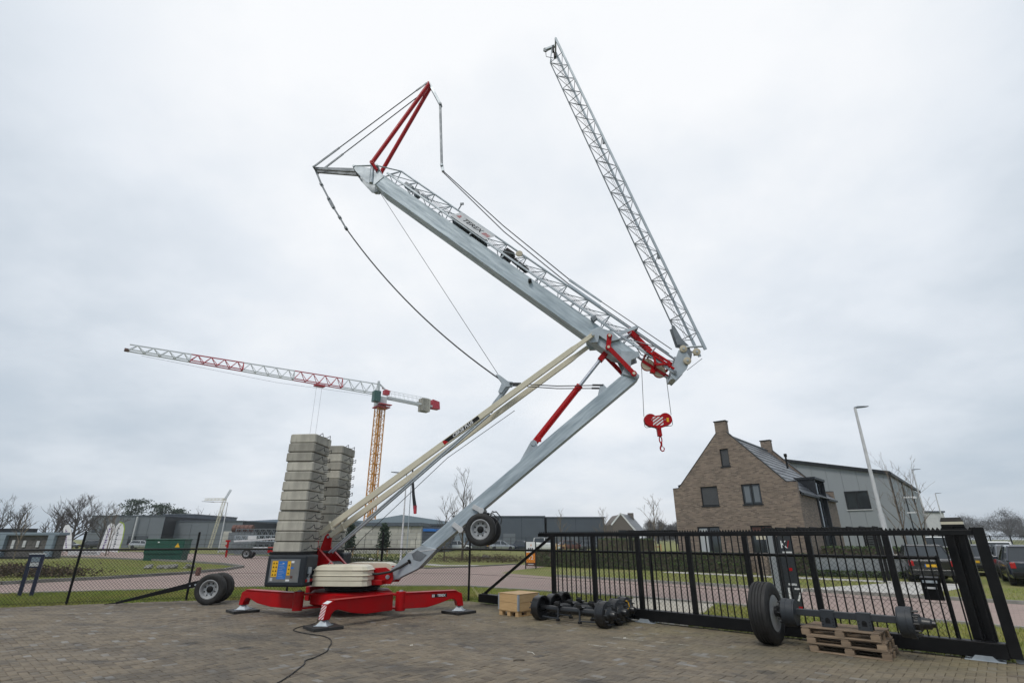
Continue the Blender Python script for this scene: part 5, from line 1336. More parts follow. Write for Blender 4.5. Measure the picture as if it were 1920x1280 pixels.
# ================================================================== MATS and CABLE
for nm, lab, rz in (('front','black plastic mat under the crane foot nearest the camera', R(40)), ('left','black plastic mat under the left crane foot', R(44)), ('right','black plastic mat under the right crane foot', R(47))):
    f_ = FEET[nm]
    b = MB(); b.bb(-0.31,0.31,-0.31,0.31,0.0,0.058); o = b.build('support_mat', 'mat_plastic', bevel=0.006, loc=(f_[0], f_[1], 0.019), rz=rz)
    tag(o, lab, 'mat', 'mats under the crane feet')
cb_ = [(-4.55,14.0,0.5),(-4.5,13.6,0.3),(-4.40,13.1,0.05),(-4.30,12.75,0.028),(-4.34,12.4,0.028),(-4.45,12.1,0.028),(-4.42,11.75,0.028),(-4.2,11.5,0.028),(-3.95,11.3,0.028),(-3.62,11.1,0.028),(-3.36,10.78,0.028),(-3.2,10.37,0.028),(-3.12,10.0,0.028),(-3.04,9.65,0.028),(-3.07,9.21,0.028),(-3.13,8.98,0.028),(-3.06,8.74,0.028),(-3.03,8.42,0.028),(-3.0,8.01,0.028),(-3.01,7.6,0.028),(-3.1,7.0,0.028)]
def smooth_pts(P_, n=5):
    P_ = [Vector(p) for p in P_]; r = []
    for i in range(len(P_)-1):
        p0, p1, p2, p3 = P_[max(i-1,0)], P_[i], P_[i+1], P_[min(i+2,len(P_)-1)]
        for k in range(n):
            t_ = k/n
            r.append(0.5*((2*p1) + (p2-p0)*t_ + (2*p0-5*p1+4*p2-p3)*t_**2 + (3*p1-p0-3*p2+p3)*t_**3))
    return r + [P_[-1]]
tag(MB().path(smooth_pts(cb_), 0.0085, 7).build('power_cable', 'rubber', smooth=True), 'black power cable snaking from the crane across the paving', 'cable')

# ================================================================== BRICK HOUSE
HR = math.atan2(-0.661, 0.750)
def wall_panel(b, top, openings, y0, y1, z0=0.0):
    """wall in the x-z plane between y0 and y1; top = [(x, z), ...] left to right; openings = (x0, x1, z0, z1)"""
    xs = sorted(set([p[0] for p in top] + [q for o in openings for q in o[:2]]))
    def zt(x):
        for (xa, za), (xb, zb) in zip(top[:-1], top[1:]):
            if xa - 1e-9 <= x <= xb + 1e-9: return za if xb == xa else za + (zb-za)*(x-xa)/(xb-xa)
        return top[-1][1]
    for xa, xb in zip(xs[:-1], xs[1:]):
        if xb - xa < 1e-6: continue
        xm = (xa+xb)/2; lo = z0
        for o in sorted([o for o in openings if o[0] < xm < o[1]], key=lambda o: o[2]):
            if o[2] > lo: b.prism([(xa,y0,lo),(xb,y0,lo),(xb,y0,o[2]),(xa,y0,o[2])], (0,y1-y0,0))
            lo = o[3]
        b.prism([(xa,y0,lo),(xb,y0,lo),(xb,y0,zt(xb-1e-6)),(xa,y0,zt(xa+1e-6))], (0,y1-y0,0))
    return b
house = thing('brick_house', 'brown brick house with steep dark roof and two chimneys beyond the gate', 'house', (15.6,29.0,0), HR)
WIN = [(-3.91,-3.40,5.80,6.84), (-5.40,-4.36,3.59,4.70), (-2.97,-1.92,3.58,4.70), (-5.89,-4.55,0.95,2.41), (-2.81,-1.65,0.95,2.43)]
gable = [(-7.16,4.68),(-6.78,4.70),(-3.98,7.80),(-3.32,7.80),(-0.50,4.70),(0.0,4.68)]
b = MB(); wall_panel(b, gable, WIN, 0.0, 0.32); b.build('front_wall', 'house_brick', house)
b = MB(); wall_panel(b, gable, [], 9.0, 9.32); b.build('rear_wall', 'house_brick', house)
for ya, yb in ((0.322,3.9),(6.4,8.998)): MB().bb(-0.32,-0.002,ya,yb,0,4.05).build('side_wall', 'house_brick', house)
b = MB(); b.bb(-7.158,-6.84,0.322,8.998,0,4.05); b.build('side_wall', 'house_brick', house)
# metal edging on the gables
for y in (0.16, 9.16):
    for p, q in zip(gable[:-1], gable[1:]):
        if p == (-3.98,7.80): continue
        MB().beam((p[0],y,p[1]+0.015), (q[0],y,q[1]+0.015), 0.36, 0.035).build('gable_edging', 'anthracite', house)
for y0 in (-0.012, 8.9):
    b = MB(); b.bb(-3.99,-3.31,y0,y0+0.42,7.45,8.50); c_ = b.build('chimney', 'house_brick', house)
    MB().bb(-4.03,-3.27,y0-0.04,y0+0.46,8.50,8.56).build('chimney_cap', 'anthracite', c_)
# windows
for i, (xa, xb, za, zb) in enumerate(WIN):
    f = MB(); d = 0.055
    for q in ((xa,xb,za,za+d),(xa,xb,zb-d,zb),(xa,xa+d,za+d,zb-d),(xb-d,xb,za+d,zb-d)): f.bb(q[0]+0.002,q[1]-0.002,0.08,0.15,q[2]+0.002,q[3]-0.002)
    if i >= 2: xm = (xa+xb)/2; f.bb(xm-0.035,xm+0.035,0.082,0.148,za+d,zb-d)
    w = f.build('window', 'anthracite', house)
    if i in (0, 1):
        n = int((zb-za)/0.075)
        for k in range(n): MB().bb(xa+d,xb-d,0.10,0.118,za+d+k*(zb-za-2*d)/n+0.004,za+d+(k+1)*(zb-za-2*d)/n).build('shutter_slat', 'shutter', w)
    else:
        MB().bb(xa+d,xb-d,0.118,0.125,za+d,zb-d).build('pane', 'glass', w)
        if i == 2:
            MB().bb(xa+0.13,xa+0.42,0.112,0.116,za+0.12,zb-0.12).build('sash_panel', 'clad_mid', w); MB().bb(xb-0.42,xb-0.13,0.112,0.116,za+0.12,zb-0.12).build('sash_panel', 'clad_mid', w)
        if i == 3: MB().bb(xa+0.08,xa+0.55,0.111,0.116,za+0.06,zb-0.1).build('curtain', 'curtain', w)
        if i == 4:
            MB().bb(xa+0.06,xb-0.06,0.111,0.116,zb-0.45,zb-0.06).build('red_panel', 'dark_brown', w); MB().bb(xa+0.2,xb-0.35,0.106,0.110,za+0.75,za+1.05).build('notice', 'cream', w)
    MB().bb(xa-0.05,xb+0.05,-0.05,0.08,za-0.06,za-0.002).build('sill', 'zinc', w)
    s = MB(); k = xa-0.2
    while k < xb+0.2-0.07:
        s.bb(k+0.004,k+0.066,-0.006,0.05,zb+0.004,zb+0.22); k += 0.07
    s.build('brick_lintel', 'house_brick', w)
# roof: courses of flat dark tiles on both slopes
ncr = 12; ridge = Vector((-3.65,0,7.72))
for side, ex in ((1, 0.10), (-1, -7.26)):
    eave = Vector((ex,0,4.06)); dv_ = ridge - eave
    nrm = Vector((0.70*side,0,0.714))
    for k in range(ncr):
        a, c_ = eave + dv_*(k/ncr), eave + dv_*((k+1.06)/ncr)
        b = MB(); y0, y1 = 0.34, 8.98
        b.add([a + nrm*0.075 + Vector((0,y0,0)), a + nrm*0.075 + Vector((0,y1,0)), c_ + nrm*0.045 + Vector((0,y1,0)), c_ + nrm*0.045 + Vector((0,y0,0)),
               a + nrm*0.03 + Vector((0,y0,0)), a + nrm*0.03 + Vector((0,y1,0)), c_ + nrm*0.0 + Vector((0,y1,0)), c_ + nrm*0.0 + Vector((0,y0,0))],
              [(0,1,2,3),(7,6,5,4),(0,4,5,1),(1,5,6,2),(2,6,7,3),(3,7,4,0)])
        b.build('tile_course', 'roof_tile', house)
MB().tube((-3.65,0.34,7.80),(-3.65,8.98,7.80),0.09,10).build('ridge', 'roof_tile', house, smooth=True)
MB().bb(0.06,0.20,0.34,3.88,3.98,4.10).build('gutter', 'zinc', house); MB().bb(0.06,0.20,6.42,8.98,3.98,4.10).build('gutter', 'zinc', house)
b = MB(); b.tube((-1.6,5.4,6.0),(-1.6,5.4,6.75),0.06,10); b.tube((-1.6,5.4,6.75),(-1.6,5.4,6.95),0.10,10); b.build('flue', 'black', house, smooth=True)
# tall dark entrance bay rising through the eaves
b = MB(); b.bb(-2.3,0.10,3.92,4.05,0,5.10); b.bb(-2.3,0.10,6.25,6.38,0,5.10); b.bb(-2.3,0.16,3.86,6.44,5.10,5.24); b.build('entrance_bay', 'zinc', house)
for k in range(3):
    y = 4.05 + 2.2*k/3; f = MB(); f.bb(-0.14,-0.06,y,y+0.06,0,5.1); fr_ = f.build('bay_mullion', 'anthracite', house)
    MB().bb(-0.11,-0.10,y+0.06,y+0.73,0.1,5.0).build('pane', 'glass', fr_)
b = MB(); b.bb(-0.02,0.0,4.2,5.0,0.0,2.2); b.build('front_door', 'anthracite', house)

# house sign-post pier of brick beside the hedge end
tag(MB().bb(-0.3,0.3,-0.2,0.2,0,1.05).build('brick_pier', 'house_brick', bevel=0.01, loc=(13.05,29.0,0), rz=HR), 'low brick pier at the end of the hedge before the house', 'pier')

# black pergolas
def pergola(p, rz, L_, W2, h, lab, slats):
    t = thing('pergola', lab, 'pergola', p, rz, 'black pergolas by the brick house')
    for x in (0.06, L_-0.06):
        for y in (0.06, W2-0.06): MB().bb(x-0.06,x+0.06,y-0.06,y+0.06,0,h).build('post', 'black', t)
    for y in (0.0, W2-0.08): MB().bb(-0.15,L_+0.15,y,y+0.08,h,h+0.13).build('beam', 'black', t)
    for k in range(slats):
        x = k*(L_-0.06)/(slats-1); MB().bb(x,x+0.05,-0.05,W2+0.05,h+0.132,h+0.17).build('rafter', 'black', t)
pergola((12.6,27.2,0), HR, 4.6, 1.3, 2.10, 'black timber pergola in front of the brick house', 10)
pergola((7.9,37.2,0), HR, 3.6, 3.0, 2.1, 'black timber pergola left of the brick house', 8)

# ================================================================== HEDGES
def leaf_cloud(boxes, n, size, seed=1, jitter=0.06):
    rg = np.random.default_rng(seed); out = []
    tot = sum(2*(b_[3]*b_[4] + b_[3]*b_[5] + b_[4]*b_[5]) for b_ in boxes)
    for (cx_, cy_, cz_, sx_, sy_, sz_, rot) in boxes:
        m_ = int(n*2*(sx_*sy_ + sx_*sz_ + sy_*sz_)/tot)
        f = rg.uniform(-0.5, 0.5, (m_, 3)); ax_ = rg.choice(3, m_, p=np.array([sy_*sz_, sx_*sz_, sx_*sy_])/(sy_*sz_ + sx_*sz_ + sx_*sy_))
        f[np.arange(m_), ax_] = np.sign(f[np.arange(m_), ax_])*(0.5 - np.abs(rg.normal(0, jitter, m_)))
        p = f*np.array([sx_, sy_, sz_]) + rg.normal(0, 0.02, (m_, 3))
        c_, s_ = math.cos(rot), math.sin(rot)
        out.append(np.stack([cx_ + p[:,0]*c_ - p[:,1]*s_, cy_ + p[:,0]*s_ + p[:,1]*c_, cz_ + p[:,2]], -1))
    return leaf_mesh(np.concatenate(out), size, rg)
def leaf_mesh(P_, size, rg, flat=0.0):
    n = len(P_)
    a = rg.normal(0, 1, (n, 3)); a /= np.linalg.norm(a, axis=1)[:,None]
    c_ = rg.normal(0, 1, (n, 3)); c_ -= a*(a*c_).sum(1)[:,None]; c_ /= np.linalg.norm(c_, axis=1)[:,None]
    s = size*rg.uniform(0.6, 1.4, n)[:,None]
    q = np.stack([P_ - a*s, P_ + c_*s*0.5, P_ + a*s, P_ - c_*s*0.5], 1).reshape(-1, 3)
    me = bpy.data.meshes.new('leaves'); me.vertices.add(len(q)); me.vertices.foreach_set('co', q.ravel())
    me.loops.add(4*n); me.loops.foreach_set('vertex_index', np.arange(4*n, dtype=np.int32))
    me.polygons.add(n); me.polygons.foreach_set('loop_start', (np.arange(n)*4).astype(np.int32)); me.update(calc_edges=True)
    return me
def hedge(pts, h, w, n, lab, matn='leaf_hedge', size=0.05, seed=3):
    o0 = pts[0]; t = thing('hedge', lab, 'hedge', (o0[0], o0[1], 0)); bx = []; core = MB()
    for (xa, ya), (xb, yb) in zip(pts[:-1], pts[1:]):
        L_ = math.hypot(xb-xa, yb-ya); rot = math.atan2(yb-ya, xb-xa)
        bx.append(((xa+xb)/2-o0[0], (ya+yb)/2-o0[1], h/2, L_, w, h, rot))
        core.box(((xa+xb)/2-o0[0], (ya+yb)/2-o0[1], h/2-0.03), (L_-0.06, w-0.14, h-0.12), Matrix.Rotation(rot,3,'Z'))
    core.build('twigs', 'bark', t)
    me = leaf_cloud(bx, n, size, seed); me.materials.append(M[matn]); stuff(link('foliage', me, t))
    return t
hedge([(1.6,38.2),(5.9,35.1),(9.7,32.3),(12.7,30.0)], 1.02, 0.8, 26000, 'long clipped green hedge in front of the brick house')
hedge([(14.5,28.7),(15.3,28.2)], 1.0, 0.7, 2200, 'short clipped hedge beside the grey low wall', seed=5)
hedge([(17.2,30.6),(21.5,27.2)], 1.35, 0.9, 7000, 'green hedge behind the grey low wall', seed=6)
hedge([(6.6,41.0),(9.8,38.6)], 1.75, 1.0, 6000, 'taller hedge behind the play slide', seed=8)

# low grey wall right of the house
t = thing('low_wall', 'low pale grey garden wall in front of the parking place', 'wall', (14.95,28.35,0), math.atan2(-1.9,4.2))
MB().bb(0,4.75,0,0.2,0,0.86).build('wall', 'clad_grey', t, bevel=0.006); MB().bb(-0.02,4.77,-0.03,0.23,0.86,0.91).build('coping', 'white_dull', t)
gr = thing('ground_shrub', 'low dark shrubs along the foot of the grey wall', 'shrub', (15.0,28.1,0), math.atan2(-1.9,4.2))
me = leaf_cloud([(2.4,0,0.14,4.9,0.3,0.26,0)], 2200, 0.05, 11); me.materials.append(M['leaf_hedge']); stuff(link('foliage', me, gr))

# ================================================================== GREY HALL behind the house
hall = thing('industrial_hall', 'grey panelled hall with low gable roof behind the brick house', 'hall', (31.2,43.6,0), HR)
roofz = lambda x: 6.75 + (8.75-6.75)*(1-abs(x+9.0)/9.0)
hw = [(-3.44,-1.70,4.03,5.53)]
b = MB(); wall_panel(b, [(-18,6.7),(-9,8.7),(-0.002,6.7)], hw, 0.05, 0.3); b.bb(-0.3,-0.05,0.302,24,0,6.6); b.bb(-18,-17.7,0.302,24,0,6.6); b.bb(-17.7,-0.3,23.7,24,0,6.6); b.build('wall_core', 'clad_mid', hall)
for k in range(16):
    xa, xb = -18 + k*1.125 + 0.01, -18 + (k+1)*1.125 - 0.01
    op = [o for o in hw if not (o[1] <= xa or o[0] >= xb)]
    b = MB(); wall_panel(b, [(xa, roofz(xa)-0.06), ((xa+xb)/2, roofz((xa+xb)/2)-0.06), (xb, roofz(xb)-0.06)], [(max(o[0],xa), min(o[1],xb), o[2], o[3]) for o in op], 0.0, 0.05)
    b.build('wall_panel', 'clad_grey', hall)
for k in range(6): MB().bb(-0.05,0.0,0.32+k*3.95,0.32+(k+1)*3.95-0.03,0,6.62).build('wall_panel', 'clad_grey', hall)
for k in range(4): MB().bb(0.001,0.08,0.30+k*7.9-0.07,0.30+k*7.9+0.07,0,6.70).build('downpipe', 'anthracite', hall)
b = MB(); b.beam((0.18,-0.1,6.80),(-9.0,-0.1,8.84),0.35,0.28); b.beam((-9.0,-0.1,8.84),(-18.18,-0.1,6.80),0.35,0.28); b.beam((0.12,-0.1,6.78),(0.12,24.1,6.78),0.2,0.24); b.build('roof_trim', 'anthracite', hall)
b = MB(); b.add([(0.1,0.1,6.84),(0.1,24,6.84),(-9,24,8.86),(-9,0.1,8.86),(-18.1,0.1,6.84),(-18.1,24,6.84)], [(0,1,2,3),(3,2,5,4)]); b.build('roof', 'clad_dark', hall)
w = MB()
for q in ((-3.44,-1.70,4.03,4.12),(-3.44,-1.70,5.44,5.53),(-3.44,-3.35,4.12,5.44),(-1.79,-1.70,4.12,5.44),(-2.62,-2.54,4.12,5.44)): w.bb(q[0],q[1],-0.04,0.10,q[2],q[3])
w = w.build('window', 'anthracite', hall); MB().bb(-3.36,-1.78,0.03,0.04,4.1,5.46).build('pane', 'glass', w); MB().bb(-3.5,-1.64,-0.10,-0.04,3.97,4.03).build('sill', 'white_dull', w)
b = MB(); b.box((0.5,6.0,5.2), (0.9,0.08,0.12)); b.box((0.9,6.0,5.15), (0.25,0.16,0.14)); b.box((0.4,6.0,3.9), (0.7,0.08,0.1)); b.build('camera_arm', 'white', hall)

# ================================================================== FAR BUILDINGS
def shed(x0, x1, y, depth, z, lab, m, name='warehouse', ridge_=0, doors=(), panel=None, roofm='clad_dark', wins=()):
    t = thing(name, lab, 'building', (x0, y, 0)); w = x1-x0
    if panel:
        MB().bb(0.03,w-0.03,0.06,depth,0,z-0.04).build('core', 'anthracite', t)
        n = max(1, int(w/panel))
        for k in range(n): MB().bb(k*w/n+0.03,(k+1)*w/n-0.03,0,0.055,0,z-0.05).build('wall_panel', m, t)
    else: MB().bb(0,w,0,depth,0,z-0.04).build('wall', m, t)
    if ridge_: b = MB(); b.prism([(-0.2,-0.2,z-0.03),(w+0.2,-0.2,z-0.03),(w*0.45,-0.2,z+ridge_)], (0,depth+0.4,0)); b.build('roof', roofm, t)
    else: MB().bb(-0.15,w+0.15,-0.15,depth+0.15,z-0.035,z+0.18).build('roof_edge', roofm, t)
    for (a, c_, h) in doors:
        o = MB().bb(a,c_,-0.06,-0.005,0,h).build('roller_door', 'clad_mid' if m != 'clad_mid' else 'clad_dark', t)
        for k in range(int(h/0.5)): MB().bb(a,c_,-0.075,-0.061,k*0.5+0.02,k*0.5+0.06).build('door_rib', 'clad_dark', o)
    for (a, c_, za, zb) in wins:
        o = MB().bb(a,c_,-0.05,-0.004,za,zb).build('window', 'anthracite', t); MB().bb(a+0.08,c_-0.08,-0.06,-0.051,za+0.08,zb-0.08).build('pane', 'glass', o)
    return t
shed(-85.5,-70.5,110,26,6.0,'mid grey warehouse with white downpipes far behind the flags','clad_mid', panel=3.0, wins=((0.8,1.8,2.9,3.6),(2.4,3.4,2.9,3.6),(4.0,6.5,0.6,2.2),(8.5,12.5,0.6,2.2)))
tag(MB().tube((0,0,0),(0,0,5.9),0.14,8).build('mast_pole','white_dull',loc=(-75.8,109.5,0)), 'white pole standing before the grey warehouse behind the flags', 'pole')
shed(-82.5,-75.2,128,20,7.0,'dark slate hall block rising behind the grey warehouse','clad_dark')
shed(-70.7,-56.5,114,20,5.1,'low slate grey hall behind the green cabinet','clad_mid', panel=3.5)
shed(-68.0,-30.0,132,30,5.6,'pale blue-grey hall behind the nearer ballast stack','clad_blue', ridge_=0.8, roofm='clad_blue', panel=4.2)
shed(-29.0,-8.0,96,24,4.1,'pale roofed hall behind the block wall','clad_blue', ridge_=1.6, roofm='clad_blue')
shed(-10.9,6.0,100,30,5.5,'dark grey hall behind the transport wheels, left part','clad_dark', doors=((9.3,11.5,2.6),), panel=4.2)
shed(6.4,17.2,100.6,30,5.35,'dark grey hall with two roller doors right of the wider dark hall','clad_dark', doors=((1.2,3.2,2.7),(3.7,5.7,2.7)), panel=3.6)
shed(-13.2,-9.2,80,8,3.6,'dark open bay with a blue fascia beside the block wall','clad_dark', name='open_bay')
tag(MB().bb(0,2.6,0,0.1,0,0.35).build('fascia_board', 'blue', loc=(-13.0,79.85,2.75)), 'blue fascia board on the dark bay by the block wall', 'board')
shed(57.2,60.8,76,9,5.2,'narrow pale far building at the end of the grey hall','white_dull', wins=((0.4,1.4,1.0,2.4),(1.9,3.1,1.0,2.4)))
# timber clad second house with white verge
t = thing('gabled_house', 'small gabled house with grey tiled roof and white verge far away', 'house', (17.0,92,0))
MB().add([(0,0,0),(4.2,0,0),(4.2,0,2.3),(1.5,0,5.6),(0,0,4.0),(0,8,0),(4.2,8,0),(4.2,8,2.3),(1.5,8,5.6),(0,8,4.0)], [(0,1,2,3,4),(9,8,7,6,5),(0,5,6,1),(1,6,7,2),(4,3,8,9),(0,4,9,5),(2,7,8,3)]).build('wall', 'timber_clad', t)
for k in range(9):
    a, c_ = Vector((4.5,0,2.1)).lerp(Vector((1.5,0,5.72)), k/9), Vector((4.5,0,2.1)).lerp(Vector((1.5,0,5.72)), (k+1.05)/9)
    b = MB(); b.add([a+Vector((0.06,0.15,0.06)), a+Vector((3.6,7.9,0.06)), c_+Vector((3.6,7.9,0.02)), c_+Vector((0.02,0.15,0.02)), a+Vector((0,0.15,0)), a+Vector((3.5,7.9,0)), c_+Vector((3.5,7.9,-0.04)), c_+Vector((0,0.15,-0.04))], [(0,1,2,3),(7,6,5,4),(0,4,5,1),(1,5,6,2),(2,6,7,3),(3,7,4,0)]); b.build('tile_course', 'roof_tile', t)
b = MB(); b.beam((4.62,-0.05,2.02),(1.5,-0.05,5.78),0.16,0.22); b.beam((-0.2,-0.05,3.9),(1.5,-0.05,5.78),0.16,0.22); b.build('verge', 'white', t)
for q in ((0.9,2.3),(2.5,3.6)): o = MB().bb(q[0],q[1],-0.06,0.0,1.9,3.1).build('window','anthracite',t); MB().bb(q[0]+0.1,q[1]-0.1,-0.07,-0.061,2.0,3.0).build('pane','glass',o)
MB().bb(4.2,5.1,6.2,7.1,4.3,6.1).build('chimney','timber_clad',t)

# wall of stacked concrete blocks with a dark eave
t = thing('block_wall_store', 'store wall of stacked pale concrete blocks under a dark eave', 'store', (-21.4,68,0))
for r in range(4):
    x = -0.8 if r % 2 else 0.0
    while x < 10.1:
        xa, xb = max(0,x)+0.012, min(10.1,x+1.6)-0.012
        if xb-xa > 0.2: MB().bb(xa,xb,random.uniform(-0.02,0.02),0.8,r*0.8+0.01,r*0.8+0.79).build('block','block_wall',t,bevel=0.02)
        x += 1.6
MB().bb(-0.2,10.2,-0.25,6,3.2,3.62).build('eave', 'clad_dark', t)
for k in range(7): MB().bb(0.3+k*1.55,0.34+k*1.55,-0.9,-0.86,0,1.7).build('fence_post','black',t)

# showroom front at far left
t = thing('showroom', 'dark display front with pale frames at the far left', 'building', (-52.5,51.0,0), R(4))
MB().bb(0,9.6,0.3,1.2,0,2.05).build('wall','gabion',t); MB().bb(-0.2,9.8,-0.05,1.3,2.05,2.3).build('fascia','clad_blue',t); MB().bb(-0.4,6.5,0.6,1.6,2.3,2.65).build('roof','anthracite',t)
for x in (1.2,4.6,8.9): MB().bb(x,x+0.55,-0.1,0.3,0,2.05).build('pillar','clad_blue',t)
for x in (0.2,2.3,3.4,5.6,6.6,7.8): MB().bb(x,x+0.25,0.2,0.29,random.uniform(0.5,1.5),random.uniform(1.55,1.7)).build('display_plate','white_dull',t)
MB().bb(-0.2,9.9,-0.2,0.1,0,0.18).build('plinth','anthracite',t)

# ================================================================== FLAGS, BANNER, SIGNS
def beach_flag(x, y, h, rot, lab, edge, txt, lean=0.0):
    t = thing('beach_flag', lab, 'flag', (x, y, 0), rot, 'feather flags on the island'); t.rotation_euler.y = lean
    MB().path([(0,0,0),(0.0,0,h*0.6),(0.05,0,h*0.9),(0.28,0,h),(0.5,0,h*0.985)], 0.025, 6).build('pole','black',t,smooth=True)
    pts = [(0.02,h*0.12),(0.98,h*0.08),(1.08,h*0.5),(1.0,h*0.8),(0.76,h*0.95),(0.34,h*1.0),(0.06,h*0.9)]
    b = MB(); b.plate(pts, -0.012, 0.012); c_ = b.build('cloth','white',t)
    if edge: b = MB(); b.plate([(0.98,h*0.08),(1.08,h*0.08),(1.18,h*0.5),(1.10,h*0.82),(0.84,h*0.98),(0.34,h*1.035),(0.34,h*1.0),(0.76,h*0.95),(1.0,h*0.8),(1.08,h*0.5)], -0.014, 0.014); b.build('edge',edge,c_)
    b = MB(); rd = random.Random(int(x*7))
    k = h*0.2
    while k < h*0.82:
        dz = rd.uniform(0.08,0.2); b.bb(0.32,0.32+rd.uniform(0.1,0.22),-0.015,-0.013,k,k+dz); k += dz+0.06
    b.build('print', txt, c_)
beach_flag(-50.2,62,3.3,R(-8),'white feather flag with purple print, leftmost of the three',None,'purple',R(-20))
beach_flag(-47.2,63,3.5,R(10),'slim white feather flag with purple print, middle of the three',None,'purple',R(5))
beach_flag(-45.9,63,3.5,R(4),'white feather flag with lime green edge, rightmost of the three','lime','galv_dark')
t = thing('banner', 'low white banner lying along the grass between the flags', 'banner', (-48.6,60.6,0), R(3))
MB().bb(0,3.4,0,0.06,0.05,0.52).build('board','white_dull',t); lettering('lettering','Specialisten',0.40,'black',t,(2.1,-0.004,0.28),(1,0,0),(0,0,1),shear=0.2)
# navy double post with a notice
t = thing('notice_post', 'two dark blue posts with a small notice on the grass by the fence', 'sign', (-15.85,18.3,0), R(28))
for x in (0, 0.30): MB().bb(x-0.05,x+0.05,-0.05,0.05,0,1.22).build('post','navy',t,bevel=0.006)
MB().bb(-0.05,0.35,-0.062,-0.052,0.86,1.26).build('panel','navy',t); MB().bb(0.04,0.26,-0.066,-0.063,0.9,1.02).build('panel_text','white_dull',t); MB().bb(0.04,0.26,-0.066,-0.063,1.04,1.18).build('panel_picture','clad_blue',t)
b = MB(); b.bb(-0.06,0.36,-0.06,0.06,1.26,1.30); b.build('panel_cap','white_dull',t)
# sign with house number 12
t = thing('company_sign', 'white and orange sign board with number 12 beside the hedge', 'sign', (0.82,34.6,0), R(-4))
for x in (0.03,0.66): MB().bb(x-0.035,x+0.035,-0.03,0.03,0,1.58).build('post','anthracite',t)
MB().bb(0.07,0.62,-0.02,0.0,0.95,1.56).build('panel','white',t); MB().bb(0.07,0.62,-0.02,0.0,0.36,0.94).build('panel','orange',t); MB().bb(0.07,0.62,-0.02,0.0,0.18,0.355).build('panel','dark_brown',t)
lettering('lettering','12',0.34,'white',t,(0.345,-0.024,0.64),(1,0,0),(0,0,1)); b = MB(); b.bb(0.18,0.26,-0.023,-0.021,1.12,1.2); b.bb(0.3,0.38,-0.023,-0.021,1.12,1.2); b.bb(0.42,0.5,-0.023,-0.021,1.12,1.2); b.build('print','black',t)
MB().add([(0.33,-0.022,1.32),(0.41,-0.022,1.32),(0.38,-0.022,1.46)],[(0,1,2)]).build('emblem','orange',t)
b = MB(); b.bb(0.16,0.52,-0.024,-0.022,0.245,0.285); b.build('print','white_dull',t)
# pillar sign 17
t = thing('pillar_sign', 'tall dark pillar sign with K and number 17 behind the gate', 'sign', (7.02,14.45,0), R(-30))
MB().bb(-0.02,0.30,-0.05,0.05,0.05,1.86).build('pillar','axle_grey',t,bevel=0.004); MB().bb(-0.30,-0.14,-0.05,0.05,0.05,1.86).build('side_pillar','clad_grey',t,bevel=0.004); MB().bb(-0.138,-0.022,-0.03,0.03,0.0,1.80).build('spine','anthracite',t)
MB().bb(0.0,0.29,-0.055,-0.051,1.82,1.85).build('trim','white_dull',t)
lettering('lettering','K',0.26,'white',t,(0.10,-0.056,1.60),(1,0,0),(0,0,1)); lettering('lettering','/',0.26,'red',t,(0.20,-0.056,1.60),(1,0,0),(0,0,1))
MB().bb(0.04,0.26,-0.055,-0.051,1.40,1.44).build('print','white_dull',t); MB().bb(0.10,0.20,-0.055,-0.051,0.98,1.05).build('emblem','red',t)
lettering('lettering','17',0.44,'white',t,(0.15,-0.056,0.42),(1,0,0),(0,0,1)); MB().bb(0.05,0.24,-0.055,-0.051,0.64,0.69).build('print','white_dull',t); MB().bb(0.0,0.29,-0.055,-0.051,0.08,0.17).build('foot_band','red',t)

# green utility cabinet
t = thing('utility_cabinet', 'dark green electricity cabinet with yellow warning triangle on the grass island', 'cabinet', (-31.3,47.0,0), R(10))
MB().bb(0.06,3.0,0.05,1.45,0,0.5).build('plinth','util_green',t,bevel=0.02); MB().bb(0,3.06,0,1.5,0.5,1.62).build('body','util_green',t,bevel=0.02); MB().bb(-0.06,3.12,-0.06,1.56,1.62,1.74).build('roof','util_green',t,bevel=0.03)
for x in (0.06,1.06,2.04): MB().bb(x,x+0.94,-0.02,-0.002,0.56,1.58).build('door','util_green',t,bevel=0.006)
MB().add([(2.35,-0.024,1.05),(2.75,-0.024,1.05),(2.55,-0.024,1.40)],[(0,1,2)]).build('warning_triangle','yellow',t); MB().bb(0.95,1.1,-0.03,-0.02,1.42,1.5).build('label_plate','white',t)
# stones
for i, (x, y, lab) in enumerate([(-21.2,34.8,'heap of pale stones on the island grass near its kerb'), (-2.3,50.0,'pale boulder on the grass beyond the transport wheels'), (2.4,50.5,'pale boulder on the grass left of the hedge')]):
    b = MB(); rd = random.Random(i)
    for k in range(14 if i == 0 else 3):
        c_ = Vector((rd.uniform(-1.3,1.3) if i == 0 else rd.uniform(-0.35,0.35), rd.uniform(-0.5,0.5) if i == 0 else 0, rd.uniform(0.03,0.2))); r0 = rd.uniform(0.12,0.3)
        vs = [c_ + Vector((math.cos(a)*math.cos(q)*r0*rd.uniform(.7,1.2), math.sin(a)*math.cos(q)*r0*rd.uniform(.7,1.2), math.sin(q)*r0*0.7)) for q in (-0.9,0,0.9) for a in (0,1.05,2.1,3.14,4.2,5.25)]
        f = [(j*6+m_, j*6+(m_+1) % 6, (j+1)*6+(m_+1) % 6, (j+1)*6+m_) for j in range(2) for m_ in range(6)] + [tuple(range(5,-1,-1)), tuple(range(12,18))]
        b.add(vs, f)
    tag(b.build('stone_heap','kerb',loc=(x,y,0)), lab, 'stones')
MB_ = MB().bb(-0.09,0.09,-0.09,0.09,0,0.4); tag(MB_.build('bollard','rust',bevel=0.02,loc=(-15.9,28.4,0)), 'short rusty bollard on the kerb of the grass island', 'bollard')

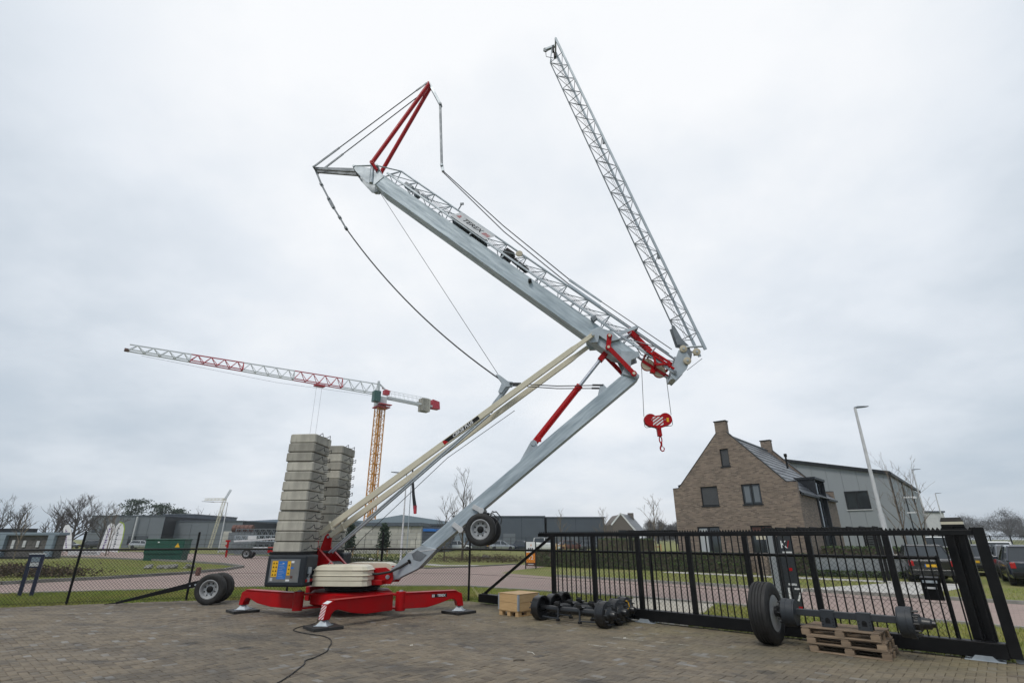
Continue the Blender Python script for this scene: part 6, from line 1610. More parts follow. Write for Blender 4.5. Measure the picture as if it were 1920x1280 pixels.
# ================================================================== LAMP POSTS
def lamp(x, y, h, rot, lab, arm=0.9, r=0.09, curved=False):
    t = thing('street_lamp', lab, 'street lamp', (x, y, 0), rot, 'street lamps')
    MB().tube((0,0,0),(0,0,h*0.35),r,12,r*0.95).build('pole','white_dull',t,smooth=True)
    MB().tube((0,0,h*0.35),(0,0,h-0.05),r*0.72,12,r*0.45).build('upper_pole','white_dull',t,smooth=True)
    if curved:
        MB().path([(0,0,h-0.4),(-0.05,0,h-0.1),(-0.3,0,h),(-arm,0,h)],0.045,8).build('arm','white_dull',t,smooth=True); hx = -arm
    else: hx = arm*0.3
    d = -1 if curved else 1
    b = MB(); b.add([(hx-d*0.15,-0.13,h-0.06),(hx+d*arm*0.75,-0.10,h+0.04),(hx+d*arm*0.75,0.10,h+0.04),(hx-d*0.15,0.13,h-0.06),(hx-d*0.15,-0.13,h+0.03),(hx+d*arm*0.75,-0.10,h+0.08),(hx+d*arm*0.75,0.10,h+0.08),(hx-d*0.15,0.13,h+0.03)],[(0,3,2,1),(4,5,6,7),(0,1,5,4),(1,2,6,5),(2,3,7,6),(3,0,4,7)])
    b.build('lamp_head','galv_dark',t)
lamp(18.45,27.0,8.35,R(10),'tall pale street lamp in front of the grey hall, nearest of the three',arm=0.75,r=0.14)
lamp(38.2,50.0,7.9,R(15),'tall pale street lamp beside the grey hall, middle of the three',arm=0.9,r=0.13)
lamp(59.6,75.0,7.7,R(15),'tall pale street lamp at the end of the grey hall, farthest of the three',arm=1.0,r=0.13)
lamp(-7.05,35.2,5.85,R(180),'pale street lamp seen behind the cream struts',arm=1.0,r=0.075)
lamp(-38.2,72.0,6.35,0,'pale street lamp with curved arm left of the ballast stack',arm=2.0,r=0.10,curved=True)
# flag pole with a dark hanging flag
t = thing('flag_pole', 'thin pole with a dark red and green flag behind the struts', 'flag pole', (-8.0,42,0))
MB().tube((0,0,0),(0,0,7.2),0.04,8,0.025).build('pole','galv',t,smooth=True)
b = MB(); b.path([(0.03,0,6.9),(0.10,0.03,6.0),(0.24,-0.02,4.9),(0.42,0.02,3.95)],0.07,5,0.15); f_ = b.build('flag','anthracite',t); b = MB(); b.path([(0.40,0.02,4.15),(0.46,0,3.55)],0.155,6,0.12); b.build('flag_tip','tower_red',t)

# ================================================================== TOWER CRANE
t = thing('tower_crane', 'tall tower crane with yellow mast and red and white jib in the distance', 'crane', (-26.3,100,0), math.atan2(-26.4,-32.9))
def box_lattice(parent, name, p0, p1, w, nb, rc, rd, m):
    p0, p1 = Vector(p0), Vector(p1); b = MB(); d = p1-p0
    u = Vector((1,0,0)) if abs(d.normalized().x) < 0.7 else Vector((0,0,1)); v = d.normalized().cross(u).normalized(); u = v.cross(d.normalized())
    cs = [(u*a + v*c_)*w/2 for a, c_ in ((-1,-1),(1,-1),(1,1),(-1,1))]
    for c_ in cs: b.beam(p0+c_, p1+c_, rc, rc)
    for k in range(nb):
        a, e_ = p0 + d*(k/nb), p0 + d*((k+1)/nb)
        for i in range(4):
            j = (i+1) % 4
            b.tube(a+cs[i], a+cs[j], rd, 4)
            b.tube(a+cs[i], (a+e_)/2+cs[j], rd, 4); b.tube((a+e_)/2+cs[j], e_+cs[i], rd, 4)
    return b.build(name, m, parent)
box_lattice(t,'mast',(0,0,0),(0,0,26.3),1.5,14,0.17,0.05,'tower_yellow')
MB().tube((0,0,0),(0,0,26.0),0.22,6).build('ladder','tower_yellow',t)
MB().bb(-0.9,1.0,-0.9,0.9,26.3,28.2).build('slewing_frame','tower_white',t)
MB().bb(0.95,2.3,0.7,2.1,26.7,28.9).build('operator_cab','cab_green',t,bevel=0.1)
MB().bb(-1.6,1.0,0.9,2.0,26.4,26.55).build('platform','tower_red',t)
MB().bb(-1.6,1.1,-1.3,1.3,26.0,26.2).build('platform','tower_red',t)
secs = [(1.0,8.2,'tower_white'),(8.2,17.2,'tower_red'),(17.2,25.7,'tower_white'),(25.7,33.6,'tower_red'),(33.6,41.8,'tower_white')]
for (a, c_, m_) in secs:
    b = MB(); hA = 2.1*(1-a/75); hB = 2.1*(1-c_/75); nb = max(3, int((c_-a)/1.95)); w = 0.6
    b.beam((a,0,28.7+hA),(c_,0,28.7+hB),0.16,0.16)
    for s in (-w,w): b.beam((a,s,28.7),(c_,s,28.7),0.14,0.16)
    for k in range(nb):
        xa, xb = a+(c_-a)*k/nb, a+(c_-a)*(k+1)/nb; ha, hb = hA+(hB-hA)*k/nb, hA+(hB-hA)*(k+1)/nb; xm = (xa+xb)/2
        for s in (-w,w): b.tube((xa,s,28.7),(xm,0,28.7+(ha+hb)/2),0.06,5); b.tube((xm,0,28.7+(ha+hb)/2),(xb,s,28.7),0.06,5)
        b.tube((xa,-w,28.7),(xa,w,28.7),0.05,4)
    b.tube((a,-w,28.7),(a,0,28.7+hA),0.07,5); b.tube((a,w,28.7),(a,0,28.7+hA),0.07,5)
    b.build('jib_section',m_,t)
b = MB(); b.beam((0.6,0,28.7),(0.8,0,31.4),0.4,0.4,up=(1,0,0)); b.beam((-1.2,0,29.6),(0.8,0,31.0),0.2,0.25); b.build('jib_head','tower_white',t)
b = MB(); b.box((-1.0,0,29.3),(1.1,1.0,0.9)); b.tube((-0.2,-0.4,30.2),(-1.8,0.4,29.6),0.12,6); b.build('hoist_unit','tower_red',t)
MB().bb(41.7,42.3,-0.4,0.4,28.5,28.85).build('jib_nose','rust',t)
b = MB()
for s in (-0.6,0.6): b.beam((-1.0,s,28.3),(-11.6,s,28.0),0.18,0.4)
for k in range(9): b.tube((-1.5-k,-0.7,28.6),(-1.5-k,-0.7,29.6),0.03,4); b.tube((-1.5-k,0.7,28.6),(-1.5-k,0.7,29.6),0.03,4)
for s in (-0.7,0.7): b.tube((-1.5,s,29.6),(-10.5,s,29.5),0.035,4)
b.build('counter_jib','tower_white',t)
for k in range(4): MB().bb(-8.9-0.5*k-0.45,-8.9-0.5*k,-0.85,0.85,26.7,29.4).build('counterweight','concrete',t)
MB().bb(-11.6,-8.6,-0.95,-0.88,27.9,28.9).build('name_board','tower_white',t)
MB().prism([(-11.5,-0.6,27.6),(-13.3,-0.6,27.6),(-13.1,-0.6,29.2),(-11.5,-0.6,29.5)],(0,1.4,0)).build('tail_fin','tower_red',t)
b = MB(); b.box((12.4,0,28.35),(1.8,1.2,0.35)); b.build('trolley','tower_red',t)
for s in (-0.5,0.5): MB().tube((12.4+s,0,28.3),(12.4+s,0,6.0),0.018,4).build('hoist_rope','steel_rope',t)
MB().path([(40,0,28.2),(20,0,27.6),(2,0,28.2)],0.02,4).build('travel_rope','steel_rope',t)
# small far self-erecting crane
t = thing('distant_crane', 'small pale folding crane far away left of the ballast stack', 'crane', (-59.3,110,0), R(12))
box_lattice(t,'mast',(-0.9,0,0),(0.2,0,9.4),0.5,9,0.055,0.02,'cream'); b = box_lattice(t,'jib',(0.3,0,9.3),(-3.6,0,9.2),0.36,6,0.045,0.018,'cream'); box_lattice(t,'jib_tip',(0.2,0,9.2),(1.0,0,11.2),0.3,4,0.05,0.018,'galv')

# ================================================================== STORED CRANE PARTS and TRAILER beyond the street
t = thing('stored_lattice', 'grey lattice jib parts stored beyond the street, left of the ballast', 'crane parts', (-31.5,62,0), R(-3))
for k, z in enumerate((0.9,1.75,2.45)): box_lattice(t,'lattice_part',(0.3,0,z),(6.6,0,z),0.62,9,0.07,0.035,'galv' if k % 2 else 'galv_dark')
MB().bb(1.9,2.9,-0.42,-0.36,1.6,2.05).build('name_board','white_dull',t); MB().bb(0.6,6.4,-0.3,0.3,0.1,0.5).build('stand','galv_dark',t)
t = thing('crane_trailer', 'low red crane trailer with white beam at the far side of the street', 'trailer', (-25.3,52.5,0), R(4))
wheel_parts(t,(0.35,-0.5,0.42),(0,-1,0),0.42,0.25,0.24); wheel_parts(t,(0.35,0.5,0.42),(0,1,0),0.42,0.25,0.24)
MB().bb(0.2,4.6,-0.45,0.45,0.55,0.78).build('chassis','galv_dark',t,bevel=0.02); MB().bb(2.2,4.4,-0.5,0.5,0.5,1.0).build('red_body','red',t,bevel=0.02); MB().beam((-1.2,0,1.5),(4.6,0,1.85),0.2,0.15).build('white_beam','white_dull',t,bevel=0.02)
for k in range(3): MB().tube((0.9+0.45*k,-0.48,0.88),(0.9+0.45*k,0.3,0.88),0.12,10).build('roller','white_dull',t,smooth=True)
b = MB(); b.beam((-1.7,0,0.1),(-1.75,0,1.6),0.14,0.14,up=(1,0,0)); b.bb(-1.95,-1.6,-0.12,0.12,1.45,1.62); b.bb(-1.9,-1.7,-0.12,0.12,1.05,1.2); b.build('red_stand','red',t)
t = thing('stacked_containers', 'pale stacked boxes behind the curved street lamp', 'boxes', (-40.2,76,0))
for k in range(4): MB().bb(0.02*k,1.7,0,2.2,k*0.68,k*0.68+0.64).build('box','block_wall',t,bevel=0.02)
t = thing('rusty_drums', 'row of rusty reels on the store behind the crane parts', 'reels', (-35.8,70,2.5))
for k in range(5): MB().tube((k*0.52,0,0.45),(k*0.52+0.46,0,0.45),0.45,14).build('reel','rust',t,smooth=True)
MB().bb(-0.2,2.9,-0.5,0.5,-2.5,0.0).build('rack','galv_dark',t)

# vehicles and goods in the far yards: individual low boxes read as parked cars and stacks
rd = random.Random(5)

# ================================================================== CARS
def car(x, y, rot, m, lab, L_=4.3, W2=1.76, H_=1.47, kind='hatch', plate=True, group='cars parked right of the gate'):
    t = thing('parked_car', lab, 'car', (x, y, 0), rot, group)
    hw_ = W2/2; l = L_/2
    belt = H_*0.62; sill = 0.22
    # stations along x (rear -l to front +l): (x, half width, lower z, belt z)
    st = [(-l,hw_*0.86,0.42,belt*0.93),(-l+0.08,hw_*0.95,0.30,belt*1.0),(-l+0.55,hw_,sill,belt*1.03),(-0.3,hw_,sill,belt),(l-1.35,hw_,sill,belt*0.97),(l-0.6,hw_*0.98,sill,belt*0.88),(l-0.12,hw_*0.90,0.28,belt*0.76),(l,hw_*0.78,0.40,belt*0.62)]
    b = MB(); n = 8
    for (xx, w, zl, zb) in st:
        b.v += [(xx,-w*0.94,zl),(xx,-w,zl+0.12),(xx,-w,zb-0.16),(xx,-w*0.93,zb),(xx,w*0.93,zb),(xx,w,zb-0.16),(xx,w,zl+0.12),(xx,w*0.94,zl)]
    for i in range(len(st)-1):
        for k in range(n): b.f.append((i*n+k,(i+1)*n+k,(i+1)*n+(k+1) % n,i*n+(k+1) % n))
    b.f.append(tuple(range(n))); b.f.append(tuple((len(st)-1)*n+k for k in range(n-1,-1,-1)))
    body = b.build('body', m, t, smooth=True, bevel=0.03)
    rear = -l+0.15 if kind in ('hatch','van') else -l+0.75
    rt = -l+0.55 if kind == 'hatch' else (-l+0.28 if kind == 'van' else -l+1.25)
    ft, fb = (l-2.0, l-1.15) if kind != 'van' else (l-1.5, l-0.8)
    # glasshouse
    g_ = MB(); wb, wt = hw_*0.93, hw_*0.74
    g_.add([(rear,-wb,belt-0.02),(fb,-wb,belt-0.03),(fb,wb,belt-0.03),(rear,wb,belt-0.02),(rt,-wt,H_-0.05),(ft,-wt,H_-0.05),(ft,wt,H_-0.05),(rt,wt,H_-0.05)],[(0,3,2,1),(4,5,6,7),(0,1,5,4),(1,2,6,5),(2,3,7,6),(3,0,4,7)])
    g_.build('windows','glass',t,bevel=0.03)
    r_ = MB(); r_.add([(rt-0.06,-wt-0.01,H_-0.07),(ft+0.05,-wt-0.01,H_-0.07),(ft+0.05,wt+0.01,H_-0.07),(rt-0.06,wt+0.01,H_-0.07),(rt+0.08,-wt+0.08,H_),(ft-0.1,-wt+0.08,H_),(ft-0.1,wt-0.08,H_),(rt+0.08,wt-0.08,H_)],[(0,3,2,1),(4,5,6,7),(0,1,5,4),(1,2,6,5),(2,3,7,6),(3,0,4,7)])
    r_.build('roof',m,t,bevel=0.03)
    p_ = MB()
    for s in (-1,1):
        for (xa, xb) in ((rear,rt),(fb,ft),(-0.25,-0.3)): p_.beam((xa,s*(wb+0.004),belt-0.02),(xb,s*(wt+0.004),H_-0.05),0.05,0.09,up=(1,0,0))
    p_.build('pillars',m,t)
    for s in (-1,1):
        for xx in (-l+0.78,l-0.82):
            w_ = MB(); w_.lathe([(0.19,-0.10),(0.29,-0.10),(0.315,-0.07),(0.315,0.07),(0.29,0.10),(0.19,0.10)],(xx,s*(hw_-0.09),0.315),(0,s,0),24); wh = w_.build('wheel','rubber',t,smooth=True)
            MB().lathe([(0.20,0.06),(0.19,0.09),(0.06,0.085),(0.0,0.09)],(xx,s*(hw_-0.09),0.315),(0,s,0),20).build('rim','rim',wh,smooth=True)
        MB().bb(-l-0.01,-l+0.16,s*hw_*0.80-0.085,s*hw_*0.80+0.085,belt*0.70,belt*0.94).build('tail_light','tail_red',t,bevel=0.02)
        MB().bb(l-0.16,l-0.02,s*hw_*0.62-0.14,s*hw_*0.62+0.14,belt*0.55,belt*0.70).build('headlight','chrome',t,bevel=0.02)
        MB().box((fb-0.35,s*(hw_+0.08),belt+0.05),(0.12,0.16,0.12)).build('mirror',m,t,bevel=0.02)
    MB().bb(-l-0.035,-l+0.05,-hw_*0.88,hw_*0.88,0.36,0.52).build('bumper','black' if m != 'car_black' else 'car_black',t,bevel=0.02); MB().bb(l-0.06,l+0.035,-hw_*0.74,hw_*0.74,0.34,0.50).build('bumper',m,t,bevel=0.02)
    if plate:
        o = MB().bb(-l-0.03,-l-0.005,-0.26,0.26,0.62,0.73).build('number_plate','plate_yellow',t); MB().bb(-l-0.032,-l-0.0305,0.22,0.26,0.62,0.73).build('plate_band','blue',o)
        o = MB().bb(l+0.037,l+0.045,-0.26,0.26,0.38,0.48).build('number_plate','plate_yellow',t)
    return t
car(18.95,25.6,math.atan2(0.86,0.50),'car_black','black car seen from behind, half hidden by the gate post',kind='sedan',L_=4.4,H_=1.5)
car(24.6,29.4,math.atan2(0.7,0.7),'car_grey','grey car mostly hidden behind the broad gate post',kind='hatch')
car(24.2,26.6,math.atan2(-0.80,-0.60),'car_grey','grey car facing the camera with a yellow plate',kind='sedan')
car(29.2,33.2,math.atan2(0.72,0.69),'car_white','white hatchback in the second row of the parking place',kind='hatch',H_=1.6)
car(31.6,32.2,math.atan2(0.72,0.69),'car_silver','silver van in the second row at the right edge',kind='van',L_=4.6,H_=1.85)
car(21.6,23.3,math.atan2(0.80,0.60),'car_blue','dark blue hatchback at the right edge of the picture',kind='hatch',H_=1.5)
car(34.5,44.5,math.atan2(0.75,0.66),'car_white','white van far back on the parking place',kind='van',H_=1.9)
# bar fence at the back of the parking place
t = thing('bar_fence', 'long dark bar fence along the back of the parking place', 'fence', (43,62,0), math.atan2(-12,36))
for k in range(26): MB().bb(k*1.8,k*1.8+0.07,0,0.07,0,2.1).build('post','anthracite',t)
for z in (0.2,1.05,1.95): MB().bb(0,46.9,0.07,0.11,z,z+0.05).build('rail','anthracite',t)
b = MB()
for k in range(390): b.bb(k*0.12,k*0.12+0.03,0.11,0.13,0.1,2.1)
stuff(b.build('pickets','anthracite',t))
# dark planting screen behind the black car
t = thing('slatted_screen', 'dark slatted screen beside the parking place behind the black car', 'screen', (20.2,31.4,0), math.atan2(0.75,0.66))
for k in range(10): MB().bb(k*0.55,k*0.55+0.07,0,0.07,0,2.0).build('post','black',t)
for k in range(14): MB().bb(0,5.0,-0.03,0.0,0.1+0.135*k,0.2+0.135*k).build('slat','black',t)
# goods and cars in the far yards beyond the hedge and the street
far = [(-84.0,104,'car_grey','sedan'),(-78.5,104.5,'car_black','hatch'),(-69.0,103,'car_silver','hatch'),(-8.5,86,'car_white','hatch'),(-5.4,88,'car_grey','van'),(-1.8,87,'car_silver','hatch'),(1.8,88,'car_blue','sedan'),(5.4,87,'car_white','van'),(9.4,88,'rust','hatch'),(12.8,88,'car_grey','hatch'),(-11.4,77,'car_blue','hatch')]
nm_ = ['far left before the grey warehouse, grey','far left before the grey warehouse, black','far left before the low slate hall, silver','far away before the dark hall, white hatchback leftmost','far away before the dark hall, grey van','far away before the dark hall, silver hatchback','far away before the dark hall, dark blue','far away before the dark hall, white van','far away before the dark hall, red','far away before the dark hall, rightmost grey hatchback','before the open bay by the block wall, dark blue']
for (x, y, m_, kd), q in zip(far, nm_): car(x, y, R(rd.uniform(-25,25)), m_, 'small car parked '+q, kind=kd, H_=1.9 if kd == 'van' else 1.45, group='cars parked in the far yards')
# mesh fence of the far yard
t = thing('mesh_fence', 'thin dark fence in front of the far dark halls', 'fence', (-9,80,0))
for k in range(14): MB().bb(k*2.2,k*2.2+0.06,0,0.06,0,1.9).build('post','anthracite',t)
for z in (0.3,0.9,1.4,1.85): MB().bb(0,28.7,0.06,0.09,z,z+0.03).build('rail','anthracite',t)
# green play slide
t = thing('play_slide', 'green play slide with lime chute behind the hedge', 'slide', (8.1,40.6,0), R(-15))
for s in (0,0.5): MB().beam((0,s,0),(0.25,s,1.5),0.08,0.12,up=(1,0,0)).build('ladder_side','teal',t,bevel=0.01)
for k in range(4): MB().beam((0.05+0.05*k,0,0.25+0.3*k),(0.05+0.05*k,0.5,0.25+0.3*k),0.06,0.05).build('rung','teal',t)
b = MB(); b.lathe([(0.30,0),(0.32,0.1),(0.28,0.45),(0.15,0.6),(0.0,0.62)],(0.35,0.25,1.1),(0,0,1),12); b.build('tower','teal',t,smooth=True)
b = MB(); b.path([(0.4,0.25,1.2),(0.8,0.25,1.05),(1.2,0.25,0.7),(1.6,0.25,0.45),(1.9,0.25,0.4)],0.24,8); b.build('chute','slide_green',t,smooth=True)

# ================================================================== TREES
def bare_tree(x, y, h, lab, seed, spread=0.55, trunk_r=0.09, first=0.3, m='bark', levels=4, nbr=(7,5,4,3), up=0.55, group='bare winter trees', twig=0.006, lean=0.0):
    rd = random.Random(seed)
    t = thing('bare_tree', lab, 'tree', (x, y, 0), rd.uniform(0,6), group)
    tr_ = MB(); cr = MB()
    pts = []; p = Vector((0,0,0)); segs = 7
    for k in range(segs+1):
        f = k/segs; pts.append(Vector((rd.uniform(-1,1)*0.025*h*f + lean*f*h, rd.uniform(-1,1)*0.025*h*f, h*0.92*f)))
    tr_.path(pts, trunk_r, 7, max(twig, trunk_r*0.12)); tr_.build('trunk', m, t, smooth=True)
    def grow(p0, d, L_, r, lev):
        q = [p0]; dd = d.copy(); n = 4
        for k in range(n):
            dd = (dd + Vector((rd.uniform(-1,1),rd.uniform(-1,1),rd.uniform(-0.4,0.9)))*0.17).normalized(); q.append(q[-1] + dd*L_/n)
        cr.path(q, r, 4 if lev > 0 else 5, max(twig*0.7, r*0.35))
        if lev >= levels-1: return
        for k in range(nbr[min(lev+1,3)]):
            f = rd.uniform(0.25,1.0); i = min(n-1, int(f*n)); pp = q[i].lerp(q[i+1], f*n-i)
            a = rd.uniform(0,2*math.pi); s = Vector((math.cos(a),math.sin(a),rd.uniform(0.1,0.9)))
            grow(pp, (dd*0.75 + s*0.75).normalized(), L_*rd.uniform(0.42,0.66), max(twig*0.7, r*0.5), lev+1)
    nb0 = nbr[0]*2
    for k in range(nb0):
        f = first + (1-first)*(k+rd.random()*0.7)/nb0*0.97; i = min(segs-1, int(f*segs)); pp = pts[i].lerp(pts[i+1], f*segs-i)
        a = k*2.4 + rd.uniform(-0.4,0.4); L_ = h*spread*(1.0-0.62*(f-first)/(1-first))*rd.uniform(0.7,1.1)
        grow(pp, Vector((math.cos(a)*(1-up*0.5),math.sin(a)*(1-up*0.5),up+0.25*f)).normalized(), L_, max(twig, trunk_r*(1-f)*0.55+twig), 1)
    cr.build('crown', m, t)
    return t
def pine(x, y, h, w, lab, seed):
    rd = random.Random(seed); rg = np.random.default_rng(seed)
    t = thing('pine_tree', lab, 'tree', (x, y, 0), 0, 'far pine trees')
    MB().path([(0,0,0),(0.2,0,h*0.4),(0.0,0,h*0.75),(0.15,0,h*0.95)],0.22,6,0.06).build('trunk','bark_far',t,smooth=True)
    P_ = []; br = MB()
    for k in range(16):
        f = 0.42 + 0.58*k/15; a = rd.uniform(0,6.28); r = w*(1.05-f*0.55)*rd.uniform(0.5,1.0)
        c_ = np.array([math.cos(a)*r, math.sin(a)*r, h*f]); br.tube((0.05,0,h*f-0.5),tuple(c_),0.06,4,0.02)
        P_.append(c_ + rg.normal(0,1,(130,3))*np.array([w*0.30,w*0.30,h*0.028]))
    P_.append(np.array([0.1,0,h*0.97]) + rg.normal(0,1,(120,3))*np.array([w*0.28,w*0.28,h*0.03]))
    br.build('limbs','bark_far',t)
    me = leaf_mesh(np.concatenate(P_),0.24,rg); me.materials.append(M['leaf_conifer']); stuff(link('crown',me,t))
F_ = dict(m='bark_far', twig=0.014, levels=4, nbr=(8,6,4,4))
bare_tree(-80,85,6.6,'bare broad tree at the very left edge of the picture',11,spread=0.6,trunk_r=0.2,first=0.15,**F_)
bare_tree(-72.5,80,6.6,'bare upright tree second from the left edge',12,spread=0.42,trunk_r=0.2,first=0.1,up=0.8,**F_)
bare_tree(-69.5,84,5.4,'bare bushy tree left of the big oak',13,spread=0.55,trunk_r=0.2,first=0.1,m='bark_far',twig=0.02,levels=4,nbr=(8,6,4,4))
bare_tree(-79.5,95,6.2,'bare tree behind the bushy tree at the left',14,spread=0.6,trunk_r=0.2,first=0.12,**F_)
bare_tree(-64.2,80,6.9,'big round bare oak behind the leftmost flag',15,spread=0.62,trunk_r=0.26,first=0.2,up=0.45,m='bark_far',twig=0.016,levels=4,nbr=(10,7,6,5))
bare_tree(-75.0,100,7.4,'bare tree just right of the big oak',16,spread=0.5,trunk_r=0.2,first=0.2,**F_)
bare_tree(-43.6,48.6,4.3,'thin sapling in front of the showroom at the left edge',17,spread=0.3,trunk_r=0.06,first=0.3,up=0.85,m='bark_pale',twig=0.012,levels=3,nbr=(6,4,3,2))
bare_tree(-44.0,60,5.2,'thin young tree beside the lime edged flag',18,spread=0.42,trunk_r=0.07,first=0.3,up=0.8,m='bark_pale',twig=0.012,levels=3,nbr=(6,4,3,2))
pine(-99,140,11.0,3.9,'tall flat-topped pine left of the other pines',21)
pine(-92.3,141,9.9,3.4,'middle pine of the three behind the slate hall',22)
pine(-93.8,152,9.2,3.0,'rightmost pine of the three behind the slate hall',23)
bare_tree(-86.5,150,8.6,'low bare tree far behind the curved lamp, left one',24,spread=0.6,trunk_r=0.25,first=0.1,m='bark_far',twig=0.03,levels=3,nbr=(7,6,5,3))
bare_tree(-81.5,152,8.2,'low bare tree far behind the curved lamp, right one',25,spread=0.6,trunk_r=0.25,first=0.1,m='bark_far',twig=0.03,levels=3,nbr=(7,6,5,3))
bare_tree(-4.3,48,7.3,'leafless multi-stemmed tree behind the lower mast',31,spread=0.42,trunk_r=0.11,first=0.12,up=0.85,twig=0.010,levels=4,nbr=(7,5,4,3))
bare_tree(-5.7,46.5,5.2,'smaller leafless tree left of the one behind the mast',32,spread=0.45,trunk_r=0.07,first=0.15,up=0.8,twig=0.010,levels=3,nbr=(7,5,4,3))
bare_tree(4.3,48,4.3,'thin bare street tree above the left end of the gate',33,spread=0.28,trunk_r=0.06,first=0.35,up=0.9,m='bark_pale',twig=0.009,levels=3,nbr=(7,5,3,2))
bare_tree(8.1,48,4.4,'thin bare street tree in front of the dark hall doors',34,spread=0.33,trunk_r=0.06,first=0.35,up=0.85,m='bark_pale',twig=0.009,levels=3,nbr=(7,5,3,2))
bare_tree(11.0,42,4.9,'bare tree with upright twigs left of the brick house',35,spread=0.36,trunk_r=0.07,first=0.3,up=0.75,m='bark_pale',twig=0.009,levels=4,nbr=(6,5,3,2))
bare_tree(21.5,30,6.1,'bare tree in front of the grey hall beside the tall lamp',36,spread=0.36,trunk_r=0.05,first=0.25,up=0.8,m='bark_pale',twig=0.006,levels=4,nbr=(6,5,3,2))
bare_tree(23.3,31,5.9,'second bare tree in front of the grey hall, right of the lamp',37,spread=0.36,trunk_r=0.05,first=0.25,up=0.8,m='bark_pale',twig=0.006,levels=4,nbr=(6,5,3,2))
def mass_tree(x, y, h, w, lab, seed, group):
    rg = np.random.default_rng(seed); rd = random.Random(seed)
    t = thing('bare_tree', lab, 'tree', (x, y, 0), 0, group)
    MB().path([(0,0,0),(0.2,0,h*0.3),(0.0,0,h*0.6)],0.35,6,0.12).build('trunk','bark_far',t,smooth=True)
    P_ = []; br = MB()
    for k in range(34):
        a = rd.uniform(0,6.28); f = rd.random()**0.6; r = w*f*0.5; z = h*(0.22 + 0.74*rd.random()*math.sqrt(max(0.05,1-f*f*0.85)))
        c_ = np.array([math.cos(a)*r, math.sin(a)*r, z]); br.path([(0,0,h*0.2),tuple(c_*0.5+np.array([0,0,h*0.16])),tuple(c_)],0.14,4,0.04)
        P_.append(c_ + rg.normal(0,1,(150,3))*np.array([w*0.085,w*0.085,h*0.065]))
    br.build('limbs','bark_far',t)
    P_ = np.concatenate(P_); P_[:,2] = np.abs(P_[:,2])
    n = len(P_); u = rg.normal(0,1,(n,3)); u[:,2] = np.abs(u[:,2])+0.4; u /= np.linalg.norm(u,axis=1)[:,None]; v = np.cross(u, rg.normal(0,1,(n,3))); v /= np.linalg.norm(v,axis=1)[:,None]
    L_ = rg.uniform(0.35,1.0,n)[:,None]; q = np.stack([P_-u*L_-v*0.05, P_-u*L_+v*0.05, P_+u*L_], 1).reshape(-1,3)
    me = bpy.data.meshes.new('twigs'); me.vertices.add(len(q)); me.vertices.foreach_set('co', q.ravel()); me.loops.add(len(q)); me.loops.foreach_set('vertex_index', np.arange(len(q),dtype=np.int32))
    me.polygons.add(n); me.polygons.foreach_set('loop_start',(np.arange(n)*3).astype(np.int32)); me.update(calc_edges=True); me.materials.append(M['twig_far']); stuff(link('crown',me,t))
for k, (x, h, s) in enumerate([(214,10.5,41),(226,12.5,42),(238,14.5,43),(250,13,44)]):
    mass_tree(x,262+5*(k % 2),h*1.02,15.5,['leftmost','second','third','rightmost'][k]+' tree of the hazy tree line at the right',s,'hazy tree line')
mass_tree(53,200,8.6,9,'hazy bare tree far behind the pergola left of the house',47,'bare winter trees')
mass_tree(60,200,7.6,9,'hazy bare tree touching the left edge of the brick house',48,'bare winter trees')
for (x, y) in ((4.3,48),(8.1,48),(11.0,42)):
    host = [o for o in COL.objects if o.name.startswith('bare_tree') and o.parent is None and abs(o.location.x-x) < 0.01 and abs(o.location.y-y) < 0.01][0]
    for s in (-0.42,0.42): MB().tube((s,-0.15,0),(s,-0.15,1.35),0.055,8).build('stake','pine',host)
    MB().bb(-0.46,0.46,-0.17,-0.13,1.12,1.22).build('tie','pine',host)
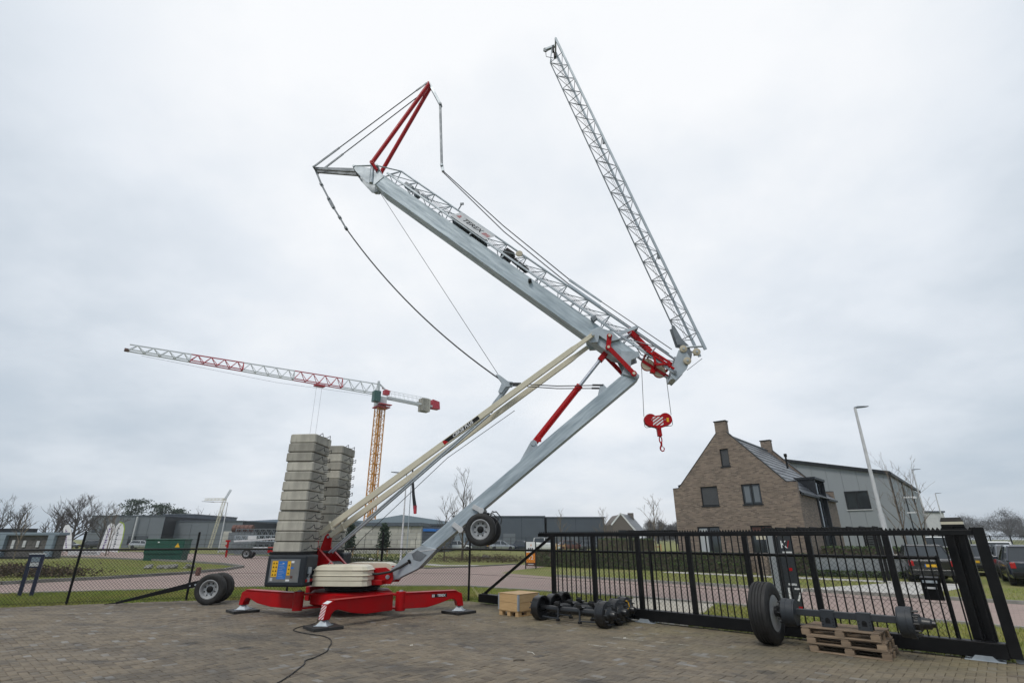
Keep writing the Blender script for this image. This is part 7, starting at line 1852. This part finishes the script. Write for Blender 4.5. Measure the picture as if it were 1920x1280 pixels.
# small staked conifers and shrubs before the block wall
for k, (x, y) in enumerate([(-12.4,42),(-9.8,42)]):
    rg = np.random.default_rng(60+k); t = thing('staked_conifer', ['small staked conifer left of the cream strut foot','small staked conifer behind the middle fence post'][k], 'tree', (x,y,0), 0, 'staked conifers')
    MB().path([(0,0,0),(0.02,0,1.2),(0,0,2.5)],0.05,6,0.02).build('trunk','bark',t,smooth=True)
    P_ = []
    for j in range(26):
        f = j/25; a = j*2.4; r = 0.62*(1-f)**0.7*(0.4+0.6*rg.random()) + 0.06; P_.append(np.array([math.cos(a)*r*0.6, math.sin(a)*r*0.6, 1.0+1.7*f]) + rg.normal(0,1,(60,3))*np.array([0.12,0.12,0.09]))
    me = leaf_mesh(np.concatenate(P_),0.085,rg); me.materials.append(M['leaf_conifer']); stuff(link('crown',me,t))
    for s in (-0.35,0.35): MB().tube((s,-0.1,0),(s,-0.1,1.15),0.045,8).build('stake','pine',t)
    MB().bb(-0.36,0.36,-0.12,-0.08,0.95,1.0).build('tie','anthracite',t)
def shrub(x, y, w, d, h, n, lab, m, seed):
    rg = np.random.default_rng(seed); t = thing('shrub', lab, 'shrub', (x,y,0), 0, 'low shrubs')
    c_ = rg.uniform(-0.5,0.5,(14,3))*np.array([w,d,0]) + np.array([0,0,h*0.42])
    P_ = np.concatenate([q + rg.normal(0,1,(n//14,3))*np.array([w*0.13,d*0.2,h*0.24]) for q in c_]); P_[:,2] = np.abs(P_[:,2])
    me = leaf_mesh(P_,0.06,rg); me.materials.append(M[m]); stuff(link('foliage',me,t))
    b = MB()
    for q in c_[:8]: b.tube((q[0]*0.8,q[1]*0.8,0),tuple(q),0.015,4)
    b.build('stems','bark',t)
shrub(-11.2,40.5,3.6,1.0,0.75,2600,'low shrubs at the foot of the left staked conifer','leaf_shrub',71)
shrub(-7.9,39.8,2.6,1.0,0.7,2000,'low shrubs at the foot of the street lamp','leaf_hedge',72)
shrub(-2.6,45.0,6.0,3.0,0.6,3200,'brownish ground shrubs beyond the transport wheels','leaf_brown',73)
shrub(-25.0,27.5,7.0,1.6,0.55,3200,'dark brown shrubs on the left part of the island','leaf_brown',74)
shrub(-30.0,31.0,5.0,2.0,0.5,2400,'dark shrubs farther back on the left part of the island','leaf_brown',75)

# ================================================================== HAZE: thin even winter air over the whole place
hz = MB().bb(-710,710,-70,810,-1.0,33.0)
hzo = hz.build('haze', 'white')
hzo.data.materials.clear()
hm = bpy.data.materials.new('haze'); hm.use_nodes = True
hn = hm.node_tree.nodes; hn.clear()
ho = hn.new('ShaderNodeOutputMaterial'); hv = hn.new('ShaderNodeVolumePrincipled')
hv.inputs['Color'].default_value = (0.93, 0.96, 1.0, 1); hv.inputs['Density'].default_value = 0.0004; hv.inputs['Anisotropy'].default_value = 0.2
hm.node_tree.links.new(hv.outputs[0], ho.inputs['Volume'])
hzo.data.materials.append(hm)
stuff(hzo)
hzo['label'] = 'thin pale winter haze over the whole place'; hzo['category'] = 'haze'
